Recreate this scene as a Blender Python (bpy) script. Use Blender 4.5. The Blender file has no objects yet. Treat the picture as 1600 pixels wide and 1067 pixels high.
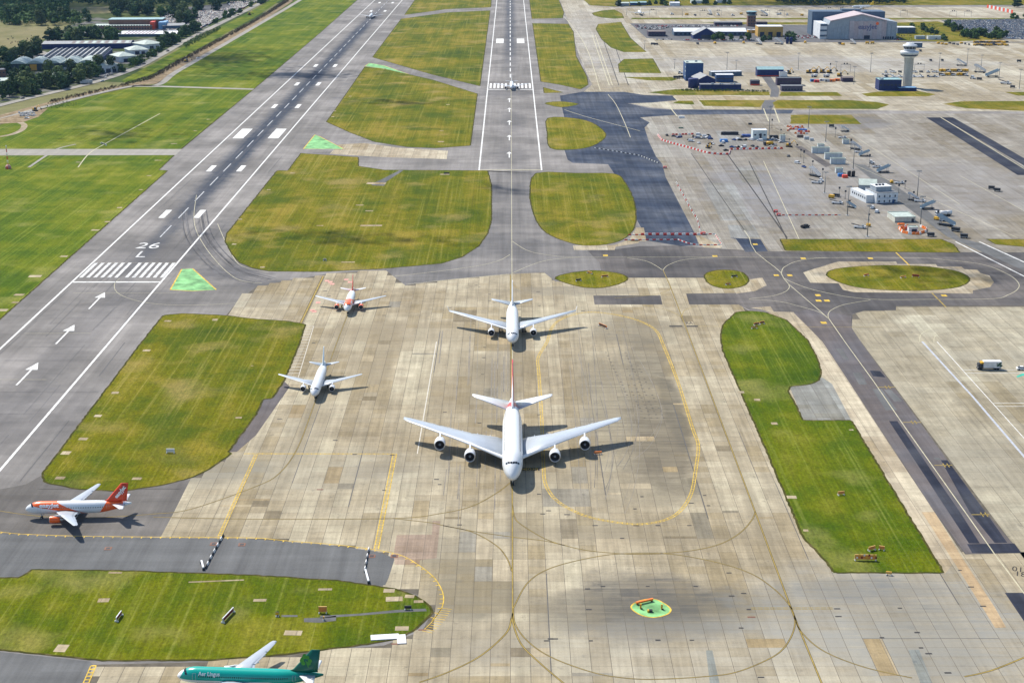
import bpy, bmesh, math, random
from mathutils import Vector, Matrix
random.seed(7)
SC = bpy.context.scene
COL = SC.collection

# ------------------------------------------------------------------ camera, sky, sun, exposure
FOC, HZ = 2375.0, -196.0                    # focal length and horizon row, in pixels of the 1600 x 1067 photograph
CX, CY = 800.0, 533.5
PITCH = math.atan((CY - HZ) / FOC)
ALT = 207.0 * math.cos(PITCH)               # metres above the airfield
YAW = math.atan(3 / FOC * math.cos(PITCH))  # runways run along +Y
cam = bpy.data.cameras.new('camera'); cam_o = bpy.data.objects.new('camera', cam); COL.objects.link(cam_o)
cam.sensor_width = 36; cam.lens = FOC / 1600 * 36; cam.clip_start = 1; cam.clip_end = 30000
cam_o.location = (0, 0, ALT); cam_o.rotation_euler = (math.pi / 2 - PITCH, 0, -YAW)
SC.camera = cam_o
SUN_DIR = Vector((0.55, -0.63, -1.0)).normalized()      # the way the light travels
SUN_EL = math.asin(-SUN_DIR.z)
world = bpy.data.worlds.new('World'); SC.world = world; world.use_nodes = True
wn = world.node_tree; bg = wn.nodes['Background']
sky = wn.nodes.new('ShaderNodeTexSky'); sky.sky_type = 'NISHITA'; sky.sun_disc = False
sky.sun_elevation = SUN_EL; sky.sun_rotation = math.atan2(-SUN_DIR.x, -SUN_DIR.y)
sky.air_density = 1.0; sky.dust_density = 0.6; sky.ozone_density = 1.0
wn.links.new(sky.outputs[0], bg.inputs[0]); bg.inputs[1].default_value = 0.115
sun = bpy.data.lights.new('sun', 'SUN'); sun.energy = 4.3; sun.angle = math.radians(0.53); sun.color = (1.0, 0.94, 0.84)
sun_o = bpy.data.objects.new('sun', sun); COL.objects.link(sun_o); sun_o.location = (-300, 700, 900)
sun_o.rotation_euler = SUN_DIR.to_track_quat('-Z', 'Y').to_euler()
SC.view_settings.view_transform = 'Standard'; SC.view_settings.look = 'None'
SC.view_settings.gamma = 1; SC.view_settings.exposure = 0.66; SC.view_settings.use_curve_mapping = False
SC.render.engine = 'CYCLES'; SC.cycles.max_bounces = 4; SC.cycles.diffuse_bounces = 2; SC.cycles.use_denoising = True
SC.cycles.volume_bounces = 0; SC.cycles.transparent_max_bounces = 8

# ------------------------------------------------------------------ survey: a photo point to its place on the level airfield
_c, _s = math.cos(PITCH), math.sin(PITCH); _cy, _sy = math.cos(YAW), math.sin(YAW)
def G(px, py, h=0.0):
    u, v = (px - CX) / FOC, (CY - py) / FOC
    t = (h - ALT) / (-_s + v * _c)
    x, y = u * t, (_c + v * _s) * t
    return (x * _cy + y * _sy, -x * _sy + y * _cy)
def PIX(x, y, z=0.0):
    X, Y, Z = x * _cy - y * _sy, x * _sy + y * _cy, z - ALT
    d, v = Y * _c - Z * _s, Y * _s + Z * _c
    return (CX + FOC * X / d, CY - FOC * v / d)
def HT(px, py, top):                         # height of an upright thing with its foot at (px, py) and its top in row `top`
    x, y = G(px, py); lo, hi = 0.0, 120.0
    for _ in range(40):
        m = (lo + hi) / 2
        if PIX(x, y, m)[1] > top: lo = m
        else: hi = m
    return lo

# ------------------------------------------------------------------ node materials
class Mat:
    def __init__(s, name, rough=0.9, spec=0.3, metal=0.0):
        s.m = bpy.data.materials.new(name); s.m.use_nodes = True; s.t = s.m.node_tree
        s.b = s.t.nodes['Principled BSDF']
        s.b.inputs['Roughness'].default_value = rough; s.b.inputs['Metallic'].default_value = metal
        s.b.inputs['Specular IOR Level'].default_value = spec
        s._p = None
    def n(s, kind, ins=(), **kw):
        nd = s.t.nodes.new('ShaderNode' + kind)
        for k, v in kw.items(): setattr(nd, k, v)
        for k, v in dict(ins).items():
            if v is None: continue
            if hasattr(v, 'is_output'): s.t.links.new(v, nd.inputs[k])
            else: nd.inputs[k].default_value = v
        return nd
    def pos(s, obj=False):
        if obj: return s.n('TexCoord').outputs['Object']
        if s._p is None: s._p = s.n('NewGeometry').outputs['Position']
        return s._p
    def map(s, scale=(1, 1, 1), rot=0.0, loc=(0, 0, 0), vec=None):
        return s.n('Mapping', {'Vector': vec or s.pos(), 'Scale': scale, 'Rotation': (0, 0, rot), 'Location': loc}).outputs[0]
    def noise(s, scale, detail=3, rough=0.55, vec=None, dist=0.0):
        return s.n('TexNoise', {'Vector': vec or s.pos(), 'Scale': scale, 'Detail': detail, 'Roughness': rough, 'Distortion': dist}).outputs[0]
    def ma(s, op, a, b=None, c=None):
        return s.n('Math', {0: a, 1: b, 2: c}, operation=op).outputs[0]
    def rng(s, v, a, b, c=0.0, d=1.0, smooth=False):
        return s.n('MapRange', {0: v, 1: a, 2: b, 3: c, 4: d}, interpolation_type='SMOOTHSTEP' if smooth else 'LINEAR').outputs[0]
    def ramp(s, v, stops):
        r = s.n('ValToRGB', {0: v}); e = r.color_ramp.elements
        while len(e) < len(stops): e.new(0.5)
        for i, (p, c) in enumerate(stops): e[i].position = p; e[i].color = (*c, 1)
        return r.outputs[0]
    def mix(s, f, a, b, mode='MIX'):
        fix = lambda v: (*v, 1) if isinstance(v, tuple) and len(v) == 3 else v
        nd = s.n('Mix', data_type='RGBA', blend_type=mode, clamp_result=False)
        for i, v in ((0, f), (6, fix(a)), (7, fix(b))):
            if hasattr(v, 'is_output'): s.t.links.new(v, nd.inputs[i])
            else: nd.inputs[i].default_value = v
        return nd.outputs[2]
    def gain(s, col, v):                      # colour times a value
        c = s.n('CombineXYZ', {0: v, 1: v, 2: v}).outputs[0]
        return s.mix(1.0, col, c, 'MULTIPLY')
    def xyz(s, vec=None):
        o = s.n('SeparateXYZ', {0: vec or s.pos()}).outputs
        return o[0], o[1], o[2]
    def out(s, col, bump=None, dist=0.1, strength=0.5):
        if hasattr(col, 'is_output'): s.t.links.new(col, s.b.inputs['Base Color'])
        else: s.b.inputs['Base Color'].default_value = (*col, 1)
        if bump is not None:
            bn = s.n('Bump', {'Height': bump, 'Distance': dist, 'Strength': strength}); s.t.links.new(bn.outputs[0], s.b.inputs['Normal'])
        return s.m

_plain = {}
def paint(name, col, rough=0.6, spec=0.35, metal=0.0, wear=0.10, scale=0.6):
    if name in _plain: return _plain[name]
    m = Mat(name, rough, spec, metal)
    n = m.noise(scale, 4, 0.6, m.pos(True)); c = m.gain(m.mix(0, col, col), m.rng(n, 0.3, 0.7, 1 - wear, 1 + wear))
    _plain[name] = m.out(c); return _plain[name]

def grass_mat(name, rot=0.0, tint=(1, 1, 1), dry=0.0, bands=True):
    m = Mat(name, 1.0, 0.08)
    big = m.noise(0.011, 4, 0.6); mid = m.noise(0.06, 5, 0.62); fine = m.noise(0.9, 3, 0.7)
    mow = m.noise(1.0, 4, 0.65, m.map((0.62, 0.006, 1), rot)); mow2 = m.noise(1.0, 2, 0.5, m.map((0.10, 0.006, 1), rot, (31, 7, 0)))
    tuft = m.noise(1.0, 4, 0.75, m.map((1.1, 0.35, 1), rot, (5, 9, 0)))
    f = m.ma('ADD', m.ma('MULTIPLY', big, 0.75), m.ma('MULTIPLY', mid, 0.55)); f = m.ma('ADD', f, m.ma('MULTIPLY', mow2, 0.35)); f = m.ma('SUBTRACT', f, 0.33 - dry)
    col = m.ramp(f, [(0.24, (0.034, 0.062, 0.001)), (0.40, (0.078, 0.098, 0.001)), (0.52, (0.126, 0.122, 0.002)), (0.68, (0.215, 0.170, 0.020))])
    col = m.mix(m.rng(mow, 0.54, 0.70, 0, 0.5), col, (0.27, 0.235, 0.06)); col = m.gain(col, m.rng(mow, 0.30, 0.5, 0.78, 1.0))
    col = m.mix(m.rng(m.noise(0.03, 3, 0.5, m.map(loc=(90, 40, 0))), 0.56, 0.70, 0, 0.6), col, (0.27, 0.205, 0.07)); col = m.mix(m.rng(m.noise(0.022, 4, 0.6, m.map(loc=(-40, 77, 0))), 0.54, 0.66, 0, 0.65), col, (0.040, 0.072, 0.002))
    col = m.gain(col, m.rng(fine, 0.25, 0.75, 0.70, 1.25)); col = m.gain(col, m.rng(tuft, 0.3, 0.7, 0.72, 1.22))
    col = m.mix(1.0, col, tint, 'MULTIPLY')
    return m.out(col, m.ma('ADD', tuft, fine), 0.35, 0.6)

PITCHX, PITCHY = 5.3, 5.0
def concrete_mat(name, rot=0.0, tint=(1, 1, 1), stains=(), cells=True, px=PITCHX, py=PITCHY, lo=0.78, origin=(0, 0), brush=None):
    m = Mat(name, 0.95, 0.08)
    v = m.map((1, 1, 1), rot, (origin[0], origin[1], 0))
    x, y, _ = m.xyz(v)
    fx = m.ma('FLOOR', m.ma('DIVIDE', x, px)); fy = m.ma('FLOOR', m.ma('DIVIDE', y, py))
    cell = m.n('TexWhiteNoise', {0: m.n('CombineXYZ', {0: fx, 1: fy}).outputs[0]}, noise_dimensions='2D').outputs[0]
    lane = m.n('TexWhiteNoise', {1: fx}, noise_dimensions='1D').outputs[0]
    patch = m.n('TexWhiteNoise', {0: m.n('CombineXYZ', {0: m.ma('FLOOR', m.ma('DIVIDE', fx, 3)), 1: m.ma('FLOOR', m.ma('DIVIDE', fy, 7))}).outputs[0]}, noise_dimensions='2D').outputs[0]
    t = m.ma('ADD', m.ma('MULTIPLY', cell, 0.22), m.ma('MULTIPLY', lane, 0.34)); t = m.ma('ADD', t, m.ma('MULTIPLY', patch, 0.44))
    col = m.ramp(t, [(0.20, (0.300, 0.245, 0.150)), (0.42, (0.368, 0.316, 0.220)), (0.60, (0.408, 0.356, 0.254)), (0.82, (0.475, 0.425, 0.305))])
    big = m.noise(0.013, 5, 0.6); mid = m.noise(0.09, 5, 0.65); fine = m.noise(1.3, 3, 0.7)
    streak = m.noise(1.0, 4, 0.7, m.map((0.55, 0.022, 1), rot)); wash = m.noise(1.0, 4, 0.7, m.map((0.03, 0.5, 1), rot, (3, 8, 0)))
    col = m.mix(m.rng(big, 0.44, 0.64, 0, 0.55), col, (0.235, 0.190, 0.120)); col = m.gain(col, m.rng(mid, 0.3, 0.7, 0.76, 1.14)); spot = m.noise(0.32, 4, 0.65, m.map(loc=(17, 3, 0))); col = m.mix(m.rng(spot, 0.60, 0.72, 0, 0.5), col, (0.14, 0.125, 0.10))
    col = m.gain(col, m.rng(streak, 0.32, 0.70, 0.74, 1.10)); col = m.gain(col, m.rng(wash, 0.32, 0.7, 0.90, 1.06)); col = m.gain(col, m.rng(fine, 0.25, 0.75, 0.90, 1.08))
    wob = m.noise(0.05, 5, 0.7); wx, wy, _ = m.xyz()
    for cx, cy, rx, ry, k, tone in stains:
        dx = m.ma('DIVIDE', m.ma('SUBTRACT', wx, cx), rx); dy = m.ma('DIVIDE', m.ma('SUBTRACT', wy, cy), ry)
        d = m.ma('SQRT', m.ma('ADD', m.ma('MULTIPLY', dx, dx), m.ma('MULTIPLY', dy, dy)))
        d = m.ma('ADD', d, m.rng(wob, 0.3, 0.7, -0.22, 0.22))
        f = m.ma('MULTIPLY', m.rng(d, 1.08, 0.55, 0, k, True), m.rng(streak, 0.3, 0.6, 0.80, 1.05))
        f = m.ma('MULTIPLY', f, m.rng(cell, 0, 1, 0.74, 1.10)); f = m.ma('MULTIPLY', f, m.rng(wash, 0.36, 0.62, 0.60, 1.15)); f = m.ma('MULTIPLY', f, m.rng(mid, 0.32, 0.6, 0.72, 1.1)); col = m.mix(m.ma('MINIMUM', f, 0.93), col, tone)
    col = m.mix(1.0, col, tint, 'MULTIPLY')
    if not cells:                              # far off, joints are fine relief in the colour of the sealant
        jx = m.ma('ABSOLUTE', m.ma('SUBTRACT', m.ma('FRACT', m.ma('DIVIDE', x, px)), 0.5)); jy = m.ma('ABSOLUTE', m.ma('SUBTRACT', m.ma('FRACT', m.ma('DIVIDE', y, py)), 0.5))
        j = m.ma('MAXIMUM', m.ma('GREATER_THAN', jx, 0.5 - 0.10 / px), m.ma('GREATER_THAN', jy, 0.5 - 0.06 / py))
        col = m.mix(m.ma('MULTIPLY', j, 0.55), col, (0.10, 0.09, 0.075))
    return m.out(col, fine, 0.02, 0.3)

def asphalt_mat(name, base, rot=0.0, var=0.14, lanes=True, rubber=(), tint2=None, worn=()):
    m = Mat(name, 0.97, 0.06)
    x, y, _ = m.xyz(m.map((1, 1, 1), rot))
    big = m.noise(0.02, 4, 0.6); fine = m.noise(1.5, 3, 0.7); mid = m.noise(0.12, 5, 0.65)
    streak = m.noise(1.0, 5, 0.65, m.map((0.30, 0.008, 1), rot)); cross = m.noise(1.0, 3, 0.6, m.map((0.008, 0.12, 1), rot, (9, 2, 0)))
    lane = m.n('TexWhiteNoise', {0: m.n('CombineXYZ', {0: m.ma('FLOOR', m.ma('DIVIDE', x, 4.7)), 1: m.ma('FLOOR', m.ma('DIVIDE', y, 61))}).outputs[0]}, noise_dimensions='2D').outputs[0]
    col = m.mix(0, base, base)
    if tint2: col = m.mix(m.rng(big, 0.42, 0.6), base, tint2)
    col = m.gain(col, m.rng(big, 0.3, 0.7, 1 - var, 1 + var)); col = m.gain(col, m.rng(streak, 0.3, 0.7, 1 - var, 1 + var * 0.8))
    col = m.gain(col, m.rng(cross, 0.3, 0.7, 1 - var * 0.7, 1 + var * 0.6)); col = m.gain(col, m.rng(fine, 0.25, 0.75, 0.92, 1.08)); col = m.gain(col, m.rng(mid, 0.3, 0.7, 0.94, 1.06))
    if lanes: col = m.gain(col, m.rng(lane, 0, 1, 0.93, 1.05))
    wx, wy, _ = m.xyz()
    for cx, cy, rx, ry, k in worn:             # asphalt darkened where aircraft turn
        dx = m.ma('DIVIDE', m.ma('SUBTRACT', wx, cx), rx); dy = m.ma('DIVIDE', m.ma('SUBTRACT', wy, cy), ry)
        d = m.ma('ADD', m.ma('SQRT', m.ma('ADD', m.ma('MULTIPLY', dx, dx), m.ma('MULTIPLY', dy, dy))), m.rng(mid, 0.3, 0.7, -0.2, 0.2))
        col = m.mix(m.ma('MULTIPLY', m.rng(d, 1.1, 0.3, 0, k, True), m.rng(streak, 0.3, 0.6, 0.7, 1.0)), col, (0.065, 0.066, 0.074))
    for cx, half, y0, y1, y2, y3, k in rubber:  # tyre rubber left along a runway's centre
        d = m.ma('DIVIDE', m.ma('ABSOLUTE', m.ma('SUBTRACT', wx, cx)), half)
        f = m.rng(m.ma('ADD', d, m.rng(mid, 0.3, 0.7, -0.15, 0.15)), 1.05, 0.2, 0, 1, True); f = m.ma('MULTIPLY', f, m.ma('MULTIPLY', m.rng(wy, y0, y1, 0, 1, True), m.rng(wy, y3, y2, 0, 1, True)))
        f = m.ma('MULTIPLY', f, m.rng(streak, 0.3, 0.62, 0.50 * k, k)); f = m.ma('MULTIPLY', f, m.rng(cross, 0.34, 0.6, 0.80, 1.06)); col = m.mix(f, col, (0.030, 0.040, 0.060))
    return m.out(col, fine, 0.02, 0.3)

# ------------------------------------------------------------------ meshes
class MB:
    """collects simple solids; build() links them as ONE mesh object"""
    def __init__(s): s.v, s.f, s.mi, s.sm = [], [], [], []
    def face(s, idx, mi=0, sm=False): s.f.append(tuple(idx)); s.mi.append(mi); s.sm.append(sm)
    def quad(s, pts, mi=0, sm=False):
        k = len(s.v); s.v += [tuple(p) for p in pts]; s.face(range(k, k + len(pts)), mi, sm)
    def grid(s, rows, mi=0, sm=True, close_u=False, cap=False):
        k = len(s.v); n = len(rows[0])
        for r in rows: s.v += [tuple(p) for p in r]
        for i in range(len(rows) - 1):
            for j in range(n if close_u else n - 1):
                a, b = k + i * n + j, k + i * n + (j + 1) % n
                s.face((a, b, b + n, a + n), mi, sm)
        if cap:
            s.face(range(k + n - 1, k - 1, -1), mi); s.face(range(k + (len(rows) - 1) * n, k + len(rows) * n), mi)
    def box(s, x, y, z, sx, sy, sz, rz=0.0, mi=0, top=1.0, tilt=0.0):
        """centre of the underside, sizes; top scales the upper face, tilt pitches about x"""
        c, sn = math.cos(rz), math.sin(rz); k = len(s.v); ct, st = math.cos(tilt), math.sin(tilt)
        for zz in (0, sz):
            f = 1 if zz == 0 else top
            for a, b in ((-1, -1), (1, -1), (1, 1), (-1, 1)):
                px, py, pz = a * sx / 2 * f, b * sy / 2 * f, zz
                py, pz = py * ct - pz * st, py * st + pz * ct
                s.v.append((x + px * c - py * sn, y + px * sn + py * c, z + pz))
        for q in ((3, 2, 1, 0), (4, 5, 6, 7), (0, 1, 5, 4), (1, 2, 6, 5), (2, 3, 7, 6), (3, 0, 4, 7)): s.face([k + i for i in q], mi)
    def tube(s, p0, p1, r0, r1=None, n=8, mi=0, sm=True):
        r1 = r0 if r1 is None else r1
        a, b = Vector(p0), Vector(p1); d = (b - a).normalized()
        u = d.orthogonal().normalized(); w = d.cross(u)
        ring = lambda c, r: [c + (u * math.cos(t) + w * math.sin(t)) * r for t in [2 * math.pi * i / n for i in range(n)]]
        s.grid([ring(a, r0), ring(b, r1)], mi, sm, True, True)
    def lathe(s, prof, cx=0, cy=0, n=24, mi=0, sm=True):   # prof: (radius, z)
        rows = [[(cx + r * math.cos(2 * math.pi * i / n), cy + r * math.sin(2 * math.pi * i / n), z) for i in range(n)] for r, z in prof]
        s.grid(rows, mi, sm, True, True)
    def prism(s, pts, z0, z1, mi=0, mt=None):
        k = len(s.v); n = len(pts)
        s.v += [(p[0], p[1], z0) for p in pts] + [(p[0], p[1], z1) for p in pts]
        s.face(range(k + n - 1, k - 1, -1), mi); s.face(range(k + n, k + 2 * n), mi if mt is None else mt)
        for i in range(n): s.face((k + i, k + (i + 1) % n, k + n + (i + 1) % n, k + n + i), mi)
    def mesh(s, name, mats):
        me = bpy.data.meshes.new(name); me.from_pydata(s.v, [], s.f)
        for m in (mats if isinstance(mats, (list, tuple)) else [mats]): me.materials.append(m)
        me.polygons.foreach_set('material_index', s.mi); me.polygons.foreach_set('use_smooth', s.sm); me.update()
        return me
    def build(s, name, mats, parent=None, kind=None):
        return link(name, s.mesh(name, mats), parent, kind)
def link(name, me, parent=None, kind=None):
    o = bpy.data.objects.new(name, me); COL.objects.link(o)
    if parent is not None: o.parent = parent
    if kind: o['kind'] = kind
    return o
def tag(o, label, cat, group=None):
    o['label'] = label; o['category'] = cat
    if group: o['group'] = group
    return o
def thing(name, label, cat, loc=(0, 0, 0), rz=0.0, group=None):
    o = bpy.data.objects.new(name, None); COL.objects.link(o); o.empty_display_size = 1
    o.location = (loc[0], loc[1], loc[2] if len(loc) > 2 else 0); o.rotation_euler = (0, 0, rz)
    return tag(o, label, cat, group)
def kids(o): return [c for c in bpy.data.objects if c.parent is o]
class Kit:
    """a thing and its parts, kept so that copies need no search"""
    def __init__(s, root, tree): s.root, s.tree, s.used = root, tree, False
def kit(root):
    def walk(o): return [(c, walk(c)) for c in kids(o)]
    return Kit(root, walk(root))
def place(k, loc, rz=0.0, label=None, group=None, scale=None):
    if not k.used: k.used = True; r = k.root
    else:
        r = k.root.copy(); COL.objects.link(r)
        def cp(tree, par):
            for o, sub in tree:
                c = o.copy(); COL.objects.link(c); c.parent = par; cp(sub, c)
        cp(k.tree, r)
    r.location = (loc[0], loc[1], loc[2] if len(loc) > 2 else 0); r.rotation_euler = (0, 0, rz)
    if scale: r.scale = scale if isinstance(scale, tuple) else (scale,) * 3
    if label: r['label'] = label
    if group: r['group'] = group
    return r
def catmull(pts, n=8, closed=False):
    P = [Vector((p[0], p[1])) for p in pts]; L = len(P); out = []
    for i in range(L if closed else L - 1):
        if closed: a, b, c, d = P[i - 1], P[i], P[(i + 1) % L], P[(i + 2) % L]
        else: a, b, c, d = P[max(i - 1, 0)], P[i], P[i + 1], P[min(i + 2, L - 1)]
        for k in range(n):
            t = k / n
            out.append(0.5 * ((2 * b) + (c - a) * t + (2 * a - 5 * b + 4 * c - d) * t * t + (3 * b - a - 3 * c + d) * t ** 3))
    if not closed: out.append(P[-1])
    return out
def world_poly(pix, smooth=0, ragged=0.0):
    w = [G(*p) for p in pix]
    if smooth: w = catmull(w, smooth, True)
    if ragged:
        out = []; L = len(w)
        for i in range(L):
            a, b = Vector(w[i]), Vector(w[(i + 1) % L]); d = (b - a).length
            k = max(1, min(40, int(d / 3.0)))
            nrm = Vector((-(b - a).y, (b - a).x)) / (d or 1)
            for j in range(k): out.append(a + (b - a) * j / k + nrm * random.uniform(-ragged, ragged))
        w = out
    return [(p[0], p[1]) for p in w]
def inside(p, poly):
    r = False; j = len(poly) - 1; x, y = p
    for i in range(len(poly)):
        if (poly[i][1] > y) != (poly[j][1] > y) and x < (poly[j][0] - poly[i][0]) * (y - poly[i][1]) / (poly[j][1] - poly[i][1]) + poly[i][0]: r = not r
        j = i
    return r
def sheet(name, w, z, mat, parent=None, kind='structure'):
    me = bpy.data.meshes.new(name); bm = bmesh.new()
    vs = [bm.verts.new((p[0], p[1], z)) for p in w]; f = bm.faces.new(vs); f.normal_update()
    if f.normal.z < 0: f.normal_flip()
    bmesh.ops.triangulate(bm, faces=bm.faces[:]); bm.to_mesh(me); bm.free(); me.materials.append(mat)
    return link(name, me, parent, kind if parent is None else None)
def ribbon_mb(b, pts, width, z, mi=0, off=0.0):
    P = [Vector((p[0], p[1])) for p in pts]; L, R = [], []
    for i, p in enumerate(P):
        d = (P[min(i + 1, len(P) - 1)] - P[max(i - 1, 0)]).normalized(); n = Vector((-d.y, d.x))
        q = p + n * off; L.append((q.x + n.x * width / 2, q.y + n.y * width / 2, z)); R.append((q.x - n.x * width / 2, q.y - n.y * width / 2, z))
    b.grid([R, L], mi, False)
# ------------------------------------------------------------------ ground materials
XL = G(182.5, 441)[0]                                    # centre lines of the two runways
XR = G(797.4, 200)[0]
apron_stains = [(*G(1018, 950), 30, 27, 0.90, (0.105, 0.098, 0.085)), (*G(1020, 950), 16, 15, 0.6, (0.075, 0.073, 0.07)), (*G(1095, 955), 30, 16, 0.6, (0.10, 0.095, 0.08)), (*G(905, 955), 18, 16, 0.5, (0.11, 0.10, 0.08)), (*G(985, 640), 26, 85, 0.80, (0.165, 0.145, 0.105)), (*G(1030, 690), 15, 60, 0.85, (0.125, 0.108, 0.08)), (*G(1010, 560), 12, 40, 0.8, (0.14, 0.122, 0.09)), (*G(1052, 640), 5, 55, 0.7, (0.10, 0.09, 0.07)), (*G(1010, 770), 26, 16, 0.45, (0.16, 0.14, 0.10)),
                (*G(740, 915), 17, 26, 0.65, (0.15, 0.135, 0.10)), (*G(680, 860), 16, 12, 0.45, (0.18, 0.165, 0.13)), (*G(1400, 965), 50, 42, 0.78, (0.205, 0.205, 0.19)), (*G(1440, 1000), 20, 25, 0.55, (0.15, 0.145, 0.125)), (*G(1350, 920), 26, 10, 0.6, (0.15, 0.15, 0.14)), (*G(560, 548), 20, 90, 0.35, (0.22, 0.18, 0.115)), (*G(650, 520), 50, 20, 0.5, (0.20, 0.165, 0.11)), (*G(600, 560), 7, 60, 0.5, (0.19, 0.155, 0.10)),
                (*G(720, 590), 20, 60, 0.40, (0.19, 0.155, 0.10)), (*G(760, 620), 9, 70, 0.4, (0.16, 0.14, 0.10)), (*G(590, 735), 14, 10, 0.65, (0.15, 0.13, 0.10)), (*G(330, 735), 26, 14, 0.7, (0.14, 0.13, 0.105)), (*G(905, 455), 40, 10, 0.6, (0.16, 0.145, 0.115)), (*G(795, 560), 12, 60, 0.35, (0.15, 0.13, 0.10)),
                (*G(985, 515), 24, 30, 0.6, (0.14, 0.125, 0.095)), (*G(760, 1000), 22, 12, 0.45, (0.19, 0.17, 0.13)), (*G(400, 470), 40, 14, 0.45, (0.29, 0.27, 0.22)), (*G(470, 735), 70, 22, 0.35, (0.27, 0.255, 0.205)), (*G(740, 820), 60, 8, 0.35, (0.20, 0.175, 0.12)), (*G(970, 835), 50, 7, 0.5, (0.18, 0.155, 0.11)),
                (*G(1200, 1020), 90, 26, 0.4, (0.28, 0.27, 0.235)), (*G(850, 760), 20, 20, 0.3, (0.19, 0.165, 0.12)), (*G(480, 660), 9, 60, 0.35, (0.19, 0.165, 0.115)), (*G(800, 700), 2.6, 170, 0.5, (0.15, 0.13, 0.095)), (G(1180, 800)[0], 520, 3.0, 190, 0.4, (0.17, 0.145, 0.10)), (G(492, 629)[0], 590, 2.4, 110, 0.45, (0.16, 0.14, 0.10))]
M_SLAB = concrete_mat('apron_concrete', stains=apron_stains)
M_JOINT = paint('joint_sealant', (0.105, 0.092, 0.072), 0.9, 0.1, wear=0.3, scale=0.3)
RSTRIP = math.atan2(G(1540, 800)[0] - G(1345, 534)[0], G(1345, 534)[1] - G(1540, 800)[1])   # the right apron lies a little askew
M_SLAB_E = concrete_mat('east_apron_concrete', rot=0.0, tint=(0.93, 0.97, 1.02), stains=[(*G(1560, 720), 26, 30, 0.4, (0.2, 0.18, 0.14)), (*G(1560, 560), 30, 14, 0.3, (0.2, 0.18, 0.14))], px=7.4, py=7.0)
M_CONC_MID = concrete_mat('pier_apron_concrete', tint=(0.70, 0.745, 0.90), cells=False, px=7.5, py=7.5, stains=[(*G(1460, 290), 150, 120, 0.5, (0.285, 0.262, 0.222)), (*G(1330, 192), 40, 40, 0.6, (0.17, 0.165, 0.155)), (*G(1180, 300), 40, 120, 0.4, (0.24, 0.245, 0.25)), (*G(1110, 225), 60, 90, 0.4, (0.29, 0.255, 0.2))])
M_CONC_FAR = concrete_mat('far_apron_concrete', tint=(0.98, 1.02, 1.12), cells=False, px=9, py=9, stains=[(*G(1240, 100), 260, 90, 0.45, (0.24, 0.24, 0.24)), (*G(940, 60), 60, 500, 0.3, (0.3, 0.3, 0.3))])
M_CONC_PALE = concrete_mat('pale_concrete', tint=(1.06, 1.05, 1.08), cells=False, px=6, py=6)
M_TARMAC = asphalt_mat('runway_asphalt', (0.172, 0.162, 0.152), rubber=[(XL, 14, 820, 1080, 2000, 2600, 0.88), (XL + 1, 9, 690, 900, 1900, 2600, 0.75), (XR, 11, 1480, 1900, 2500, 2900, 0.75), (XR - 1, 13, 780, 870, 900, 1010, 0.5)], tint2=(0.215, 0.202, 0.190), worn=[(*G(325, 375), 14, 60, .5), (*G(360, 425), 26, 22, .65), (*G(240, 400), 40, 60, .35), (*G(420, 445), 30, 12, .5), (*G(798, 300), 12, 60, .45), (*G(798, 245), 20, 60, .35), (*G(250, 470), 30, 30, .3), (*G(30, 650), 40, 50, .3), (*G(800, 190), 14, 90, .4), (*G(790, 145), 40, 40, .45), (*G(120, 530), 14, 130, .3)])
M_ASPH = asphalt_mat('taxiway_asphalt', (0.082, 0.078, 0.078), rot=math.pi / 2, var=0.2, tint2=(0.112, 0.102, 0.096))
M_ASPH_MID = asphalt_mat('junction_asphalt', (0.135, 0.130, 0.128), var=0.18, tint2=(0.165, 0.156, 0.148))
M_ASPH_WARM = asphalt_mat('warm_grey_asphalt', (0.118, 0.110, 0.102), rot=math.pi / 2, var=0.16, tint2=(0.14, 0.13, 0.12))
M_ASPH_STRIP = asphalt_mat('worn_purple_asphalt', (0.128, 0.112, 0.108), rot=RSTRIP, var=0.2, tint2=(0.095, 0.090, 0.095))
M_ASPH_BLUE = asphalt_mat('new_dark_asphalt', (0.040, 0.052, 0.080), rot=-0.35, var=0.3, tint2=(0.066, 0.074, 0.092))
M_ASPH_DARK = asphalt_mat('dark_asphalt_patch', (0.028, 0.032, 0.048), var=0.3, lanes=False, tint2=(0.042, 0.045, 0.056))
M_ASPH_GREY = asphalt_mat('grey_asphalt', (0.128, 0.130, 0.130), rot=math.pi / 2, var=0.18, tint2=(0.105, 0.106, 0.106))
M_ASPH_LOT = asphalt_mat('car_park_asphalt', (0.115, 0.115, 0.118), lanes=False)
M_GRASS = grass_mat('airfield_grass')
M_GRASS_L = grass_mat('left_field_grass', rot=0.0, tint=(0.86, 1.12, 0.8), dry=-0.03)
M_GRASS_B = grass_mat('lush_grass', rot=RSTRIP, tint=(0.78, 0.98, 0.8), dry=-0.04)
M_GRASS_E = grass_mat('ellipse_grass', rot=0.9, tint=(0.86, 1.0, 0.85), dry=-0.01)
M_GRASS_DRY = grass_mat('strip_grass', rot=1.57, tint=(0.95, 0.92, 1.0), dry=0.03)
M_WHITE = paint('white_marking', (0.60, 0.60, 0.58), 0.8, 0.2, wear=0.3, scale=0.35)
M_CREAM = paint('faded_line', (0.42, 0.39, 0.27), 0.8, 0.2, wear=0.2, scale=0.3)
M_YELLOW = paint('yellow_marking', (0.50, 0.335, 0.045), 0.8, 0.2, wear=0.45, scale=0.5)
M_OLIVE = paint('worn_yellow_line', (0.27, 0.195, 0.045), 0.8, 0.2, wear=0.25, scale=0.3)
M_BLACK = paint('black_marking', (0.035, 0.032, 0.03), 0.8, 0.2)
M_GREENP = paint('green_painted_ground', (0.165, 0.37, 0.15), 0.85, 0.2, wear=0.55, scale=0.16)
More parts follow.
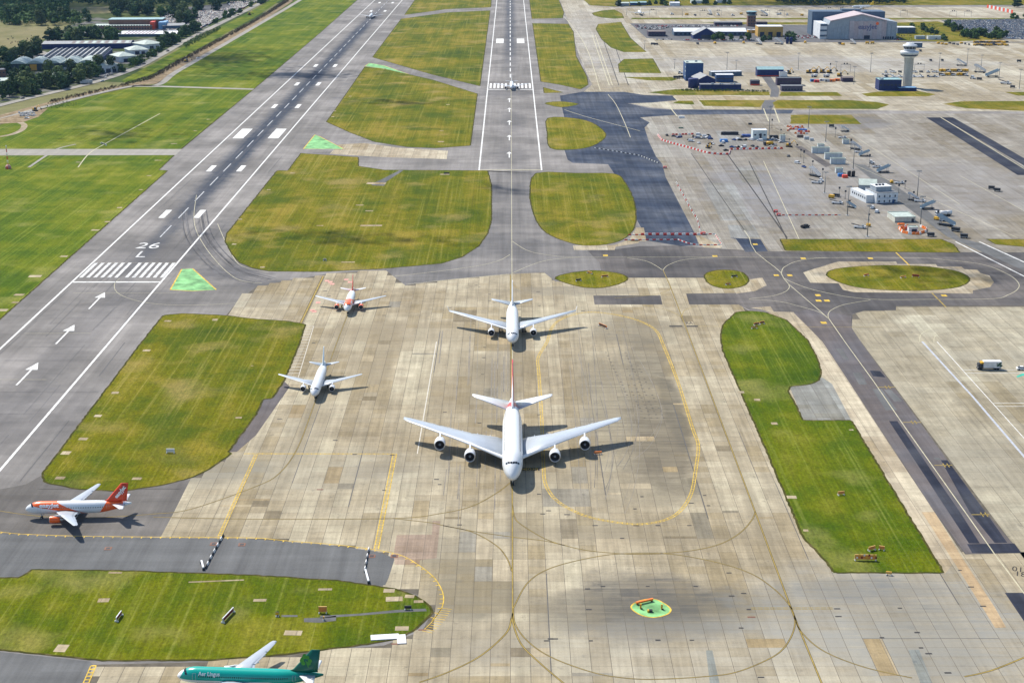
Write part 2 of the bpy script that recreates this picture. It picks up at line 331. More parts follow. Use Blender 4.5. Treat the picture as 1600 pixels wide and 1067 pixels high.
M_DIRT = Mat('bare_earth', 1, 0.05); _n = M_DIRT.noise(0.15, 5, 0.7); M_DIRT = M_DIRT.out(M_DIRT.ramp(_n, [(0.3, (0.10, 0.072, 0.04)), (0.5, (0.22, 0.165, 0.10)), (0.7, (0.36, 0.29, 0.19))]))
M_ROAD = asphalt_mat('road_surface', (0.27, 0.255, 0.225), lanes=False, var=0.1)
def field_mat():
    m = Mat('meadow', 1, 0.05)
    c = m.n('TexVoronoi', {'Vector': m.pos(), 'Scale': 0.0048}).outputs['Color']
    v, _, _2 = m.xyz(c)
    col = m.ramp(v, [(0.1, (0.035, 0.058, 0.016)), (0.35, (0.055, 0.080, 0.022)), (0.6, (0.09, 0.105, 0.035)), (0.9, (0.16, 0.155, 0.07))])
    col = m.gain(col, m.rng(m.noise(0.05, 5, 0.65), 0.3, 0.7, 0.8, 1.15)); return m.out(col)
M_FIELD = field_mat()
M_ESTATE = Mat('estate_grass', 1, 0.05); M_ESTATE = M_ESTATE.out(M_ESTATE.ramp(M_ESTATE.noise(0.03, 4, 0.6), [(0.36, (0.035, 0.055, 0.018)), (0.5, (0.06, 0.075, 0.028)), (0.55, (0.13, 0.13, 0.12)), (0.7, (0.16, 0.155, 0.15))]))

# ------------------------------------------------------------------ the setting
Z_T, Z_BED, Z_SLAB, Z_A, Z_P, Z_M, Z_G = 0.05, 0.056, 0.068, 0.078, 0.086, 0.094, 0.12
ground = sheet('ground', [(-6000, -800), (6000, -800), (6000, 9000), (-6000, 9000)], -0.25, M_FIELD)
tarmac = sheet('airfield_tarmac', world_poly([(-520, 760), (0, 480), (250, 262), (420, 120), (561, -2), (640, -70), (1000, -70), (1900, -70), (2000, 1200), (-300, 1200)]), Z_T, M_TARMAC)

APRON = [(130, 1085), (147, 1038), (330, 1034), (600, 1008), (660, 985), (676, 955), (655, 930), (601, 914), (607, 903), (615, 881), (590, 862), (500, 850), (390, 842), (252, 838), (272, 800), (298, 750),
         (330, 730), (362, 704), (430, 610), (474, 515), (400, 505), (350, 497), (372, 470), (400, 449), (440, 440), (520, 427), (602, 422), (633, 446), (700, 437), (795, 428), (850, 425), (868, 440), (980, 434), (1100, 434), (1168, 437), (1190, 435),
         (1198, 446), (1150, 459), (1155, 477), (1172, 487), (1205, 488), (1240, 488), (1285, 534), (1460, 800), (1508, 866), (1620, 864), (1760, 1040), (1760, 1120), (700, 1120)]
EAST = [(1345, 534), (1330, 492), (1352, 486), (1400, 478), (1800, 478), (1900, 1010), (1760, 1040), (1597, 866), (1540, 800)]
apron = sheet('apron', world_poly(APRON), Z_BED, M_JOINT)
east_apron = sheet('east_apron', world_poly(EAST), Z_BED, M_JOINT)

OVER = []                                               # surfaces that lie on the slabs
def over(name, pix, mat, z=Z_A, parent=None, smooth=0, ragged=0.0, cover=True):
    w = world_poly(pix, smooth, ragged)
    if cover: OVER.append(w)
    return sheet(name, w, z, mat, parent)
# asphalt
cross_taxi = over('taxiway', [(917, 391), (960, 390), (1000, 385), (1060, 384), (1110, 388), (1197, 393), (1227, 393), (1900, 395), (1900, 478), (1400, 478), (1400, 485), (1350, 486), (1332, 491), (1331, 513), (1345, 534), (1540, 800), (1596, 864), (1508, 866), (1460, 800), (1285, 534), (1240, 488), (1200, 487), (1172, 485), (1155, 477), (1150, 460), (1198, 447), (1190, 435), (1168, 437), (1100, 434), (980, 434), (939, 434), (939, 421), (936, 410)], M_ASPH)
over('taxiway', [(1240, 489), (1268, 482), (1330, 494), (1331, 514), (1345, 535), (1539, 800), (1594, 863), (1509, 865), (1461, 800), (1286, 534)], M_ASPH_STRIP, Z_P, cover=False)
over('taxiway', [(-400, 820), (0, 834), (100, 838), (390, 842), (500, 850), (587, 861), (617, 872), (607, 903), (602, 914), (577, 916), (400, 905), (200, 897), (50, 895), (32, 907), (-400, 905)], M_ASPH_GREY)
over('junction', [(746, 268), (848, 268), (838, 271), (831, 280), (828, 300), (831, 325), (842, 352), (868, 371), (917, 391), (936, 410), (939, 421), (905, 440), (868, 440), (850, 426), (795, 428.5), (700, 437.5), (633, 446), (602, 422), (600, 420), (690, 412), (722, 402), (748, 385), (762, 365), (768, 345), (768, 290), (762, 267)], M_ASPH_MID, cover=False)
over('taxiway', [(-260, 812), (40, 757), (66, 742), (70, 754), (120, 764), (187, 768), (250, 759), (298, 748), (272, 800), (251, 839), (0, 834), (-260, 826)], M_ASPH_WARM, cover=False)
over('taxiway', [(-400, 990), (0, 1018), (140, 1033), (146, 1039), (131, 1080), (-300, 1080)], M_ASPH_GREY, cover=False)
new_asphalt = over('new_taxiway', [(875, 150), (910, 144), (975, 144), (1007, 149), (1052, 150), (1059, 157), (1017, 161), (980, 162), (1017, 170), (1050, 172), (1240, 172), (1236, 178), (1057, 180), (1000, 184), (1015, 192), (1007, 200), (1014, 222), (1025, 245), (1035, 257), (1040, 277), (1085, 364), (1092, 383), (1065, 385), (1010, 376), (1008, 367), (994, 342), (980, 300), (960, 272), (950, 257), (895, 255), (887, 250), (882, 235), (882, 185), (878, 168)], M_ASPH_BLUE, cover=False)
over('asphalt_patch', [(1188, 374), (1140, 372), (1150, 374), (1165, 394), (1200, 393)], M_ASPH_BLUE, Z_P, cover=False)
for p in ([(927, 462), (1032, 462), (1035, 476), (929, 476)], [(1072, 459), (1150, 458), (1156, 476), (1077, 476)]): over('asphalt_patch', p, M_ASPH, Z_P, apron)
over('asphalt_patch', [(444, 596), (453, 604), (400, 680), (370, 706), (357, 706), (411, 624), (425, 623)], M_ASPH_STRIP, Z_P, apron)
for p in ([(1389, 658), (1402, 658), (1500, 800), (1531, 849), (1514, 849), (1482, 800)], [(1470, 719), (1480, 719), (1540, 800), (1574, 848), (1554, 848), (1515, 800)], [(1511, 850), (1585, 849), (1596, 864), (1519, 864)], [(1359, 579), (1375, 580), (1384, 590), (1364, 588)]):
    over('asphalt_patch', p, M_ASPH_DARK, Z_P + 0.004, cross_taxi, cover=False)
for p in ([(1306, 545), (1316, 545), (1327, 562), (1319, 562)], [(1332, 582), (1345, 582), (1355, 601), (1342, 601)], [(1363, 608), (1378, 608), (1402, 641), (1384, 641)], [(1381, 609), (1392, 609), (1410, 627), (1397, 627)], [(1458, 715), (1467, 715), (1472, 719), (1462, 719)]):
    over('asphalt_patch', p, M_ASPH_GREY, Z_P + 0.004, cross_taxi, cover=False)
over('asphalt_patch', [(1570, 926), (1690, 926), (1760, 1030), (1640, 1030)], M_ASPH_DARK, Z_P, apron)
M_PINK = concrete_mat('pink_concrete', tint=(0.80, 0.70, 0.74), cells=False, px=5.3, py=5)
over('repaired_bay', [(620, 836), (675, 835), (676, 814), (688, 814), (682, 872), (656, 875), (655, 882), (617, 882), (615, 867)], M_PINK, Z_P, apron)
M_BLUEC = concrete_mat('blue_concrete', tint=(0.68, 0.84, 1.12), cells=False, px=3, py=4)
over('repaired_bay', [(1103, 1016), (1113, 1016), (1126, 1075), (1110, 1075)], M_BLUEC, Z_P, apron); over('repaired_bay', [(1419, 1015), (1436, 1015), (1460, 1075), (1441, 1075)], M_BLUEC, Z_P, apron)
M_TAN = concrete_mat('tan_concrete', tint=(1.08, 0.92, 0.78), cells=False, px=5.3, py=5)
over('repaired_bay', [(1440, 800), (1460, 800), (1500, 866), (1555, 950), (1572, 980), (1555, 981), (1500, 893), (1480, 862)], M_TAN, Z_P + 0.004, apron, cover=False)
M_LIGHTC = concrete_mat('light_concrete', tint=(1.10, 1.08, 1.10), cells=False, px=5.3, py=5)
for i, p in enumerate(([(1205, 488), (1240, 488), (1285, 534), (1460, 800), (1500, 866), (1476, 897), (1420, 800), (1330, 657), (1300, 600), (1284, 584), (1263, 532), (1230, 501)],)):
    over('pale_margin', p, [M_LIGHTC][i], Z_P - 0.004, apron, cover=False)
over('bay', [(1234, 605), (1285, 590), (1300, 600), (1330, 657), (1255, 657)], concrete_mat('dirty_concrete', tint=(0.60, 0.69, 0.88), cells=False), Z_P + 0.004, apron, cover=False)
over('pale_margin', [(1255, 426), (1270, 421), (1284, 417), (1296, 413), (1310, 409), (1400, 409), (1402, 413), (1462, 413), (1465, 417), (1502, 417), (1507, 421), (1527, 422), (1532, 427), (1546, 431), (1553, 441), (1547, 449), (1520, 454), (1520, 459), (1335, 457), (1317, 453), (1310, 443), (1266, 442)], M_CONC_PALE, Z_P, cross_taxi, cover=False)
over('pale_margin', [(1170, 437), (1191, 434), (1198, 446), (1180, 455), (1150, 459), (1152, 455), (1182, 447)], M_CONC_PALE, Z_P + 0.004, cross_taxi, cover=False)
over('pale_margin', [(1173, 481), (1204, 479), (1209, 487), (1240, 488), (1247, 500), (1234, 504), (1214, 492), (1190, 484)], M_CONC_PALE, Z_P + 0.004, cross_taxi, cover=False)
for p in ([(895, 384), (960, 383), (980, 376), (1000, 376), (998, 380), (962, 386), (960, 391), (897, 391)], [(985, 372), (994, 356), (1006, 356), (1010, 377), (985, 377)], [(1085, 365), (1100, 372), (1128, 384), (1126, 388), (1100, 387), (1094, 383)]):
    over('pale_margin', p, M_CONC_PALE, Z_P, new_asphalt, cover=False)
# concrete aprons beyond
sheet('pier_apron', world_poly([(1000, 184), (1057, 180), (1236, 178), (1900, 178), (1900, 396), (1197, 393), (1110, 388), (1092, 383), (1085, 364), (1040, 277), (1035, 257), (1025, 245), (1014, 222), (1007, 200), (1015, 192)]), Z_A + 0.004, M_CONC_MID)
sheet('far_taxiway', world_poly([(870, -12), (905, -12), (920, 9), (960, 12.5), (2000, 10), (2000, 178), (1236, 172), (1050, 171), (1017, 168), (985, 162), (1017, 161), (1059, 157), (1052, 150), (1007, 149), (975, 144), (912, 144), (925, 133), (905, 88), (893, 50), (886, 30)]), Z_A - 0.010, M_CONC_FAR)
sheet('taxiway_shoulder', world_poly([(1050, 150), (1204, 151), (1200, 157), (1060, 158)]), Z_A, M_CONC_PALE)
for p in ([(1447, 184), (1469, 184), (1620, 274), (1590, 274)], [(1471, 184), (1489, 184), (1625, 262), (1622, 272)]): sheet('dark_strip', world_poly(p), Z_P + 0.006, M_ASPH_DARK)
sheet('service_road', world_poly([(1190, 120), (1203, 119), (1218, 140), (1216, 152), (1203, 152), (1205, 141)]), Z_P, M_ASPH_LOT); sheet('service_road', world_poly([(1192, 157), (1212, 157), (1206, 172), (1190, 172)]), Z_P, M_ASPH_LOT)
sheet('service_road', world_poly([(1240, 228), (1252, 229), (1300, 258), (1290, 262)]), Z_P + 0.006, M_ASPH)
sheet('service_road', world_poly([(1332, 256), (1352, 258), (1420, 305), (1500, 372), (1545, 384), (1640, 424), (1620, 432), (1480, 370), (1400, 312)]), Z_P + 0.006, M_ASPH_GREY)
sheet('concrete_link', world_poly([(530, 226), (570, 224), (620, 231), (700, 236), (698, 249), (600, 246), (515, 241)]), Z_A, M_CONC_PALE)
sheet('parking_lot', world_poly([(984, 37), (1280, 40), (1290, 62), (1480, 66), (1800, 66), (1800, 67.5), (1090, 66.5), (1010, 60)]), Z_P, M_ASPH_LOT)
sheet('parking_lot', world_poly([(1470, 32), (1760, 30), (1760, 63), (1560, 62), (1500, 48)]), Z_P, M_ASPH_LOT)
sheet('rough_ground', world_poly([(1400, 36), (1465, 34), (1570, 62), (1480, 66), (1400, 64)]), Z_P + 0.003, M_GRASS_DRY)

for p in ([(1098, 286), (1146, 286), (1176, 345), (1126, 345)], [(1150, 262), (1178, 262), (1190, 286), (1160, 286)], [(1118, 205), (1160, 205), (1172, 232), (1128, 232)], [(1137, 352), (1178, 352), (1188, 372), (1142, 372)]): sheet('repaired_bay', world_poly(p), Z_P + .004, concrete_mat('blue_grey_bay', tint=(0.66, 0.76, 1.02), cells=False, px=7.5, py=7.5))
# grass
GRASS = [
 ('F', 0, [(561, -2), (500, 52), (400, 137), (282, 234), (248, 266), (262, 267), (0, 499), (-300, 640), (-700, 760), (-700, 400), (-300, 290), (0, 196), (75, 168), (150, 149), (207, 137), (247, 132), (272, 115), (312, 92), (400, 42), (462, 0), (490, -18), (575, -18)]),
 ('G', 0, [(650, -2), (632, 24), (697, 15), (767, 12), (768, -2)]),
 ('G', 0, [(627, 30), (700, 20), (766, 17), (750, 135), (675, 117), (582, 90)]),
 ('G', 0, [(570, 105), (600, 108), (675, 125), (746, 147), (735, 228), (680, 232), (635, 230), (585, 222), (548, 208), (510, 191), (525, 170)]),
 ('G', 0, [(470, 240), (560, 246), (560, 260), (600, 266), (762, 267), (768, 290), (768, 345), (762, 365), (748, 385), (722, 402), (690, 412), (600, 420), (500, 425), (420, 424), (395, 419), (375, 411), (362, 397), (352, 378), (354, 366), (400, 308), (433, 267), (450, 267)]),
 ('G', 3, [(838, 271), (900, 271), (960, 272), (977, 286), (990, 312), (994, 340), (989, 360), (972, 375), (948, 382), (920, 384), (895, 381), (860, 368), (842, 352), (831, 325), (828, 300)]),
 ('G', 3, [(856, 185), (895, 185), (925, 192), (945, 207), (944, 217), (925, 229), (895, 234), (860, 232), (855, 208)]),
 ('G', 0, [(832, 37), (888, 38), (896, 50), (900, 88), (917, 120), (919, 133), (907, 140), (875, 133), (845, 128)]),
 ('G', 0, [(849, 137), (880, 145), (850, 146)]), ('G', 0, [(827, -2), (872, -2), (881, 20), (879, 29), (831, 30)]),
 ('G', 3, [(851, 162), (875, 159), (904, 163), (877, 168)]), ('D', 0, [(909, -2), (1900, -8), (1900, 8), (1040, 9.5), (960, 11), (922, 9)]),
 ('G', 2, [(925, 21), (960, 15.5), (975, 29), (940, 28)]), ('G', 0, [(931, 46), (935, 38), (970, 35), (985, 60), (1010, 82), (975, 82), (955, 75), (940, 62)]),
 ('G', 0, [(966, 101), (975, 93), (1020, 92), (1033, 115), (968, 114)]), ('D', 0, [(972, 121), (1050, 121), (1060, 124), (1050, 127), (1012, 126)]),
 ('D', 0, [(1012, 145), (1055, 140), (1202, 144), (1203, 149.5), (1050, 149)]), ('D', 0, [(1220, 144.5), (1308, 144.5), (1316, 150.5), (1218, 150.5)]),
 ('D', 0, [(1051, 162), (1060, 158), (1082, 158), (1085, 164)]), ('D', 0, [(1092, 157), (1195, 157), (1188, 168), (1100, 166)]), ('D', 0, [(1207, 161), (1215, 157), (1325, 157), (1370, 160), (1390, 164), (1370, 171), (1212, 170)]),
 ('D', 0, [(1236, 180), (1330, 180), (1346, 194.5), (1235, 194)]), ('D', 0, [(1346, 147), (1375, 143.5), (1432, 142), (1462, 148), (1450, 151), (1355, 151)]),
 ('D', 0, [(1472, 163), (1500, 159), (1900, 157), (1900, 176), (1600, 174), (1512, 170)]), ('D', 0, [(1570, 144.5), (1900, 143), (1900, 150), (1590, 150)]),
 ('D', 0, [(1219, 374), (1470, 374), (1490, 382), (1500, 395), (1227, 392)]), ('D', 0, [(1542, 374), (1900, 376), (1900, 388), (1600, 386), (1555, 382)]),
 ('G', 3, [(1292, 431), (1304, 421), (1350, 416), (1400, 415), (1450, 417), (1495, 424), (1515, 436), (1500, 448), (1450, 454), (1375, 453), (1325, 446)]),
 ('G', 3, [(868, 436), (885, 428), (925, 423), (965, 427), (981, 435), (970, 443), (940, 450), (905, 448)]), ('G', 3, [(1101, 430), (1112, 424), (1137, 422), (1162, 427), (1170, 440), (1155, 449), (1130, 451), (1107, 443)]),
 ('B', 0, [(1150, 488), (1170, 486), (1195, 488), (1230, 501), (1262, 532), (1278, 562), (1283, 582), (1280, 594), (1265, 601), (1234, 604), (1232, 612), (1255, 657), (1330, 657), (1416, 800), (1475, 895), (1303, 895), (1292, 878), (1255, 840), (1238, 800), (1200, 710), (1130, 550), (1126, 530), (1129, 508)]),
 ('G', 0, [(285, 490), (350, 493), (400, 499), (450, 502), (477, 507), (469, 534), (444, 595), (425, 623), (411, 624), (400, 648), (357, 706), (362, 709), (325, 734), (300, 746), (250, 759), (187, 768), (120, 764), (90, 758), (70, 754), (66, 740), (87, 713), (222, 534), (255, 493)]),
 ('E', 0, [(-400, 906), (0, 903), (32, 902), (50, 890), (200, 892), (400, 899), (525, 907), (575, 914), (625, 922), (650, 932), (668, 944), (676, 954), (672, 962), (650, 982), (629, 995), (590, 1004), (500, 1016), (415, 1025), (325, 1031), (162, 1032), (140, 1030), (0, 1015), (-400, 985)]),
 ('D', 0, [(988, 28.5), (1900, 29.5), (1900, 31.5), (985, 30.8)]), ('D', 0, [(1090, 35.2), (1281, 35.6), (1281, 39.3), (1150, 38.5)]),
]
MG = {'G': M_GRASS, 'F': M_GRASS_L, 'B': M_GRASS_B, 'E': M_GRASS_E, 'D': M_GRASS_DRY}
fields = [over('grass_field', p, MG[k], Z_G, None, sm, 0.35) for k, sm, p in GRASS]
left_field, grass_centre, grass_long, grass_lower, grass_ellipse = fields[0], fields[4], fields[-5], fields[-4], fields[-3]
# paths over the grass and the land to the left
def path(name, pix, width, mat, z=Z_G + 0.02, parent=None, smooth=True):
    w = [G(*p) for p in pix]; w = catmull(w, 6) if smooth else w
    b = MB(); ribbon_mb(b, w, width, z); return b.build(name, mat, parent, None if parent else 'structure')
sheet('service_path', world_poly([(-300, 233), (285, 233.5), (275, 243), (-300, 244)]), Z_G + 0.02, M_ROAD)
sheet('service_path', world_poly([(210, 133), (250, 134.5), (397, 139), (395, 141), (250, 136.5), (205, 136)]), Z_G + 0.02, M_ROAD)
path('perimeter_track', [(-200, 245), (0, 187), (75, 166), (150, 147), (207, 135), (247, 133), (272, 115), (312, 92), (400, 41), (460, 6), (500, -20)], 7, M_ROAD)
path('public_road', [(-200, 222), (0, 165), (140, 131), (207, 109), (250, 87), (300, 59), (400, 9), (440, -14)], 9, M_ROAD)
path('loop_track', [(-60, 190), (0, 193), (25, 191), (38, 196), (30, 206), (0, 214), (-80, 222)], 5, M_CONC_PALE)
path('gravel_track', [(45, 262), (70, 245), (90, 233), (118, 226)], 2.2, M_ROAD, Z_G + .03); path('gravel_track', [(122, 262), (140, 240), (170, 222), (250, 178)], 0.8, M_CREAM, Z_G + .04)
sheet('bank', world_poly([(-200, 235), (0, 180), (75, 160), (150, 142), (200, 132), (230, 125), (300, 84), (400, 30), (450, -2), (458, 2), (400, 40), (312, 90), (272, 112), (245, 131), (200, 134), (150, 146), (75, 165), (0, 186), (-200, 244)]), 0.0, M_DIRT)
sheet('verge', world_poly([(190, 126), (250, 94), (300, 66), (400, 14), (430, -4), (446, -4), (400, 26), (300, 82), (235, 118), (195, 129)]), 0.02, M_GRASS_L)
sheet('estate_ground', world_poly([(-200, 215), (0, 163), (140, 129), (207, 107.5), (250, 85.5), (300, 57.5), (330, 43), (300, 30), (130, 27), (70, 64), (0, 96), (-200, 120)]), -0.06, M_ESTATE)
sheet('building_site', world_poly([(0, 186), (60, 172), (75, 170), (60, 183), (35, 192), (0, 194)]), Z_G + 0.03, M_DIRT)
sheet('parking_lot', world_poly([(20, 90), (60, 78), (80, 84), (45, 96)]), 0.03, M_ROAD); sheet('parking_lot', world_poly([(230, 40), (270, 14), (390, 2), (390, 8), (300, 52), (250, 60)]), 0.03, M_ASPH_LOT); sheet('parking_lot', world_poly([(140, 122), (165, 108), (185, 104), (180, 114), (160, 124)]), 0.03, M_ASPH_LOT)
M_PASTURE = Mat('pasture', 1, 0.05); M_PASTURE = M_PASTURE.out(M_PASTURE.ramp(M_PASTURE.noise(0.02, 5, 0.6), [(0.3, (0.12, 0.12, 0.05)), (0.6, (0.20, 0.175, 0.09))]))
for p in ([(-60, 43), (60, 42), (125, 42), (68, 62), (20, 76), (-60, 85)], [(108, 12), (180, 10.5), (172, 21), (140, 22), (112, 18)], [(198, 11), (222, 11), (216, 17), (200, 16)], [(15, 16), (33, 15), (28, 23), (16, 23)]): sheet('pasture', world_poly(p), -0.1, M_PASTURE)

# ------------------------------------------------------------------ the concrete slabs, joints left open between them
WA, WE = world_poly(APRON), world_poly(EAST)
def slabs(parent, poly, px, py, mat, rot=0.0, gx=0.13, gy=0.06, keep=300, ox=0.0, oy=0.0):
    xs = [p[0] for p in poly]; ys = [p[1] for p in poly]; cells = []
    for i in range(math.floor(min(xs) / px), math.ceil(max(xs) / px)):
        for j in range(math.floor(min(ys) / py), math.ceil(max(ys) / py)):
            c = ((i + 0.5) * px, (j + 0.5) * py)
            if not inside(c, poly): continue
            cor = [(c[0] + a * px / 2, c[1] + b * py / 2) for a, b in ((-1, -1), (1, -1), (1, 1), (-1, 1))]
            if any(all(inside(q, o) for q in cor) for o in OVER): continue
            u, v = PIX(*c); seen = -10 < u < 1610 and -10 < v < 1077
            if not (-260 < u < 1860 and v < 1250): continue
            edge = sum(1 for q in cor if not inside(q, poly)); hid = any(inside(c, o) for o in OVER)
            cells.append((0 if seen and not edge and not hid else 1, c[1], c[0]))
    cells.sort()
    def solid(b, x, y):
        w, d = (px - gx) / 2, (py - gy) / 2
        b.v += [(x + a * w, y + e * d, z) for z in (Z_BED - 0.02, Z_SLAB) for a, e in ((-1, -1), (1, -1), (1, 1), (-1, 1))]; k = len(b.v) - 8
        for q in ((4, 5, 6, 7), (0, 1, 5, 4), (1, 2, 6, 5), (2, 3, 7, 6), (3, 0, 4, 7)): b.face([k + t for t in q])
    b = MB(); solid(b, 0, 0); me = b.mesh('slab', mat)
    for _, y, x in cells[:keep]:
        o = link('slab', me, parent); o.location = (x, y, 0)
    b = MB()
    for _, y, x in cells[keep:]:
        # a bay is clipped to what shows: corners that leave the apron are drawn in
        solid(b, x, y)
    if b.v: b.build('slab_field', mat, parent, 'stuff')
slabs(apron, WA, PITCHX, PITCHY, M_SLAB)
slabs(east_apron, WE, 7.4, 7.0, M_SLAB_E, keep=200)

# ------------------------------------------------------------------ painted markings (parts of the surface they lie on)
def line(name, pix, width, mat, parent, smooth=True, edge=None, z=Z_M, off=0.0, world=False):
    w = pix if world else [G(*p) for p in pix]
    if smooth and len(w) > 2: w = catmull(w, 8)
    b = MB()
    if edge: ribbon_mb(b, w, width + edge, z, 1, off); ribbon_mb(b, w, width, z + 0.004, 0, off); return b.build(name, [mat, M_BLACK], parent)
    ribbon_mb(b, w, width, z, 0, off); return b.build(name, mat, parent)
def resample(w, step):
    out = []; acc = 0.0
    for i in range(len(w) - 1):
        a, b = Vector(w[i]), Vector(w[i + 1]); d = (b - a).length
        while acc <= d:
            t = (b - a).normalized(); out.append((a + t * acc, t)); acc += step
        acc -= d
    return out
def ladder(name, pix, gap, lw, step, tick, mat, parent, smooth=True, closed=False, inward=None, z=Z_M):
    """two parallel lines with cross ticks"""
    w = [G(*p) for p in pix]
    if smooth: w = catmull(w, 8, closed)
    if closed: w = w + [w[0]]
    b = MB()
    for o in ((-gap / 2, gap / 2) if inward is None else (0,)): ribbon_mb(b, w, lw, z, 0, o)
    for p, t in resample(w, step):
        n = Vector((-t.y, t.x)); a0, a1 = (-gap / 2, gap / 2) if inward is None else ((0, inward) if inward > 0 else (inward, 0))
        q = [p + n * a0 - t * tick / 2, p + n * a0 + t * tick / 2, p + n * a1 + t * tick / 2, p + n * a1 - t * tick / 2]
        if inward is None or inward > 0: q = q[::-1]
        b.quad([(v.x, v.y, z + 0.004) for v in q])
    return b.build(name, mat, parent)
def rects(name, items, mat, parent, z=Z_M):
    for x0, y0, x1, y1 in items:
        b = MB(); b.quad([(x0, y0, z), (x1, y0, z), (x1, y1, z), (x0, y1, z)]); b.build(name, mat, parent)
def arrow(x, y_tip, parent, length=30.0, head=10.0, hw=2.6, sw=0.42, name='arrow_marking'):
    b = MB(); b.quad([(x - sw, y_tip - length, Z_M), (x + sw, y_tip - length, Z_M), (x + sw, y_tip - head, Z_M), (x - sw, y_tip - head, Z_M)])
    b.quad([(x - hw, y_tip - head, Z_M), (x + hw, y_tip - head, Z_M), (x, y_tip, Z_M)]); b.build(name, M_WHITE, parent)
_glyph = {}
def text_mesh(s, size=1.0, bold=0.0, shear=0.0, space=1.0):
    cu = bpy.data.curves.new('t', 'FONT'); cu.body = s; cu.size = size; cu.offset = bold; cu.shear = shear; cu.space_character = space; cu.align_x = 'CENTER'; cu.align_y = 'CENTER'; cu.resolution_u = 3
    o = bpy.data.objects.new('t', cu); COL.objects.link(o); bpy.context.view_layer.update()
    me = bpy.data.meshes.new_from_object(o.evaluated_get(bpy.context.evaluated_depsgraph_get()))
    bpy.data.objects.remove(o); bpy.data.curves.remove(cu); return me
def ground_text(name, s, px, py, w, h, mat, parent, rz=0.0, z=Z_M + 0.004):
    me = text_mesh(s, 1.0, 0.0); me.materials.clear(); me.materials.append(mat)
    xs = [v.co.x for v in me.vertices]; ys = [v.co.y for v in me.vertices]; sx, sy = w / (max(xs) - min(xs)), h / (max(ys) - min(ys)); mx, my = (max(xs) + min(xs)) / 2, (max(ys) + min(ys)) / 2
    c, sn = math.cos(rz), math.sin(rz); ox, oy = G(px, py)
    for v in me.vertices:
        a, e = (v.co.x - mx) * sx, (v.co.y - my) * sy; v.co = (ox + a * c - e * sn, oy + a * sn + e * c, z)
    return link(name, me, parent)

M_EDGE = Mat('earth_edge', 1, 0.05); M_EDGE = M_EDGE.out(M_EDGE.ramp(M_EDGE.noise(0.25, 4, 0.7), [(0.35, (0.030, 0.036, 0.006)), (0.55, (0.060, 0.055, 0.014)), (0.7, (0.13, 0.10, 0.05))]))
for g_, (k_, sm_, p_) in zip(fields, GRASS):
    if k_ == 'D' and max(q[1] for q in p_) < 300: continue
    w_ = [G(*q) for q in p_]; w_ = catmull(w_, sm_, True) if sm_ else [Vector(q) for q in w_]
    w2 = [p for p, t in resample([tuple(q) for q in w_] + [tuple(w_[0])], 2.0)]; w2 = [p + Vector((random.uniform(-.22, .22), random.uniform(-.22, .22))) for p in w2]; b = MB(); ribbon_mb(b, w2 + [w2[0]], 0.8, Z_G + .006); b.build('worn_edge', M_EDGE, g_)
M_WORN = paint('scuffed_white_marking', (0.50, 0.50, 0.49), 0.8, 0.2, wear=.4, scale=.4)
# south runway
yk0, yk1, yb = G(180, 434)[1], G(180, 411)[1], G(180, 441)[1]
xa, xb = G(113.5, 441)[0], G(250.3, 441)[0]
rects('edge_line', [(xa - 0.9, 250, xa + 0.1, 2800), (xb - 0.1, 250, xb + 0.9, 2800)], M_WHITE, tarmac)
rects('threshold_bar', [(xa, yb - 1.0, xb, yb + 1.0)], M_WHITE, tarmac)
rects('threshold_stripe', [(XL + s * (2.7 + 3.6 * i) - 0.9, yk0, XL + s * (2.7 + 3.6 * i) + 0.9, yk1) for s in (-1, 1) for i in range(6)], M_WORN, tarmac)
ground_text('runway_number', '26', 232.5, 384, 12.5, 13.5, M_WORN, tarmac); ground_text('runway_letter', 'L', 223, 397.5, 5.0, 13.5, M_WORN, tarmac)
for p in ((164, 457), (116.5, 507.5), (60, 566.5), (-8, 637)): arrow(G(*p)[0], G(*p)[1], tarmac)
yd = G(260, 370.7)[1]
rects('centre_dash', [(XL - 0.32, yd + 50 * i, XL + 0.32, yd + 50 * i + 30) for i in range(38)], paint('worn_white_marking', (0.42, 0.43, 0.44), wear=.4, scale=.3), tarmac)
for y in (340.75, 268.2, 169.2, 134.1, 105, 18.8, 5.7):
    yy = G(400, y)[1]; rects('touchdown_mark', [(XL - 12.3, yy, XL - 8.7, yy + 22.5), (XL + 8.7, yy, XL + 12.3, yy + 22.5)], M_WHITE, tarmac)
ya, yb2 = G(400, 216.5)[1], G(400, 201.75)[1]
rects('aiming_point', [(XL - 18, ya, XL - 9.6, yb2), (XL + 9.6, ya, XL + 18, yb2)], M_WHITE, tarmac)
# north runway
y0 = G(797, 266.3)[1]
rects('edge_line', [(XR - 22.4, y0, XR - 21.4, 2800), (XR + 21.4, y0, XR + 22.4, 2800)], M_WHITE, tarmac); rects('end_bar', [(XR - 21.4, y0, XR + 21.4, y0 + 1.6)], M_CREAM, tarmac)
for t in (169, 188.5, 211.5, 237.5, 154): arrow(XR - 0.8, G(797, t)[1], tarmac, 25, 8, 2.2, 0.4)
yt = G(797, 140.6)[1]; rects('threshold_bar', [(XR - 21.4, yt, XR + 21.4, yt + 3)], M_WHITE, tarmac)
rects('threshold_stripe', [(XR + s * (4.3 + 3.7 * i) - 1.0, yt + 10, XR + s * (4.3 + 3.7 * i) + 1.0, yt + 46) for s in (-1, 1) for i in range(5)], M_WHITE, tarmac)
rects('centre_dash', [(XR - 0.5, yt + 90 + 50 * i, XR + 0.5, yt + 120 + 50 * i) for i in range(26)], M_WHITE, tarmac)
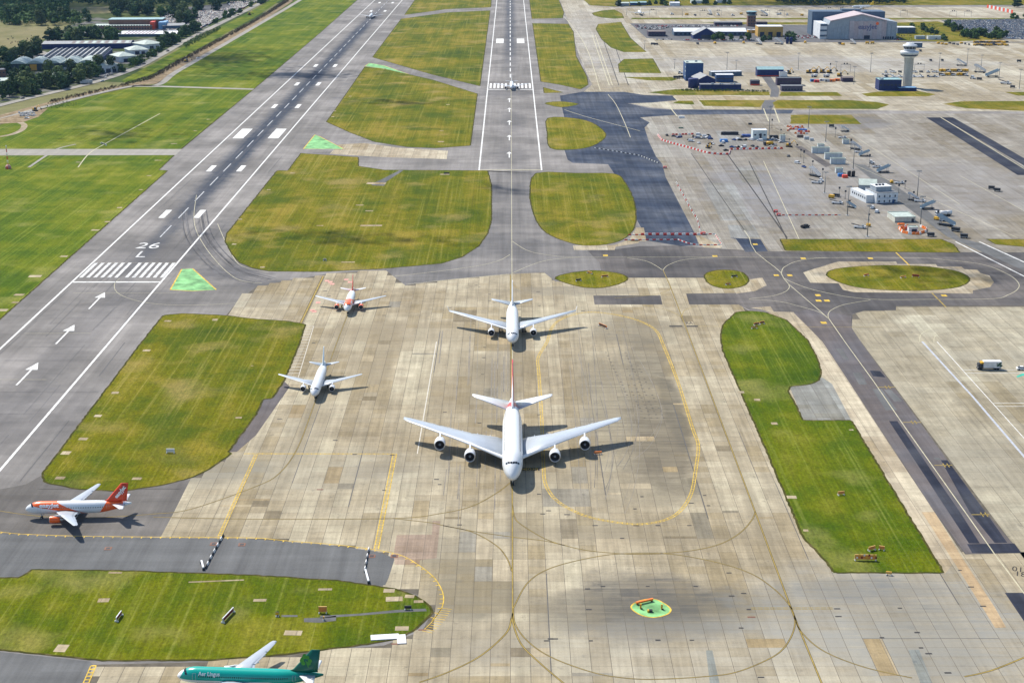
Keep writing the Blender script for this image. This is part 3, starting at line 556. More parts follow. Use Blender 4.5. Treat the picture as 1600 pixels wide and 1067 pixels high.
y1, y2 = G(797, 68)[1], G(797, 61)[1]; rects('aiming_point', [(XR + s * 12.8 - 4.6, y1, XR + s * 12.8 + 4.6, y2) for s in (-1, 1)], M_WHITE, tarmac)
rects('centre_line', [(XR + 0.6, 520, XR + 0.9, y0 + 480)], M_CREAM, tarmac)
# painted green islands
for p in ([(266, 453), (284, 421), (301, 420), (338, 453), (300, 455)], [(474, 233), (492, 211), (500, 214), (537, 233)], [(570, 104), (577, 99), (600, 103), (640, 117), (600, 108)]):
    over('green_island', p, M_GREENP, Z_M, tarmac, cover=False); w = [G(*q) for q in p]; line('island_border', w + [w[0]], 0.7, M_YELLOW, tarmac, False, z=Z_M + 0.004, world=True)
# yellow taxi lines
OL = dict(edge=0.22)
line('taxi_line', [(797.5, 430), (799, 600), (800.5, 800), (801, 960)], 0.34, M_OLIVE, apron, False, **OL)
line('taxi_line', [(801, 958), (802, 975), (815, 1007), (845, 1037), (884, 1070)], 0.34, M_OLIVE, apron, **OL)
line('taxi_line', [(801, 958), (799, 968), (790, 990), (750, 1025), (700, 1050), (655, 1066)], 0.34, M_OLIVE, apron, **OL)
loop = [(802, 950), (825, 910), (862, 887), (925, 871), (975, 865), (1050, 866), (1125, 880), (1175, 897), (1208, 919), (1230, 941), (1241, 962), (1240, 985), (1225, 1012), (1200, 1030), (1150, 1050), (1100, 1057), (1025, 1061), (975, 1059), (925, 1050), (862, 1027), (825, 1002), (805, 975)]
line('taxi_line', loop + loop[:1], 0.24, M_OLIVE, apron, **OL)
line('taxi_line', [(801, 790), (804, 808), (815, 820), (850, 841), (882, 852), (925, 861), (1000, 866), (1075, 861), (1125, 850), (1157, 832), (1175, 812), (1180, 800)], 0.24, M_OLIVE, apron, **OL)
line('taxi_line', [(615, 810), (675, 817), (692, 821), (737, 831), (775, 852), (792, 872), (800, 893)], 0.24, M_OLIVE, apron, **OL); line('taxi_line', [(692, 821), (745, 831), (800, 839), (850, 845), (882, 852)], 0.24, M_OLIVE, apron, **OL)
line('taxi_line', [(1036, 422), (1047, 447), (1068, 502), (1180, 800), (1240, 961), (1287, 1075)], 0.34, M_OLIVE, apron, False, **OL)
line('taxi_line', [(1241, 962), (1252, 987), (1287, 1017), (1350, 1042), (1425, 1059)], 0.24, M_OLIVE, apron, **OL); line('taxi_line', [(1507, 1057), (1550, 1047), (1605, 1025)], 0.4, M_OLIVE, apron, **OL)
line('taxi_line', [(543, 492), (527, 534), (492, 629), (466, 698), (437, 739), (400, 760), (300, 795), (240, 803), (137, 809), (47, 805), (-60, 788)], 0.24, M_OLIVE, apron, **OL)
line('taxi_line', [(800, 752), (775, 771), (737, 791), (690, 802), (615, 810), (400, 811), (240, 808)], 0.24, M_OLIVE, apron, **OL)
line('taxi_line', [(1047, 447), (1045, 453), (1020, 461), (960, 466)], 0.25, M_OLIVE, apron); line('taxi_line', [(1067, 500), (1062, 494), (1040, 484), (1000, 476)], 0.25, M_OLIVE, apron); line('taxi_line', [(1066, 495), (1070, 485), (1090, 478)], 0.25, M_OLIVE, apron); line('taxi_line', [(800, 440), (806, 449), (815, 453)], 0.25, M_OLIVE, apron)
line('taxi_line', [(1163, 360), (1171, 372), (1173.5, 382), (1181, 394.5), (1197.5, 408), (1211, 418), (1220, 426), (1224.5, 435), (1232, 444), (1295, 498), (1320, 534), (1365, 596), (1415, 669), (1508, 800), (1555, 867), (1604, 932)], 0.35, M_CREAM, cross_taxi, False)
line('taxi_line', [(1221, 427), (1223, 420), (1229, 415.5), (1242, 409.5), (1265, 405), (1300, 403), (1425, 403), (1475, 406), (1537, 414), (1575, 429), (1591, 442), (1590, 452), (1575, 461), (1550, 467), (1450, 468), (1350, 467), (1275, 454), (1237, 441), (1226, 435)], 0.35, M_CREAM, cross_taxi)
line('taxi_line', [(800, 377), (825, 392), (860, 399), (907, 402), (1117, 402), (1300, 403)], 0.32, M_CREAM, cross_taxi); line('taxi_line', [(800, 427), (850, 408), (907, 402)], 0.3, M_CREAM, tarmac)
line('taxi_line', [(980, 403), (1012, 409), (1035, 422)], 0.3, M_CREAM, cross_taxi); line('taxi_line', [(1117, 402), (1070, 406), (1045, 414), (1036, 422)], 0.3, M_CREAM, cross_taxi)
line('taxi_line', [(1232, 444), (1233, 450), (1225, 457), (1205, 463), (1170, 467)], 0.3, M_CREAM, cross_taxi); line('taxi_line', [(1170, 468), (1215, 471), (1250, 479), (1280, 488), (1293, 497)], 0.3, M_CREAM, cross_taxi); line('taxi_line', [(1295, 498), (1294, 491), (1300, 484), (1320, 476), (1360, 469)], 0.3, M_CREAM, cross_taxi)
line('taxi_line', [(797, 398), (775, 409), (725, 419), (617, 432)], 0.3, M_CREAM, tarmac); line('edge_marking', [(635, 444.5), (700, 437.5), (795, 428.5)], 0.4, M_CREAM, tarmac, False)
line('taxi_line', [(363, 397), (345, 353), (310, 363), (300, 383), (330, 420), (400, 441), (470, 440)][1:] and [(307, 305), (303, 340), (310, 368), (335, 405), (370, 436), (410, 443)], 0.3, M_CREAM, tarmac); line('taxi_line', [(187, 435), (179, 444), (182, 456), (200, 466), (235, 474), (285, 477), (350, 475), (410, 470)], 0.25, M_CREAM, tarmac)
line('edge_marking', [(340, 350), (352, 378), (362, 398), (378, 416), (420, 426)], 0.3, M_CREAM, tarmac)
line('hold_line', [(1090, 510), (1230, 511), (1380, 511)], 0.24, M_OLIVE, apron, False)
rects('hold_bar', [(*G(1046, 511), *G(1066, 509)), (*G(1073, 511), *G(1090, 509))], M_BLACK, apron)
ground_text('hold_text', 'RA', 1077, 505, 3.2, 4, M_BLACK, apron)
# hatched borders
ladder('hatched_line', [(855, 534), (841, 559), (842, 584), (846, 646), (849, 721), (851, 751), (860, 771), (875, 786), (900, 800), (925, 809), (962, 816), (1000, 819), (1037, 813), (1062, 799), (1080, 771), (1087, 734), (1091, 696), (1082, 669), (1060, 599), (1037, 541), (1025, 517), (1000, 502), (962, 492), (925, 488), (900, 491), (875, 500), (862, 513)], 0.95, 0.22, 1.6, 0.30, M_YELLOW, apron, closed=True)
ladder('hatched_line', [(-150, 812), (0, 831), (50, 835), (150, 838), (325, 839.5), (400, 840.5), (450, 845), (525, 851), (587, 859), (625, 867), (650, 880), (675, 899), (687, 915), (693, 932), (690, 950), (675, 970)], 1, 0.30, 3.0, 0.34, M_YELLOW, apron, inward=-1.1)
ladder('hatched_line', [(690, 950), (676, 970), (660, 986)], 1, 0.22, 1.3, 0.22, M_YELLOW, apron, inward=3.0)
ladder('hatched_line', [(382, 709), (618, 709.5)], 0.8, 0.2, 1.6, 0.2, M_YELLOW, apron, False); ladder('hatched_line', [(617, 709), (588, 858)], 1.3, 0.30, 1.3, 0.3, M_YELLOW, apron, False); ladder('hatched_line', [(400, 711), (343, 838)], 1.0, 0.24, 1.6, 0.4, M_YELLOW, apron, False)
ladder('hatched_line', [(146, 1040), (133, 1070)], 1.4, 0.3, 1.8, 0.6, M_YELLOW, apron, False)
ladder('hatched_line', [(474, 510), (448, 590)], 9.5, 0.25, 4.3, 0.35, paint('dull_white_line', (0.5, 0.47, 0.40), wear=0.2), apron, False)
line('guide_line', [(682, 534), (652, 709)], 0.35, paint('dull_white_line', (0.5, 0.47, 0.40)), apron, False); line('guide_line', [(505, 432), (470, 505)], 0.9, M_OLIVE, apron, False, edge=0.5)
line('edge_line', [(1441, 534), (1520, 620), (1604, 718)], 0.9, paint('blue_white_line', (0.36, 0.38, 0.42), wear=0.25), east_apron, False); line('edge_line', [(1464, 534), (1604, 689)], 0.3, M_WHITE, east_apron, False)
for y, x in ((578, 1505), (583, 1510), (630, 1552), (635, 1556)): line('stand_line', [(x, y), (1800, y)], 0.3, M_WHITE, east_apron, False)
line('curved_line', [(1437, 534), (1440, 522), (1462, 513), (1525, 511), (1620, 512)], 0.3, M_CREAM, east_apron); line('curved_line', [(1459, 536), (1463, 524), (1490, 517), (1560, 516)], 0.25, M_CREAM, east_apron)
over('green_arrow', [(1588, 588), (1597, 584), (1620, 583), (1620, 587), (1598, 587), (1590, 590)], paint('teal_paint', (0.03, 0.35, 0.25)), Z_M, east_apron, cover=False)
for x, y, k in ((1383, 605, 1), (1423, 660, 1), (1472, 727, 1), (1530, 804, 1)):
    a, b_ = G(x - 12, y), G(x + 16, y); rects('stand_mark', [(a[0], a[1] - 0.25, b_[0], a[1] + 0.25), (a[0] + 3.2, a[1] - 1.8, a[0] + 3.6, a[1] + 1.8), (a[0] + 4.6, a[1] - 1.8, a[0] + 5.0, a[1] + 1.8)], M_OLIVE, cross_taxi)
for x, y in ((946, 399.5), (1117, 400.5), (1255, 404), (1360, 404), (1213, 430.5), (1234, 430.5), (1287, 504.5), (1278, 461.5), (1180, 382), (1475, 462), (1279, 470), (1292, 470)):
    a = G(x, y); rects('ground_sign', [(a[0] - 1.3, a[1] - 1.7, a[0] + 1.3, a[1] + 1.7)], M_YELLOW, cross_taxi, Z_M + 0.002)
line('taxi_line', [(1400, 395), (1422, 416)], 0.7, M_YELLOW, cross_taxi, False); line('taxi_line', [(1456, 458), (1478, 480)], 0.7, M_OLIVE, cross_taxi, False)
line('dotted_line', [(1493, 378), (1620, 442)], 0.8, M_WHITE, cross_taxi, False); line('dotted_line', [(1530, 378), (1640, 428)], 0.8, M_WHITE, cross_taxi, False)
line('stand_line', [(1193, 252), (1249, 375)], 0.4, M_CREAM, cross_taxi, False); line('stand_line', [(1170, 252), (1230, 375)], 0.7, M_BLACK, cross_taxi, False); line('stand_line', [(1080, 240), (1163, 360)], 0.5, M_BLACK, cross_taxi, False)
line('stand_line', [(1137, 242), (1230, 372)], 0.9, M_BLACK, cross_taxi, False, z=Z_M + 0.006); line('taxi_line', [(950, 148), (962, 163), (975, 190), (985, 215)], 0.5, M_CREAM, new_asphalt); line('taxi_line', [(882, 172), (920, 184), (1000, 205)], 0.6, M_CREAM, new_asphalt)
line('dotted_line', [(1470, 184), (1610, 270)], 0.7, M_CREAM, cross_taxi, False, z=Z_P + 0.012); line('stand_line', [(1500, 275), (1604, 332)], 0.3, M_CREAM, cross_taxi, False)
for p in ([(1052, 151), (1059, 158)], [(1040, 160), (1058, 182)], [(1193, 170), (1201, 190)], [(1210, 170), (1218, 192)]): line('road_line', p, 0.9, M_CREAM, cross_taxi, False, z=Z_P + 0.012)
for a, b_ in (((1208, 201), (1590, 372)), ((1330, 210), (1500, 320))): line('road_line', [a, ((a[0] + b_[0]) / 2, (a[1] + b_[1]) / 2), b_], 0.3, M_CREAM, cross_taxi, False, z=Z_P + 0.012)
for x in (925, 930, 940, 955): line('joint_line', [(x, 55), (x + 27, 134)], 0.8, M_BLACK if x > 936 else M_CREAM, cross_taxi, False)
line('joint_line', [(855, -2), (908, 60), (938, 142)], 0.7, M_CREAM, cross_taxi, True)
PINKP = paint('faded_red_paint', (0.52, 0.24, 0.19), wear=0.3)
for x, y in ((511, 439), (516, 441), (519, 444), (541, 437), (547, 441), (497, 473), (488, 485), (491, 487)):
    a = G(x, y); rects('red_mark', [(a[0] - 1.1, a[1] - 1.5, a[0] + 1.1, a[1] + 1.5)], PINKP, apron)
a = G(829, 733); rects('info_panel', [(a[0] - 3.2, a[1] - 1.5, a[0] + 3.2, a[1] + 1.5)], M_BLACK, apron); ground_text('info_text', 'HEO.HY', 829, 733, 5.6, 2.4, M_YELLOW, apron, z=Z_M + 0.01)
ground_text('stand_text', '01', 1588.5, 889, 2.6, 3.4, M_BLACK, apron, -0.35); ground_text('stand_text', '18', 1596, 897, 2.6, 3.4, M_BLACK, apron, -0.35)
xs = [1178 + 9.9 * i for i in range(13)]
for x in xs: a = G(x, 950.5); rects('dash_mark', [(a[0] - 0.8, a[1] - 0.5, a[0] + 0.8, a[1] - 0.2), (a[0] - 0.8, a[1] + 0.3, a[0] + 0.8, a[1] + 0.6)], M_OLIVE, apron)
# tyre tracks and blast marks where aircraft turn
M_TYRE = asphalt_mat('tyre_marks', (0.135, 0.133, 0.137), lanes=False, var=0.3)
for o in [random.uniform(-9, 9) for _ in range(20)]: line('tyre_track', [(300, 330), (306, 365), (325, 395), (360, 425), (410, 440)], 0.15 + 0.5 * random.random() ** 2, M_TYRE, tarmac, off=o, z=Z_M - 0.006)
M_RUB = paint('rubber_trace', (0.11, 0.096, 0.075), wear=0.4, scale=0.15); M_RUB2 = paint('faint_rubber_trace', (0.165, 0.142, 0.108), wear=0.35, scale=0.15)
for k in range(24):
    x0 = random.uniform(870, 1015); w = random.uniform(0.10, 0.26); j = random.uniform(-5, 5); ya, yb_ = random.uniform(500, 620), random.uniform(680, 810); bow = random.uniform(14, 46) * (1 if x0 > 930 else .4)
    pt = [(x0 + j, ya), (x0 + bow * .6, ya + (yb_ - ya) * .3), (x0 + bow, ya + (yb_ - ya) * .6), (x0 + bow * .8 - (x0 - 940) * .12, ya + (yb_ - ya) * .85), (x0 + bow * .4 - (x0 - 940) * .3, yb_)]
    line('tyre_track', pt, w, random.choice((M_RUB, M_RUB2, M_RUB2)), apron, z=Z_SLAB + 0.005 + k * .0002)
for k in range(26):
    x0 = random.uniform(690, 800); y0_ = random.uniform(495, 760); line('tyre_track', [(x0, y0_), (x0 - (800 - x0) * .05, y0_ + random.uniform(40, 110))], random.uniform(.15, .5), M_RUB2, apron, False, z=Z_SLAB + 0.006)
M_TAR = paint('sealant_black', (0.06, 0.055, 0.05), wear=0.3)
for i, j0, n in ((-31, 84, 9), (-24, 100, 14), (-14, 96, 16), (-10, 92, 10), (6, 94, 12), (12, 90, 22), (16, 96, 10), (17, 84, 12), (24, 78, 9), (38, 72, 12), (44, 70, 9), (48, 74, 6), (55, 70, 7), (-6, 120, 12), (9, 122, 9), (-20, 118, 12), (2, 70, 12), (27, 94, 10)):
    line('sealed_joint', [(i * PITCHX, j0 * PITCHY), (i * PITCHX + .05, (j0 + n) * PITCHY)], random.uniform(.18, .36), M_TAR, apron, False, z=Z_SLAB + .008, world=True)
for j, i0, n in ((72, 40, 9), (74, 18, 7), (80, 4, 8), (86, 22, 6), (95, -30, 9), (104, 10, 6), (112, -26, 5), (69, 44, 12)): line('sealed_joint', [(i0 * PITCHX, j * PITCHY), ((i0 + n) * PITCHX, j * PITCHY)], random.uniform(.14, .24), M_TAR, apron, False, z=Z_SLAB + .010, world=True)
M_TARP = asphalt_mat('crack_seal', (0.125, 0.122, 0.122), lanes=False)
for k in range(16): yy = 470 + k * 21 + random.uniform(-5, 5); line('crack_seal', [(XL - 22 + random.uniform(0, 8), yy), (XL + random.uniform(8, 36), yy + random.uniform(-.6, .6))], .22, M_CREAM if k % 3 == 0 else M_TARP, tarmac, False, z=Z_M - .004, world=True)
for k in range(40): x0 = random.uniform(-21, 33) + XL; yy = random.uniform(430, 1150); line('tyre_streak', [(x0, yy), (x0 + random.uniform(-1, 1), yy + random.uniform(20, 90))], random.uniform(.15, .5), M_TARP, tarmac, False, z=Z_M - .008, world=True)
REP = [concrete_mat(f'repair_{n}', tint=t, cells=False, px=50, py=50) for n, t in (('pale', (1.12, 1.12, 1.14)), ('grey', (0.78, 0.84, 0.98)), ('dark', (0.68, 0.68, 0.70)), ('buff', (1.02, 0.97, 0.90)))]
rr = random.Random(11); done_ = 0; taken_ = set(); mid_ = G(1018, 950)
while done_ < 70:
    px_, py_ = rr.uniform(300, 1580), rr.uniform(450, 1060); c_ = G(px_, py_); i_, j_ = math.floor(c_[0] / PITCHX), math.floor(c_[1] / PITCHY); nx, ny = rr.choice((1, 1, 1, 2)), rr.choice((1, 1, 2, 3, 4))
    q_ = [(i_ * PITCHX + .1, j_ * PITCHY + .05), ((i_ + nx) * PITCHX - .1, j_ * PITCHY + .05), ((i_ + nx) * PITCHX - .1, (j_ + ny) * PITCHY - .05), (i_ * PITCHX + .1, (j_ + ny) * PITCHY - .05)]
    if rr.random() < .35: q_ = [(x_, y_ if k_ < 2 else q_[0][1] + 1.6) for k_, (x_, y_) in enumerate(q_)]
    if not all(inside(p_, WA) for p_ in q_) or any(inside(p_, o_) for o_ in OVER for p_ in q_): continue
    cl_ = {(i_ + a_, j_ + e_) for a_ in range(nx) for e_ in range(ny)}
    if cl_ & taken_ or math.hypot(c_[0] - mid_[0], c_[1] - mid_[1]) < 30: continue
    taken_ |= cl_
    sheet('repaired_bay', q_, Z_SLAB + .003, rr.choice(REP), apron); done_ += 1
# tie-down rings in rows on the stained bay
pts = [(947 + c * 10 + r * 2.5 + random.uniform(-.5, .5), 551 + r * 5.1) for c in range(5) for r in range(21) if not (c == 1 and r < 9) and not (c == 0 and r > 13) and not (c == 2 and r < 5) and not (c == 4 and r < 4) and random.random() < 0.9]
for x, y in pts: a = G(x, y); b = MB(); b.box(a[0], a[1], Z_SLAB, 0.85, 0.28, 0.05, random.uniform(-.4, .4)); b.box(a[0], a[1], Z_SLAB, 0.25, 0.7, 0.046, 0.2); b.build('tie_down_ring', paint('dark_iron', (0.05, 0.045, 0.04)), apron)
DR = [(930, 821), (994, 821), (1028, 821), (1077, 821), (972, 841), (886, 804), (848, 803), (942, 916), (1012, 916), (1087, 916), (918, 920), (920, 952), (854, 1001), (860, 998), (867, 998), (923, 1001), (1028, 1000), (1081, 1000), (1139, 895), (1162, 927), (1143, 931), (1170, 952), (1158, 981), (1189, 1058), (1308, 951), (1310, 963), (1406, 950), (1378, 996), (1433, 988), (1439, 1012), (1451, 1021), (1481, 1051), (1500, 891), (1517, 917), (1536, 947), (1101, 774), (1107, 790), (1080, 786), (1003, 776), (992, 795), (857, 798), (842, 772), (842, 648), (437, 655), (524, 688), (554, 710), (613, 711), (600, 766), (682, 749), (687, 757), (695, 644), (749, 661), (757, 543), (756, 559), (754, 585), (490, 536), (718, 820), (744, 446), (749, 449), (765, 460), (765, 470), (772, 473), (703, 481), (740, 506), (808, 516), (843, 478), (841, 456), (887, 489), (911, 486), (602, 456), (600, 493), (508, 455), (514, 463)]
b = MB(); b.box(0, 0, 0, 1.5, 0.62, 0.05); b.box(0, 0, 0.05, 1.3, 0.45, 0.015, mi=1); dm = b.mesh('drain_cover', [paint('dark_iron', (0.05, 0.045, 0.04)), paint('drain_grate', (0.025, 0.022, 0.02))])
for x, y in DR: o = link('drain_cover', dm, apron); o.location = (*G(x, y), Z_SLAB); o.scale = (random.uniform(.7, 1.25), random.uniform(.8, 1.2), 1)
for x, y in ((1174, 964), (660, 984), (618, 1006), (629, 1004), (500, 765)): a = G(x, y); b = MB(); b.box(a[0], a[1], Z_SLAB, 2.2, 0.7, 0.05); b.build('rusty_cover', paint('rust', (0.16, 0.065, 0.035)), apron)
# small concrete pads set in the grass
M_PAD = concrete_mat('pad_concrete', tint=(1.05, 1.0, 0.95), cells=False)
PADS = [(grass_lower, [(229, 548, 4, 3), (180, 614, 3.5, 3), (153, 650, 3.5, 3), (130, 686, 4, 3), (103, 708, 4, 4), (94, 747, 4, 3), (214, 748, 4, 2.6), (373, 653, 3, 2), (394, 572, 1.2, 1), (262, 502, 4, 3), (336, 500, 3, 4)]),
        (grass_ellipse, [(96, 1013, 4, 5), (162, 938, 4, 3), (180, 895, 5, 1.4), (338, 908, 20, 0.9), (508, 921, 5, 1.6), (406, 938, 4.6, 2), (458, 989, 6, 3.4), (616, 936, 6, 3.6), (640, 932, 3.4, 2.4), (654, 940, 3.4, 2), (628, 982, 4.6, 3), (608, 923, 4, 3)]),
        (grass_centre, [(562, 321, 6, 3), (577, 330, 6, 3), (580, 353, 16, 5), (500, 353, 5, 2), (457, 271, 4, 3), (420, 297, 3, 3), (410, 418, 3, 3), (544, 410, 9, 2.6), (588, 287, 16, 8), (695, 273, 8, 4), (375, 343, 3, 3), (366, 382, 3, 3)]),
        (left_field, [(233, 275, 4, 3), (220, 297, 3, 3), (187, 325, 4, 4), (168, 347, 4, 4), (149, 360, 6, 4), (100, 401, 5, 4), (55, 432, 8, 5), (30, 461, 6, 4), (4, 485, 6, 5), (24, 473, 4, 3), (247, 251, 6, 3), (123, 254, 5, 3), (272, 225, 6, 3), (305, 205, 3, 3), (326, 187, 4, 3)]),
        (fields[3], [(523, 174, 3, 4), (520, 183, 3, 4), (547, 151, 3, 4), (562, 129, 3, 4), (689, 222, 6, 6), (690, 205, 4, 3), (700, 164, 4, 3), (600, 108, 4, 3)]), (grass_long, [(1210, 662, 3, 3), (1183, 625, 3, 3), (1237, 777, 4, 3), (1158, 613, 3, 3), (1259, 829, 2, 2), (1330, 672, 2, 1.4)])]
for par, L in PADS:
    for x, y, w, d in L: a = G(x, y); b = MB(); b.box(a[0], a[1], Z_G - 0.05, w * .8, d * .8, 0.09, random.uniform(-.1, .1)); b.build('concrete_pad', M_PAD, par)
for par, p in ((grass_ellipse, [(475, 966), (505, 965), (525, 962), (525, 970), (500, 973), (475, 972)]), (grass_ellipse, [(500, 962), (560, 959), (620, 953), (665, 951), (667, 955), (620, 957), (560, 962), (500, 966)]), (grass_ellipse, [(440, 961), (465, 961), (465, 964), (440, 964)]), (grass_centre, [(585, 286), (598, 280), (625, 266), (630, 267), (604, 284), (600, 291), (580, 290)])):
    sheet('paved_strip', world_poly(p), Z_G + 0.02, M_ASPH_GREY, par)
a = G(607, 996); b = MB(); b.box(a[0] - 1, a[1], Z_G, 7.6, 2.8, 0.25, 0.12); b.box(a[0] + 3.6, a[1] - 1.2, Z_G, 2.4, 5.0, 0.24, 0.12); b.build('white_slab', paint('white_slab', (0.62, 0.62, 0.64)), grass_ellipse)
# ------------------------------------------------------------------ aircraft
M_PW = paint('aircraft_white', (0.62, 0.64, 0.665), 0.34, 0.45, wear=0.06, scale=0.5)
M_WING = paint('wing_grey', (0.36, 0.40, 0.45), 0.35, 0.5, wear=0.05, scale=0.3)
M_FLAP = paint('flap_grey', (0.31, 0.345, 0.39), 0.4, 0.5, wear=0.06, scale=0.3)
M_METAL = paint('bare_metal', (0.62, 0.62, 0.63), 0.3, 0.5, 0.85, wear=0.05)
M_DARK = paint('dark_opening', (0.012, 0.012, 0.014), 0.7, 0.2)
M_GLASS = paint('cockpit_glass', (0.012, 0.016, 0.022), 0.08, 0.6)
M_TYREB = paint('tyre_rubber', (0.02, 0.02, 0.02), 0.9, 0.2)
M_STRUT = paint('gear_strut', (0.45, 0.45, 0.46), 0.4, 0.5)
M_ORANGE = paint('bright_orange', (0.80, 0.115, 0.012), 0.32, 0.5, wear=0.04, scale=0.2)
M_RED = paint('tail_red', (0.66, 0.055, 0.012), 0.35, 0.5, wear=0.04)
M_TEXTW = paint('white_letters', (0.82, 0.82, 0.82), 0.4, 0.4)

def livery_orange(R, zc, L):
    """orange front that sweeps down to the belly, white middle, orange tail cone"""
    m = Mat('orange_and_white_livery', 0.28, 0.5); x, y, z = m.xyz(m.pos(True))
    q = m.ma('DIVIDE', m.ma('SUBTRACT', z, zc), R)
    k = L / 33.84
    a = m.ma('LESS_THAN', y, m.ma('MULTIPLY', m.ma('ADD', 15.3, m.ma('MULTIPLY', q, -5.0)), k))
    b = m.ma('GREATER_THAN', q, m.ma('SUBTRACT', 0.76, m.ma('MULTIPLY', y, 0.0866 / k)))
    c = m.ma('GREATER_THAN', y, 2.0)
    front = m.ma('MULTIPLY', m.ma('MULTIPLY', a, b), c)
    r = m.ma('MULTIPLY', m.ma('GREATER_THAN', y, m.ma('MULTIPLY', m.ma('ADD', 24.8, m.ma('MULTIPLY', q, 1.4)), k)), m.ma('LESS_THAN', y, 31.2 * k))
    f = m.ma('MAXIMUM', front, r)
    return m.out(m.mix(f, (0.66, 0.68, 0.70), (0.80, 0.115, 0.012)))
def livery_teal(R, zc):
    m = Mat('teal_and_white_livery', 0.22, 0.5); x, y, z = m.xyz(m.pos(True))
    q = m.ma('DIVIDE', m.ma('SUBTRACT', z, zc), R)
    low = m.ma('LESS_THAN', q, m.rng(y, 24, 36, -0.30, -1.2)); nose = m.ma('LESS_THAN', m.ma('SUBTRACT', y, m.ma('MULTIPLY', q, 1.2)), 1.15)
    teal = m.mix(m.rng(y, 25, 36, 0, 1, True), (0.0, 0.33, 0.27), (0.0, 0.13, 0.09))
    return m.out(m.mix(m.ma('MAXIMUM', low, nose), teal, (0.78, 0.80, 0.80)))
def livery_redtail(zc, y0):
    m = Mat('white_and_red_livery', 0.28, 0.5); x, y, z = m.xyz(m.pos(True))
    f = m.ma('MULTIPLY', m.ma('GREATER_THAN', m.ma('ADD', y, m.ma('MULTIPLY', m.ma('ABSOLUTE', x), -1.3)), y0), m.ma('LESS_THAN', y, y0 + 7))
    return m.out(m.mix(f, (0.66, 0.68, 0.70), (0.55, 0.03, 0.03)))
def fin_bands():
    m = Mat('banded_fin', 0.3, 0.5); x, y, z = m.xyz(m.pos(True)); w = m.ma('MULTIPLY', m.noise(0.12, 2, 0.5, m.pos(True)), 3.0)
    t = m.rng(m.ma('ADD', m.ma('SUBTRACT', y, m.ma('MULTIPLY', z, 0.75)), w), 45, 62)
    col = m.ramp(t, [(0.0, (0.8, 0.8, 0.8)), (0.18, (0.8, 0.8, 0.8)), (0.2, (0.55, 0.03, 0.03)), (0.48, (0.55, 0.03, 0.03)), (0.5, (0.02, 0.25, 0.07)), (0.66, (0.02, 0.25, 0.07)), (0.68, (0.8, 0.8, 0.8)), (0.84, (0.03, 0.03, 0.03))])
    m.t.nodes[col.node.name].color_ramp.interpolation = 'CONSTANT'; return m.out(col)
M_BLUETINT = paint('pale_blue_tail', (0.50, 0.62, 0.72), 0.3, 0.5)

class Body:
    def __init__(s, L, rx, rz, zc, Ln, Lt, drop, up):
        s.L, s.rx, s.rz, s.zc, s.Ln, s.Lt, s.drop, s.up = L, rx, rz, zc, Ln, Lt, drop, up
    def ring(s, y):
        if y < s.Ln:
            t = max(y / s.Ln, 0.0); k = (1 - (1 - t) ** 2.1) ** 0.58 if t > 0 else 0.0
            return s.rx * k, s.rz * k, s.zc - s.drop * (1 - t) ** 2
        if y > s.L - s.Lt:
            t = (y - (s.L - s.Lt)) / s.Lt; k = 1 - 0.90 * t ** 1.55
            return s.rx * k, s.rz * (1 - 0.88 * t ** 1.6), s.zc + s.up * t ** 1.6
        return s.rx, s.rz, s.zc
    def at(s, y, ang, off=0.0):                # ang: 0 = right side, 90 = crown
        a, b, c = s.ring(y); t = math.radians(ang); return ((a + off) * math.cos(t), y, c + (b + off) * math.sin(t))
    def mesh(s, n=36):
        ys = [s.Ln * (i / 14) ** 1.7 for i in range(15)]; ys[0] = 0.02
        k = max(6, int((s.L - s.Lt - s.Ln) / 3)); ys += [s.Ln + (s.L - s.Lt - s.Ln) * i / k for i in range(1, k + 1)]; ys += [s.L - s.Lt + s.Lt * i / 14 for i in range(1, 15)]
        b = MB(); b.grid([[s.at(y, -90 + 360 * i / n) for i in range(n)] for y in ys], 0, True, True, True); return b
    def patch(s, b, y0, y1, a0, a1, off, mi=0, n=3):
        rows = [[s.at(y0 + (y1 - y0) * i / n, a0 + (a1 - a0) * j / n, off) for j in range(n + 1)] for i in range(n + 1)]
        b.grid(rows, mi, True)
FOIL = [(1.0, 0.0), (0.75, 0.042), (0.45, 0.072), (0.2, 0.066), (0.06, 0.040), (0.0, 0.0), (0.06, -0.026), (0.2, -0.036), (0.45, -0.034), (0.75, -0.016)]
def wing_mesh(secs, side, thick=1.0, vertical=False):
    rows = []
    for x, y, c, z in secs:
        rows.append([((side * x, y + u * c, z + w * c * thick) if not vertical else (w * c * thick, y + u * c, z)) for u, w in FOIL])
    b = MB(); b.grid(rows, 0, True, True, True); return b
def lerp(a, b, t): return tuple(p + (q - p) * t for p, q in zip(a, b))
def wing_at(secs, x):
    for a, b in zip(secs, secs[1:]):
        if a[0] <= x <= b[0]: return lerp(a, b, (x - a[0]) / (b[0] - a[0]))
    return secs[-1]
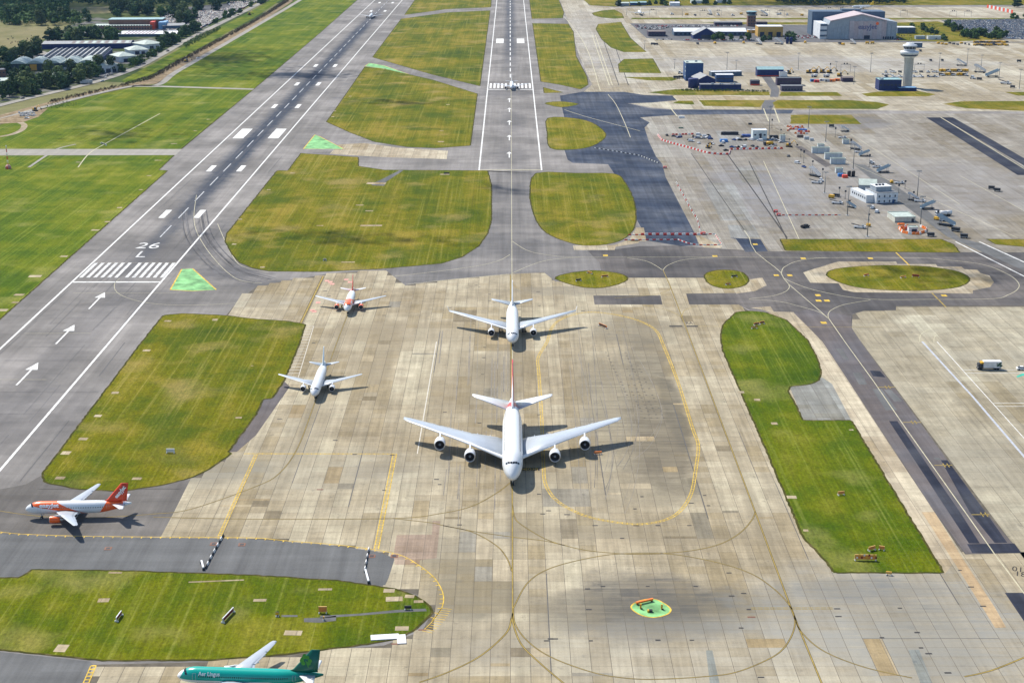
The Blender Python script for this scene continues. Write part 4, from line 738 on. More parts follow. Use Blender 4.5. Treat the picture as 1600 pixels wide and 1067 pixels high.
def engine(par, x, y, z, L, r, wy, wz, shell, lip=None, cowl_dark=False):
    b = MB(); n = 28
    prof = [(0.80, .14), (0.84, .05), (0.90, 0.0), (0.97, .03), (1.02, .12), (1.04, .30), (1.0, .52), (0.86, .74), (0.74, .76)]
    rows = [[(x + r * k * math.cos(2 * math.pi * i / n), y + L * t, z + r * k * math.sin(2 * math.pi * i / n)) for i in range(n)] for k, t in prof]
    b.grid(rows[3:], 0, True, True); b.grid(rows[:4], 1, True, True)
    e = b.build('engine', [shell, lip or M_METAL], par)
    b = MB(); b.tube((x, y + L * .14, z), (x, y + L * .16, z), r * .80, r * .80, 24); b.build('fan', M_DARK, e)
    b = MB(); b.tube((x, y + L * .02, z), (x, y + L * .14, z), r * .02, r * .24, 12); b.build('spinner', M_FLAP, e)
    b = MB(); b.tube((x, y + L * .70, z), (x, y + L * .94, z), r * .60, r * .40, 20); b.tube((x, y + L * .94, z), (x, y + L * 1.1, z), r * .26, r * .05, 12); b.build('exhaust', M_METAL, e)
    b = MB(); w = r * 0.13
    for s_ in (1,):
        p = [(y + L * .22, z + r * .98), (y + L * .75, z + r * .7), (wy + 2.6, wz - 0.1), (wy + 0.2, wz + 0.22), (wy - 0.6, wz + 0.2)]
        k = len(b.v); b.v += [(x - w, a, c) for a, c in p] + [(x + w, a, c) for a, c in p]; m_ = len(p)
        b.face(range(k, k + m_)); b.face(range(k + 2 * m_ - 1, k + m_ - 1, -1))
        for i in range(m_): j = (i + 1) % m_; b.face((k + i, k + m_ + i, k + m_ + j, k + j))
    b.build('pylon', M_PW, e)
def gear(par, name, x, y, ztop, wr, pairs, spread):
    b = MB(); b.tube((x, y, wr), (x, y, ztop), 0.13, 0.2, 10); b.tube((x, y + .2, wr + .5), (x, y + 1.3, ztop), 0.07, 0.07, 6)
    g = b.build(name, M_STRUT, par)
    for i in range(pairs):
        yy = y + (i - (pairs - 1) / 2) * wr * 2.25
        for s_ in (-1, 1):
            b = MB(); b.tube((x + s_ * spread - .19, yy, wr), (x + s_ * spread + .19, yy, wr), wr, wr, 16); b.tube((x + s_ * spread - .2, yy, wr), (x + s_ * spread + .2, yy, wr), wr * .45, wr * .45, 10, 1)
            b.build('wheel', [M_TYREB, M_STRUT], g)
def wrap_text(par, body, name, s, y0, y1, ang, h, side, mat, bold=0.03):
    """lettering laid on the fuselage skin; side -1 is the port side when the nose points to -Y"""
    me = text_mesh(s, 1.0, bold); bm = bmesh.new(); bm.from_mesh(me)
    bmesh.ops.triangulate(bm, faces=bm.faces[:]); bmesh.ops.subdivide_edges(bm, edges=[e for e in bm.edges if e.calc_length() > 0.25], cuts=2, use_grid_fill=False)
    xs = [v.co.x for v in bm.verts]; ys = [v.co.y for v in bm.verts]; ax, bx, my = min(xs), max(xs), (min(ys) + max(ys)) / 2; hh = max(ys) - min(ys)
    for v in bm.verts:
        y = y0 + (v.co.x - ax) / (bx - ax) * (y1 - y0); d = (v.co.y - my) / hh * h; r = body.ring(y)[1]
        a = ang + math.degrees(d / r); p = body.at(y, a if side > 0 else 180 - a, 0.035); v.co = p
    bm.normal_update(); bm.to_mesh(me); bm.free(); me.materials.clear(); me.materials.append(mat); return link(name, me, par)

def airliner(name, label, loc, rz, t, fus=None, fin_mat=None, eng_mat=None, text=None, fin_text=None, winglet=None, clover=False, group=None, tip_mat=None, lip=None, windows=True, eng_lip=None):
    root = thing(name, label, 'airliner', loc, rz, group); B = Body(*t['body']); fus = fus or M_PW
    f = B.mesh().build('fuselage', fus, root)
    # glazing, doors and the row of cabin windows on the skin
    ck = t['cockpit']; b = MB()
    for s_ in (-1, 1):
        for i in range(3):
            a0 = 90 + s_ * (ck[3] * (0.06 + i * 0.95)); a1 = 90 + s_ * (ck[3] * (0.06 + i * 0.95 + 0.84)); d = i * ck[2]
            rows = []
            for u in range(3):
                rows.append([B.at(ck[0] + d * .55 + (ck[1] - ck[0]) * u / 2 + (v / 3) * ck[2] * .55, a0 + (a1 - a0) * v / 3, 0.03) for v in range(4)])
            b.grid(rows if s_ < 0 else rows[::-1], 0, True)
    b.build('cockpit_window', M_GLASS, f)
    if windows:
        for deck in t['decks']:
            for s_ in (-1, 1):
                b = MB(); y = deck[0]
                while y < deck[1]:
                    a = deck[2]; da = math.degrees(0.19 / B.rz); pa, pb = (a - da, a + da)
                    if s_ < 0: pa, pb = 180 - a + da, 180 - a - da
                    B.patch(b, y, y + 0.26, pa, pb, 0.02, 0, 1); y += 0.535
                b.build('window_row', M_GLASS, f, 'stuff')
        M_DOORL = paint('door_outline', (0.45, 0.46, 0.48), 0.4, 0.5)
        for y, w, h in t['doors']:
            for s_ in (-1, 1):
                b = MB(); a = t['decks'][0][2] - 4; da = math.degrees(h / 2 / B.rz); e = 0.05; de = math.degrees(e / B.rz)
                q = lambda u: u if s_ > 0 else 180 - u
                for y0_, y1_, a0, a1 in ((y, y + e, a - da, a + da), (y + w - e, y + w, a - da, a + da), (y, y + w, a - da, a - da + de), (y, y + w, a + da - de, a + da)): B.patch(b, y0_, y1_, q(a0), q(a1), 0.022, 0, 3)
                b.build('door', M_DOORL, f)
    b = MB(); yb0, yb1 = t['belly']; hw = t['body'][1]
    rows = []
    for i in range(9):
        u = i / 8; k = math.sin(math.pi * min(max(u, 0.02), 0.98)) ** 0.5; rows.append([(hw * 1.06 * k * math.cos(a_), yb0 + (yb1 - yb0) * u, B.zc - B.rz * 0.52 + B.rz * 0.62 * k * math.sin(a_)) for a_ in [math.pi + math.pi * j / 10 for j in range(11)]])
    b.grid(rows, 0, True); b.build('belly_fairing', fus if fus is M_PW else M_PW, f)
    W = t['wing']
    for s_ in (-1, 1):
        w = wing_mesh(W, s_, t.get('thick', 1.0)).build('wing', M_WING, root)
        for fa, fb in t['flaps']:
            b = MB(); A, C = wing_at(W, fa), wing_at(W, fb)
            pt = lambda S, u, o: (s_ * S[0], S[1] + u * S[2], S[3] + o + S[2] * 0.072 * t.get('thick', 1.0) * (1 - u) * 1.55)
            q = [pt(A, .74, .03), pt(C, .74, .03), pt(C, 1.015, .03), pt(A, 1.015, .03)]; q2 = [(p[0], p[1], p[2] - 0.14) for p in q]
            k = len(b.v); b.v += q + q2
            for fc in ((0, 1, 2, 3), (7, 6, 5, 4), (0, 4, 5, 1), (1, 5, 6, 2), (2, 6, 7, 3), (3, 7, 4, 0)): b.face([k + i for i in fc])
            b.build('flap', M_FLAP, w)
        A, C = W[0], W[-1]; b = MB()   # polished leading edge
        rows = [[(s_ * S[0], S[1] + u * S[2] - 0.02, S[3] + o * S[2] * t.get('thick', 1.0)) for u, o in ((0.055, 0.043), (0.012, 0.022), (-0.004, 0.0), (0.055, -0.03))] for S in W]
        b.grid(rows, 0, True); b.build('slat', paint('leading_edge', (0.62, 0.64, 0.67), 0.3, 0.5), w)
        for fx in t['tracks']:
            S = wing_at(W, fx); b = MB(); yy = S[1] + S[2] * .72
            b.grid([[(s_ * fx + .20 * k * math.cos(a_), yy + u * S[2] * .42 , S[3] - 0.16 + .26 * k * math.sin(a_)) for a_ in [2 * math.pi * j / 8 for j in range(8)]] for u, k in ((0, .1), (.2, .8), (.5, 1), (.8, .7), (1, .08))], 0, True, True, True); b.build('flap_fairing', tip_mat or M_WING, w)
        if winglet:
            S = W[-1]; h, lean, sw = winglet; b = MB()
            rows = [[(s_ * (S[0] + lean * k) + wv * .5 * S[2] * (1 - .6 * k), S[1] + sw * k + u * S[2] * (1 - .62 * k), S[3] + h * k) for u, wv in FOIL] for k in (0, .35, 1)]
            b.grid(rows, 0, True, True, True); b.build('winglet', tip_mat or M_PW, w)
        sb = wing_mesh(t['stab'], s_, 0.9).build('tailplane', M_WING if fus is M_PW else M_PW, root)
        b = MB(); A, C = t['stab'][0], t['stab'][-1]
        q = [(s_ * S[0], S[1] + u * S[2], S[3] + S[2] * .06 * (1 - u) + .03) for S, u in ((A, .72), (C, .72), (C, 1.01), (A, 1.01))]
        b.quad(q if s_ > 0 else q[::-1]); q2 = [(p[0], p[1], p[2] - .12) for p in q]; b.quad(q2[::-1] if s_ > 0 else q2); b.build('elevator', M_FLAP, sb)
        for ex, ey, ez, eL, er in t['engines']:
            S = wing_at(W, ex); engine(root, s_ * ex, ey, ez, eL, er, S[1], S[3], eng_mat or M_PW, eng_lip)
    fm = wing_mesh(t['fin'], 1, 0.8, True).build('fin', fin_mat or fus, root)
    A, C = t['fin'][-2], t['fin'][-1]; b = MB()
    for s_ in (-1, 1): b.quad([(s_ * .09, A[1] + A[2] * .70, A[3]), (s_ * .05, C[1] + C[2] * .70, C[3]), (s_ * .03, C[1] + C[2] * 1.005, C[3]), (s_ * .04, A[1] + A[2] * 1.005, A[3])][::s_])
    if t.get('rudder'): b.build('rudder', fin_mat or fus, fm)
    gear(root, 'nose_gear', 0, t['ng'][0], B.zc - B.rz * .8, t['ng'][1], 1, 0.32)
    for gx, gy, gr, gp in t['mg']:
        for s_ in (-1, 1): gear(root, 'main_gear', s_ * gx, gy, B.zc - B.rz * .6, gr, gp, gr * .85)
    if text:
        for s_ in (-1, 1): wrap_text(root, B, 'airline_name', text[0], *((text[1], text[2]) if s_ > 0 else (text[2], text[1])), text[3], text[4], s_, M_TEXTW, text[5])
    if fin_text:
        word, yc, zc_, h, ang = fin_text
        for s_ in (-1, 1):
            me = text_mesh(word, 1.0, 0.04); me.materials.clear(); me.materials.append(M_TEXTW); c_, n_ = math.cos(ang), math.sin(ang)
            for v in me.vertices:
                a, e = v.co.x * h, v.co.y * h
                u, w_ = (a * c_ - e * n_, a * n_ + e * c_) if s_ > 0 else (-a * c_ - e * n_, -a * n_ + e * c_)
                v.co = (s_ * 0.40, yc + u, zc_ + w_)
            link('fin_name', me, fm)
    if clover:
        mg_ = paint('light_green_leaf', (0.05, 0.27, 0.03), 0.4, 0.4); F = t['fin']
        for s_ in (-1, 1):
            b = MB(); cy, cz, R_ = 33.3, 8.8, 1.08
            for ang in (90, 205, 335):
                for da in (-24, 24):
                    a_ = math.radians(ang + da); px, pz = cy + R_ * .95 * math.cos(a_), cz + R_ * .95 * math.sin(a_)
                    b.quad([(s_ * 0.40, px + R_ * .50 * math.cos(2 * math.pi * i / 14) , pz + R_ * .50 * math.sin(2 * math.pi * i / 14)) for i in range(14)][::(1 if s_ < 0 else -1)])
            b.quad([(s_ * .402, cy - .12, cz), (s_ * .402, cy + .12, cz), (s_ * .402, cy + .75, cz - 1.9), (s_ * .402, cy + .5, cz - 1.9)][::(1 if s_ < 0 else -1)])
            b.build('clover_emblem', mg_, fm)
    return root

T_A380 = dict(body=(70.4, 3.57, 4.2, 6.35, 11.0, 24.0, 1.75, 2.3), cockpit=(3.3, 4.1, 0.6, 19), decks=[(9.5, 60, 4), (13, 55, 42)], doors=[(7, 1.2, 2.2), (16, 1.2, 2.2), (28, 1.2, 2.2), (43, 1.2, 2.2), (57, 1.2, 2.2)], belly=(18, 44),
    wing=[(2.6, 18.5, 20.5, 3.9), (14.5, 28.7, 12.2, 5.3), (27, 38.4, 7.6, 6.6), (38.2, 46.8, 4.2, 7.7), (39.7, 48.6, 2.6, 7.9)], flaps=[(5, 14), (15, 26), (27.5, 37.5)], tracks=[8, 12.5, 18, 23, 29], thick=1.0,
    stab=[(1.2, 56.5, 11.0, 8.2), (14.2, 66.6, 3.8, 10.1), (15.1, 68.0, 2.0, 10.25)], fin=[(0, 50.5, 15.5, 9.3), (0, 54.5, 12.4, 11.5), (0, 65.0, 5.6, 24.1)], rudder=True,
    engines=[(14.9, 23.0, 3.05, 6.6, 1.95), (25.8, 31.5, 4.25, 6.6, 1.95)], ng=(4.95, 0.62), mg=[(6.2, 33.5, 0.7, 2), (2.6, 36.2, 0.7, 3)])
T_A330 = dict(body=(57.5, 2.82, 2.82, 5.15, 7.0, 19.0, 0.75, 1.5), cockpit=(2.45, 3.2, 0.5, 21), decks=[(7, 48, 12)], doors=[(5.6, 1, 1.9), (14.5, 1, 1.9), (33, .8, 1.5), (46.5, 1, 1.9)], belly=(17, 35),
    wing=[(2.2, 18.0, 12.2, 4.1), (9.6, 23.8, 7.6, 4.9), (20, 31.6, 4.9, 6.0), (29.0, 38.2, 2.5, 6.9)], flaps=[(4.2, 9.4), (10, 19.5), (20.2, 27.5)], tracks=[7, 12, 16, 20.5],
    stab=[(0.8, 48.4, 7.2, 6.7), (9.2, 54.4, 2.7, 7.7), (9.7, 55.2, 1.6, 7.75)], fin=[(0, 43.0, 11.0, 7.4), (0, 45.0, 9.2, 8.6), (0, 52.3, 3.6, 17.2)], rudder=True,
    engines=[(9.37, 17.6, 2.75, 5.6, 1.48)], ng=(6.65, 0.52), mg=[(5.3, 29.2, 0.7, 2)])
def narrow(L, d):
    return dict(body=(L, 1.98, 2.07, 3.75, 5.2, 12.0, 0.55, 1.05), cockpit=(1.75, 2.35, 0.42, 22), decks=[(6.0 , L - 8.6, 14)], doors=[(4.4, .9, 1.9), (L - 7.7, .8, 1.8)], belly=(11.0 - d, 21.5 - d),
        wing=[(1.5, 11.3 - d, 7.6, 2.85), (6.4, 14.4 - d, 4.15, 3.4), (12, 17.8 - d, 2.75, 4.05), (16.6, 20.6 - d, 1.55, 4.6), (17.0, 21.0 - d, 1.0, 4.65)], flaps=[(2.6, 6.2), (6.6, 11.8), (12.2, 16)], tracks=[4.2, 7.6, 10.6],
        stab=[(0.5, L - 6.4, 4.4, 4.75), (5.9, L - 2.9, 1.5, 5.3), (6.2, L - 2.6, 1.0, 5.33)], fin=[(0, L - 9.0, 7.6, 5.45), (0, L - 7.6, 6.2, 6.2), (0, L - 2.85, 2.3, 11.75)], rudder=True,
        engines=[(5.75, 10.6 - d, 1.95, 4.4, 1.12)], ng=(5.07 - (0.2 if d else 0), 0.38), mg=[(3.8, 17.7 - d, 0.58, 1)])
T_320, T_319 = narrow(37.57, 0.0), narrow(33.84, 1.6)

airliner('double_deck_airliner', 'huge white double deck airliner with four engines and red tail root', (0.75, 473.4), 0, T_A380, fus=livery_redtail(6.35, 55.5), fin_mat=fin_bands())
airliner('widebody_airliner', 'plain white twin engine widebody with dark winglets, queued behind the double decker', (0.95, 630.4), 0, T_A330, winglet=(1.9, 0.7, 1.8), tip_mat=None)
airliner('narrowbody_airliner', 'all white narrowbody with pale blue fin, beside the ladder marked grass edge', (-76.9, 562.8), 0, T_320, fin_mat=M_BLUETINT)
airliner('narrowbody_airliner', 'orange and white narrowbody seen nose on with orange engines, red marks beside it', (-76.5, 684.0), 0, T_319, fus=livery_orange(2.07, 3.75, 33.84), fin_mat=M_RED, eng_mat=M_ORANGE, text=('easyJet', 5.0, 10.2, 36, 1.25, 0.035), fin_text=('easyJet', 0, 0, 0.01, 0))
airliner('narrowbody_airliner', 'orange and white narrowbody seen side on with lettered orange tail, on grey asphalt', (-155.6, 450.75), math.radians(-87.6), T_319, fus=livery_orange(2.07, 3.75, 33.84), fin_mat=M_RED, eng_mat=M_ORANGE, tip_mat=None,
         text=('easyJet', 4.9, 11.1, 33, 1.75, 0.045), fin_text=('easyJet', 30.55, 8.75, 1.75, math.radians(49)))
airliner('narrowbody_airliner', 'teal green narrowbody with clover leaf tail, cut by the lower edge', (-84.7, 344.7), math.radians(-93.5), T_320, fus=livery_teal(2.07, 3.75), fin_mat=paint('deep_green_fin', (0.0, 0.105, 0.065), 0.3, 0.5), text=('Aer Lingus', 5.9, 11.4, 30, 1.35, 0.012), clover=True)
x, y = G(799.5, 141.5); airliner('narrowbody_airliner', 'white and teal narrowbody standing on the striped runway threshold', (x, y - 5), 0, T_320, fin_mat=M_PW, eng_mat=M_PW)
x, y = G(579, 29.6); airliner('narrowbody_airliner', 'small dark bellied airliner rolling far down the black streaked runway', (x, y - 5), 0, T_319, fus=M_PW, fin_mat=M_PW, eng_mat=paint('dark_cowling', (0.03, 0.035, 0.06)))
x, y = G(998, 22); airliner('narrowbody_airliner', 'white airliner parked tail up at the distant terminal stands, near a grass point', (x, y), math.radians(180), T_320, fin_mat=M_PW)
x, y = G(1331, 15); airliner('narrowbody_airliner', 'white airliner with yellow fin showing above the blue hangar roof', (x, y), math.radians(-75), T_320, fin_mat=paint('yellow_fin', (0.75, 0.48, 0.02)))
# ------------------------------------------------------------------ buildings
def wallmat(name, col, rough=0.7, seam=0.0, wear=0.12):
    m = Mat(name, rough, 0.3); n = m.noise(0.35, 4, 0.6, m.pos(True)); c = m.gain(m.mix(0, col, col), m.rng(n, 0.3, 0.7, 1 - wear, 1 + wear))
    drip = m.noise(1.0, 3, 0.6, m.map((0.9, 0.9, 0.07), vec=m.pos(True))); c = m.gain(c, m.rng(drip, 0.35, 0.7, 1 - wear, 1.03))
    return m.out(c)
B_NAVY = wallmat('navy_cladding', (0.018, 0.030, 0.115)); B_BLUE = wallmat('blue_cladding', (0.03, 0.075, 0.19)); B_PALEBLUE = wallmat('pale_blue_panel', (0.20, 0.36, 0.56))
B_SLATE = wallmat('slate_blue_cladding', (0.075, 0.115, 0.17)); B_PINK = wallmat('pinkish_grey_panel', (0.44, 0.37, 0.38)); B_GREY = wallmat('grey_cladding', (0.30, 0.345, 0.39)); B_WHITE = wallmat('white_cladding', (0.60, 0.63, 0.66))
B_BRICK = wallmat('brick_wall', (0.20, 0.11, 0.075)); B_PURPLE = wallmat('dark_plum_cladding', (0.055, 0.04, 0.07)); B_YELLOW = wallmat('yellow_cladding', (0.50, 0.31, 0.08)); B_CREAM = wallmat('concrete_wall', (0.46, 0.44, 0.39))
R_PALE = wallmat('pale_green_roof', (0.40, 0.46, 0.42), wear=0.16); R_GREY = wallmat('grey_roof', (0.26, 0.27, 0.28), wear=0.16); R_WHITE = wallmat('white_roof', (0.62, 0.64, 0.66)); R_TEAL = wallmat('teal_roof', (0.24, 0.38, 0.40)); R_DARK = wallmat('dark_roof', (0.09, 0.10, 0.12)); R_BROWN = wallmat('brown_roof', (0.16, 0.13, 0.12))
GLZ = paint('window_glass', (0.03, 0.045, 0.07), 0.12, 0.6); DOORM = paint('door_dark', (0.025, 0.03, 0.05), 0.5, 0.3); DOORO = paint('door_orange', (0.62, 0.30, 0.03), 0.6, 0.3)
def frame(p0, p1):
    a, b = G(*p0), G(*p1); return a, math.atan2(b[1] - a[1], b[0] - a[0]), math.hypot(b[0] - a[0], b[1] - a[1])
def shell(b, x0, y0, x1, y1, z0, z1, mi=0):
    for q in (((x0, y0), (x1, y0)), ((x1, y0), (x1, y1)), ((x1, y1), (x0, y1)), ((x0, y1), (x0, y0))):
        (ax, ay), (bx, by) = q; b.quad([(ax, ay, z0), (bx, by, z0), (bx, by, z1), (ax, ay, z1)], mi)
def windows(par, xs, zs, w, h, y=-0.06, name='window', mat=None):
    b = MB(); b.box(0, 0, 0, w, 0.12, h); me = b.mesh(name, mat or GLZ)
    for z in zs:
        for x in xs: o = link(name, me, par); o.location = (x, y, z)
def building(name, label, p0, p1, depth, top, wall, roof, kind='flat', cat='building', ridge=2.5, win=None, doors=(), group=None, plinth=None, h=None, vents=0, over=0.4):
    a, rz, w = frame(p0, p1); h = h or HT(*p0, top); root = thing(name, label, cat, (*a, 0), rz, group)
    b = MB(); shell(b, 0, 0, w, depth, -0.2, h)
    if kind == 'gable_x':                        # ridge along the front
        b.quad([(0, depth, h), (0, 0, h), (0, depth / 2, h + ridge)]); b.quad([(w, 0, h), (w, depth, h), (w, depth / 2, h + ridge)])
    if kind == 'gable_y':                        # gable faces the front
        b.quad([(0, 0, h), (w, 0, h), (w / 2, 0, h + ridge)]); b.quad([(w, depth, h), (0, depth, h), (w / 2, depth, h + ridge)])
    wl = b.build('wall', wall, root); o = over; b = MB()
    if kind == 'flat':
        b.box(w / 2, depth / 2, h - 0.25, w - 0.5, depth - 0.5, 0.12); r = b.build('roof', roof, root)
        b = MB()
        for cx, cy, sx, sy in ((w / 2, 0, w + .24, .3), (w / 2, depth, w + .24, .3), (0, depth / 2, .3, depth - .3), (w, depth / 2, .3, depth - .3)): b.box(cx, cy, h - 0.1, sx, sy, 0.32)
        b.build('parapet', roof, r)
    elif kind == 'gable_x':
        t = 0.15
        for s0, s1 in ((-o, depth / 2), (depth + o, depth / 2)):
            z0 = h - o * ridge / (depth / 2); q = [(-o, s0, z0), (w + o, s0, z0), (w + o, s1, h + ridge), (-o, s1, h + ridge)]
            if s0 > s1: q = q[::-1]
            b.quad([(x, y, z + t) for x, y, z in q]); b.quad([(x, y, z + 0.02) for x, y, z in q[::-1]]); b.quad([q[0], q[1], (q[1][0], q[1][1], q[1][2] + t), (q[0][0], q[0][1], q[0][2] + t)])
        r = b.build('roof', roof, root)
    elif kind == 'gable_y':
        t = 0.15
        for s0, s1 in ((-o, w / 2), (w + o, w / 2)):
            z0 = h - o * ridge / (w / 2); q = [(s0, depth + o, z0), (s0, -o, z0), (s1, -o, h + ridge), (s1, depth + o, h + ridge)]
            if s0 > s1: q = q[::-1]
            b.quad([(x, y, z + t) for x, y, z in q]); b.quad([(x, y, z + 0.02) for x, y, z in q[::-1]])
        r = b.build('roof', roof, root)
    elif kind == 'hip':
        i = min(w, depth) * 0.42; t = h + ridge
        q = [(-o, -o, h), (w + o, -o, h), (w + o, depth + o, h), (-o, depth + o, h)]; e = [(i, i, t), (w - i, i, t), (w - i, depth - i, t), (i, depth - i, t)]
        for k in range(4): b.quad([q[k], q[(k + 1) % 4], e[(k + 1) % 4], e[k]])
        b.quad(e); b.quad(q[::-1]); r = b.build('roof', roof, root)
    elif kind == 'vault':
        n = int(ridge); rows = []
        for k in range(n * 6 + 1):
            x = w * k / (n * 6); z = h + abs(math.sin(math.pi * k / 6)) * 1.9; rows.append([(x, -o, z), (x, depth + o, z)])
        b.grid(rows, 0, True); r = b.build('roof', roof, root)
    for k in range(vents):
        b = MB(); b.box(random.uniform(.1, .9) * w, random.uniform(.2, .8) * depth, h - 0.1, random.uniform(1, 2.4), random.uniform(1, 2), random.uniform(.7, 1.5)); b.build('roof_vent', B_GREY, r)
    if win:
        n, zs, ww, wh = win; windows(wl, [w * (i + .5) / n for i in range(n)], zs, ww, wh)
    for dx, dw, dh, dm in doors: b = MB(); b.box(dx * w, -0.08, 0, dw, 0.2, dh); b.build('door', dm, wl)
    if plinth: b = MB(); b.box(w / 2, -0.07, 0, w, 0.12, plinth[0]); b.build('plinth', plinth[1], wl)
    return root, wl, r, w, h

# control tower
x, y = G(1417, 137); ct = thing('control_tower', 'tall concrete control tower with white collar and dark glazed cab', 'control tower', (x, y, 0), 0.15)
ctH = 42.0; b = MB(); prof = [(4.5, -0.2), (4.4, 1), (4.25, 27.5), (4.4, 28.5)]; b.lathe(prof, n=32); sh = b.build('shaft', B_CREAM, ct)
for i in range(8):
    a = 2 * math.pi * i / 8; b = MB(); b.box(4.25 * math.cos(a), 4.25 * math.sin(a), 0, 0.7, 1.2, 28, a); b.build('rib', B_CREAM, sh)
b = MB(); b.lathe([(4.3, 28.2), (6.2, 29.4), (7.4, 30.4), (7.6, 30.5)], n=40); b.build('flare', B_WHITE, ct)
b = MB(); b.lathe([(7.6, 30.5), (8.3, 30.9), (8.3, 32.1)], n=40); b.build('dark_band', GLZ, ct)
b = MB(); b.lathe([(8.35, 32.1), (8.75, 32.2), (8.75, 34.2), (8.4, 34.9), (6.4, 34.9)], n=40); col_ = b.build('collar', B_WHITE, ct)
b = MB(); b.tube((5, 5.5, 34.9), (5, 5.5, 37.4), 0.12); b.tube((-6, -4, 34.9), (-6, -4, 36.8), 0.1); b.build('aerial', B_GREY, col_)
b = MB(); b.lathe([(5.2, 34.9), (5.4, 36.3), (5.6, 37.0)], n=36); b.build('cab_wall', B_WHITE, ct)
b = MB(); b.lathe([(5.6, 37.0), (6.55, 39.6)], n=24, sm=False); cab = b.build('cab_glass', GLZ, ct)
for i in range(12):
    a = 2 * math.pi * i / 12; b = MB(); b.tube((5.66 * math.cos(a), 5.66 * math.sin(a), 37), (6.62 * math.cos(a), 6.62 * math.sin(a), 39.6), 0.10, n=5); b.build('mullion', B_WHITE, cab)
b = MB(); b.lathe([(6.9, 39.6), (7.0, 40.1), (6.2, 41.0), (4.0, 41.6), (3.6, 42.6), (0.2, 42.8)], n=36); rf = b.build('roof', B_WHITE, ct)
for px, py, hh in ((0, 0, 5.2), (2.5, 1, 3), (-2.4, 1.5, 3.4), (1.2, -2.6, 2.6), (-1.6, -2, 3)): b = MB(); b.tube((px, py, 41.4), (px, py, 41.6 + hh), 0.11, 0.05, 6); b.build('antenna', B_GREY, rf)
building('tower_base_building', 'navy building with pale blue end at the foot of the control tower', (1373, 142), (1408, 142), 16, 125, B_NAVY, R_TEAL, win=(6, (4.5,), 1.6, 1.6), vents=4)
building('tower_annex', 'low navy annex with pale blue roof before the control tower', (1404, 143), (1432, 143), 9, 137.5, B_NAVY, B_PALEBLUE)

# big hangar
a, rz, w = frame((1292, 61.5), (1400, 61.5)); hg = thing('maintenance_hangar', 'great pinkish grey hangar with stepped front, lettering and dark blue rear', 'hangar', (*a, 0), rz)
H1 = HT(1292, 61.5, 39); pk = HT(1340, 61.5, 22.5); ev = HT(1300, 61.5, 33); k = w / 108.0
prof = [(0, 0), (w, 0), (w, HT(1400, 61.5, 35)), (92 * k, ev + .5), (52 * k, pk), (4 * k, ev), (2 * k, H1), (0, H1)]
b = MB(); kk = len(b.v); n_ = len(prof); D_ = 46
b.v += [(p, 0, q) for p, q in prof] + [(p, D_, q) for p, q in prof]; b.face(range(kk, kk + n_)); b.face(range(kk + 2 * n_ - 1, kk + n_ - 1, -1))
for i in range(n_): j = (i + 1) % n_; b.face((kk + i, kk + n_ + i, kk + n_ + j, kk + j))
hw = b.build('wall', B_GREY, hg)
b = MB()
for s0, s1, z0, z1 in ((4 * k, 52 * k, ev, pk), (52 * k, 92 * k, pk, ev + .5)): b.quad([(s0, -1.2, z0 + .3), (s1, -1.2, z1 + .3), (s1, D_, z1 + .3), (s0, D_, z0 + .3)]); b.quad([(s0, -1.2, z0 - 1.0), (s1, -1.2, z1 - 1.0), (s1, -1.2, z1 + .3), (s0, -1.2, z0 + .3)]); b.quad([(s0, -1.2, z0 - 1), (s0, 0, z0 - 1), (s1, 0, z1 - 1), (s1, -1.2, z1 - 1)])
b.build('roof', B_PINK, hg)
b = MB(); b.box(-6 * k + 50 * k, D_ + 14, 0, 116 * k, 28, HT(1280, 61.5, 23.5)); b.box(50 * k, D_ + 14, HT(1280, 61.5, 23.5), 30 * k, 12, 2); b.build('rear_block', B_SLATE, hg)
b = MB(); b.box(-6 * k, D_ / 2, 0, 11 * k, D_, HT(1283, 60, 36)); b.build('side_aisle', B_WHITE, hg)
dz = HT(1340, 61.5, 33)
for i in range(8):
    b = MB(); x0 = (34 + i * 7.2) * k; b.box(x0 + 3.5 * k, -0.35 - 0.12 * (i % 2), 0, 7.1 * k, 0.6, dz - 0.6 * (i % 2)); b.build('door_panel', B_PINK if i % 2 else wallmat('light_pinkish_panel', (0.44, 0.40, 0.42)), hw)
for i in range(5): b = MB(); b.box((4 + i * 6) * k + 2.4 * k, -0.3, 0, 5.8 * k, 0.5, H1 - 6 + i * 1.2); b.build('cladding_panel', B_GREY, hw)
for i in range(2): b = MB(); b.box((94 + i * 6) * k + 2 * k, -0.3, 0, 5.6 * k, 0.5, HT(1400, 61.5, 36) - 1 - i * 3); b.build('cladding_panel', B_GREY, hw)
b = MB(); b.box(62 * k, -0.75, 0, 9 * k, 0.5, 4.6); b.build('open_doorway', DOORM, hw)
for i in range(5): b = MB(); b.box((88 + i * 3.6) * k, -0.75, 0, 2.4 * k, 0.4, 3.2); b.build('door', DOORM, hw)
for i in range(3): b = MB(); b.box(-6 * k, -0.2, 3 + i * 6.5, 10.4 * k, 0.5, 2.2); b.build('window_band', B_SLATE, hw)
me = text_mesh('easyJet', 1.0, 0.02); me.materials.clear(); me.materials.append(paint('hangar_letters', (0.13, 0.135, 0.24)))
xs = [v.co.x for v in me.vertices]; sc_ = 29 * k / (max(xs) - min(xs)); zc_ = HT(1353, 61.5, 42.5)
for v in me.vertices: v.co = (62 * k + v.co.x * sc_, -0.95, zc_ + v.co.y * sc_ * 1.05)
link('hangar_name', me, hw); b = MB(); b.tube((77 * k, -0.8, zc_ + 4.2), (77 * k, -0.95, zc_ + 4.2), 1.9, 1.9, 14); b.build('orange_emblem', M_ORANGE, hw)
building('hangar_shed', 'flat grey shed with white roof beside the great hangar', (1402, 53), (1430, 53), 18, 43.5, B_SLATE, R_WHITE)
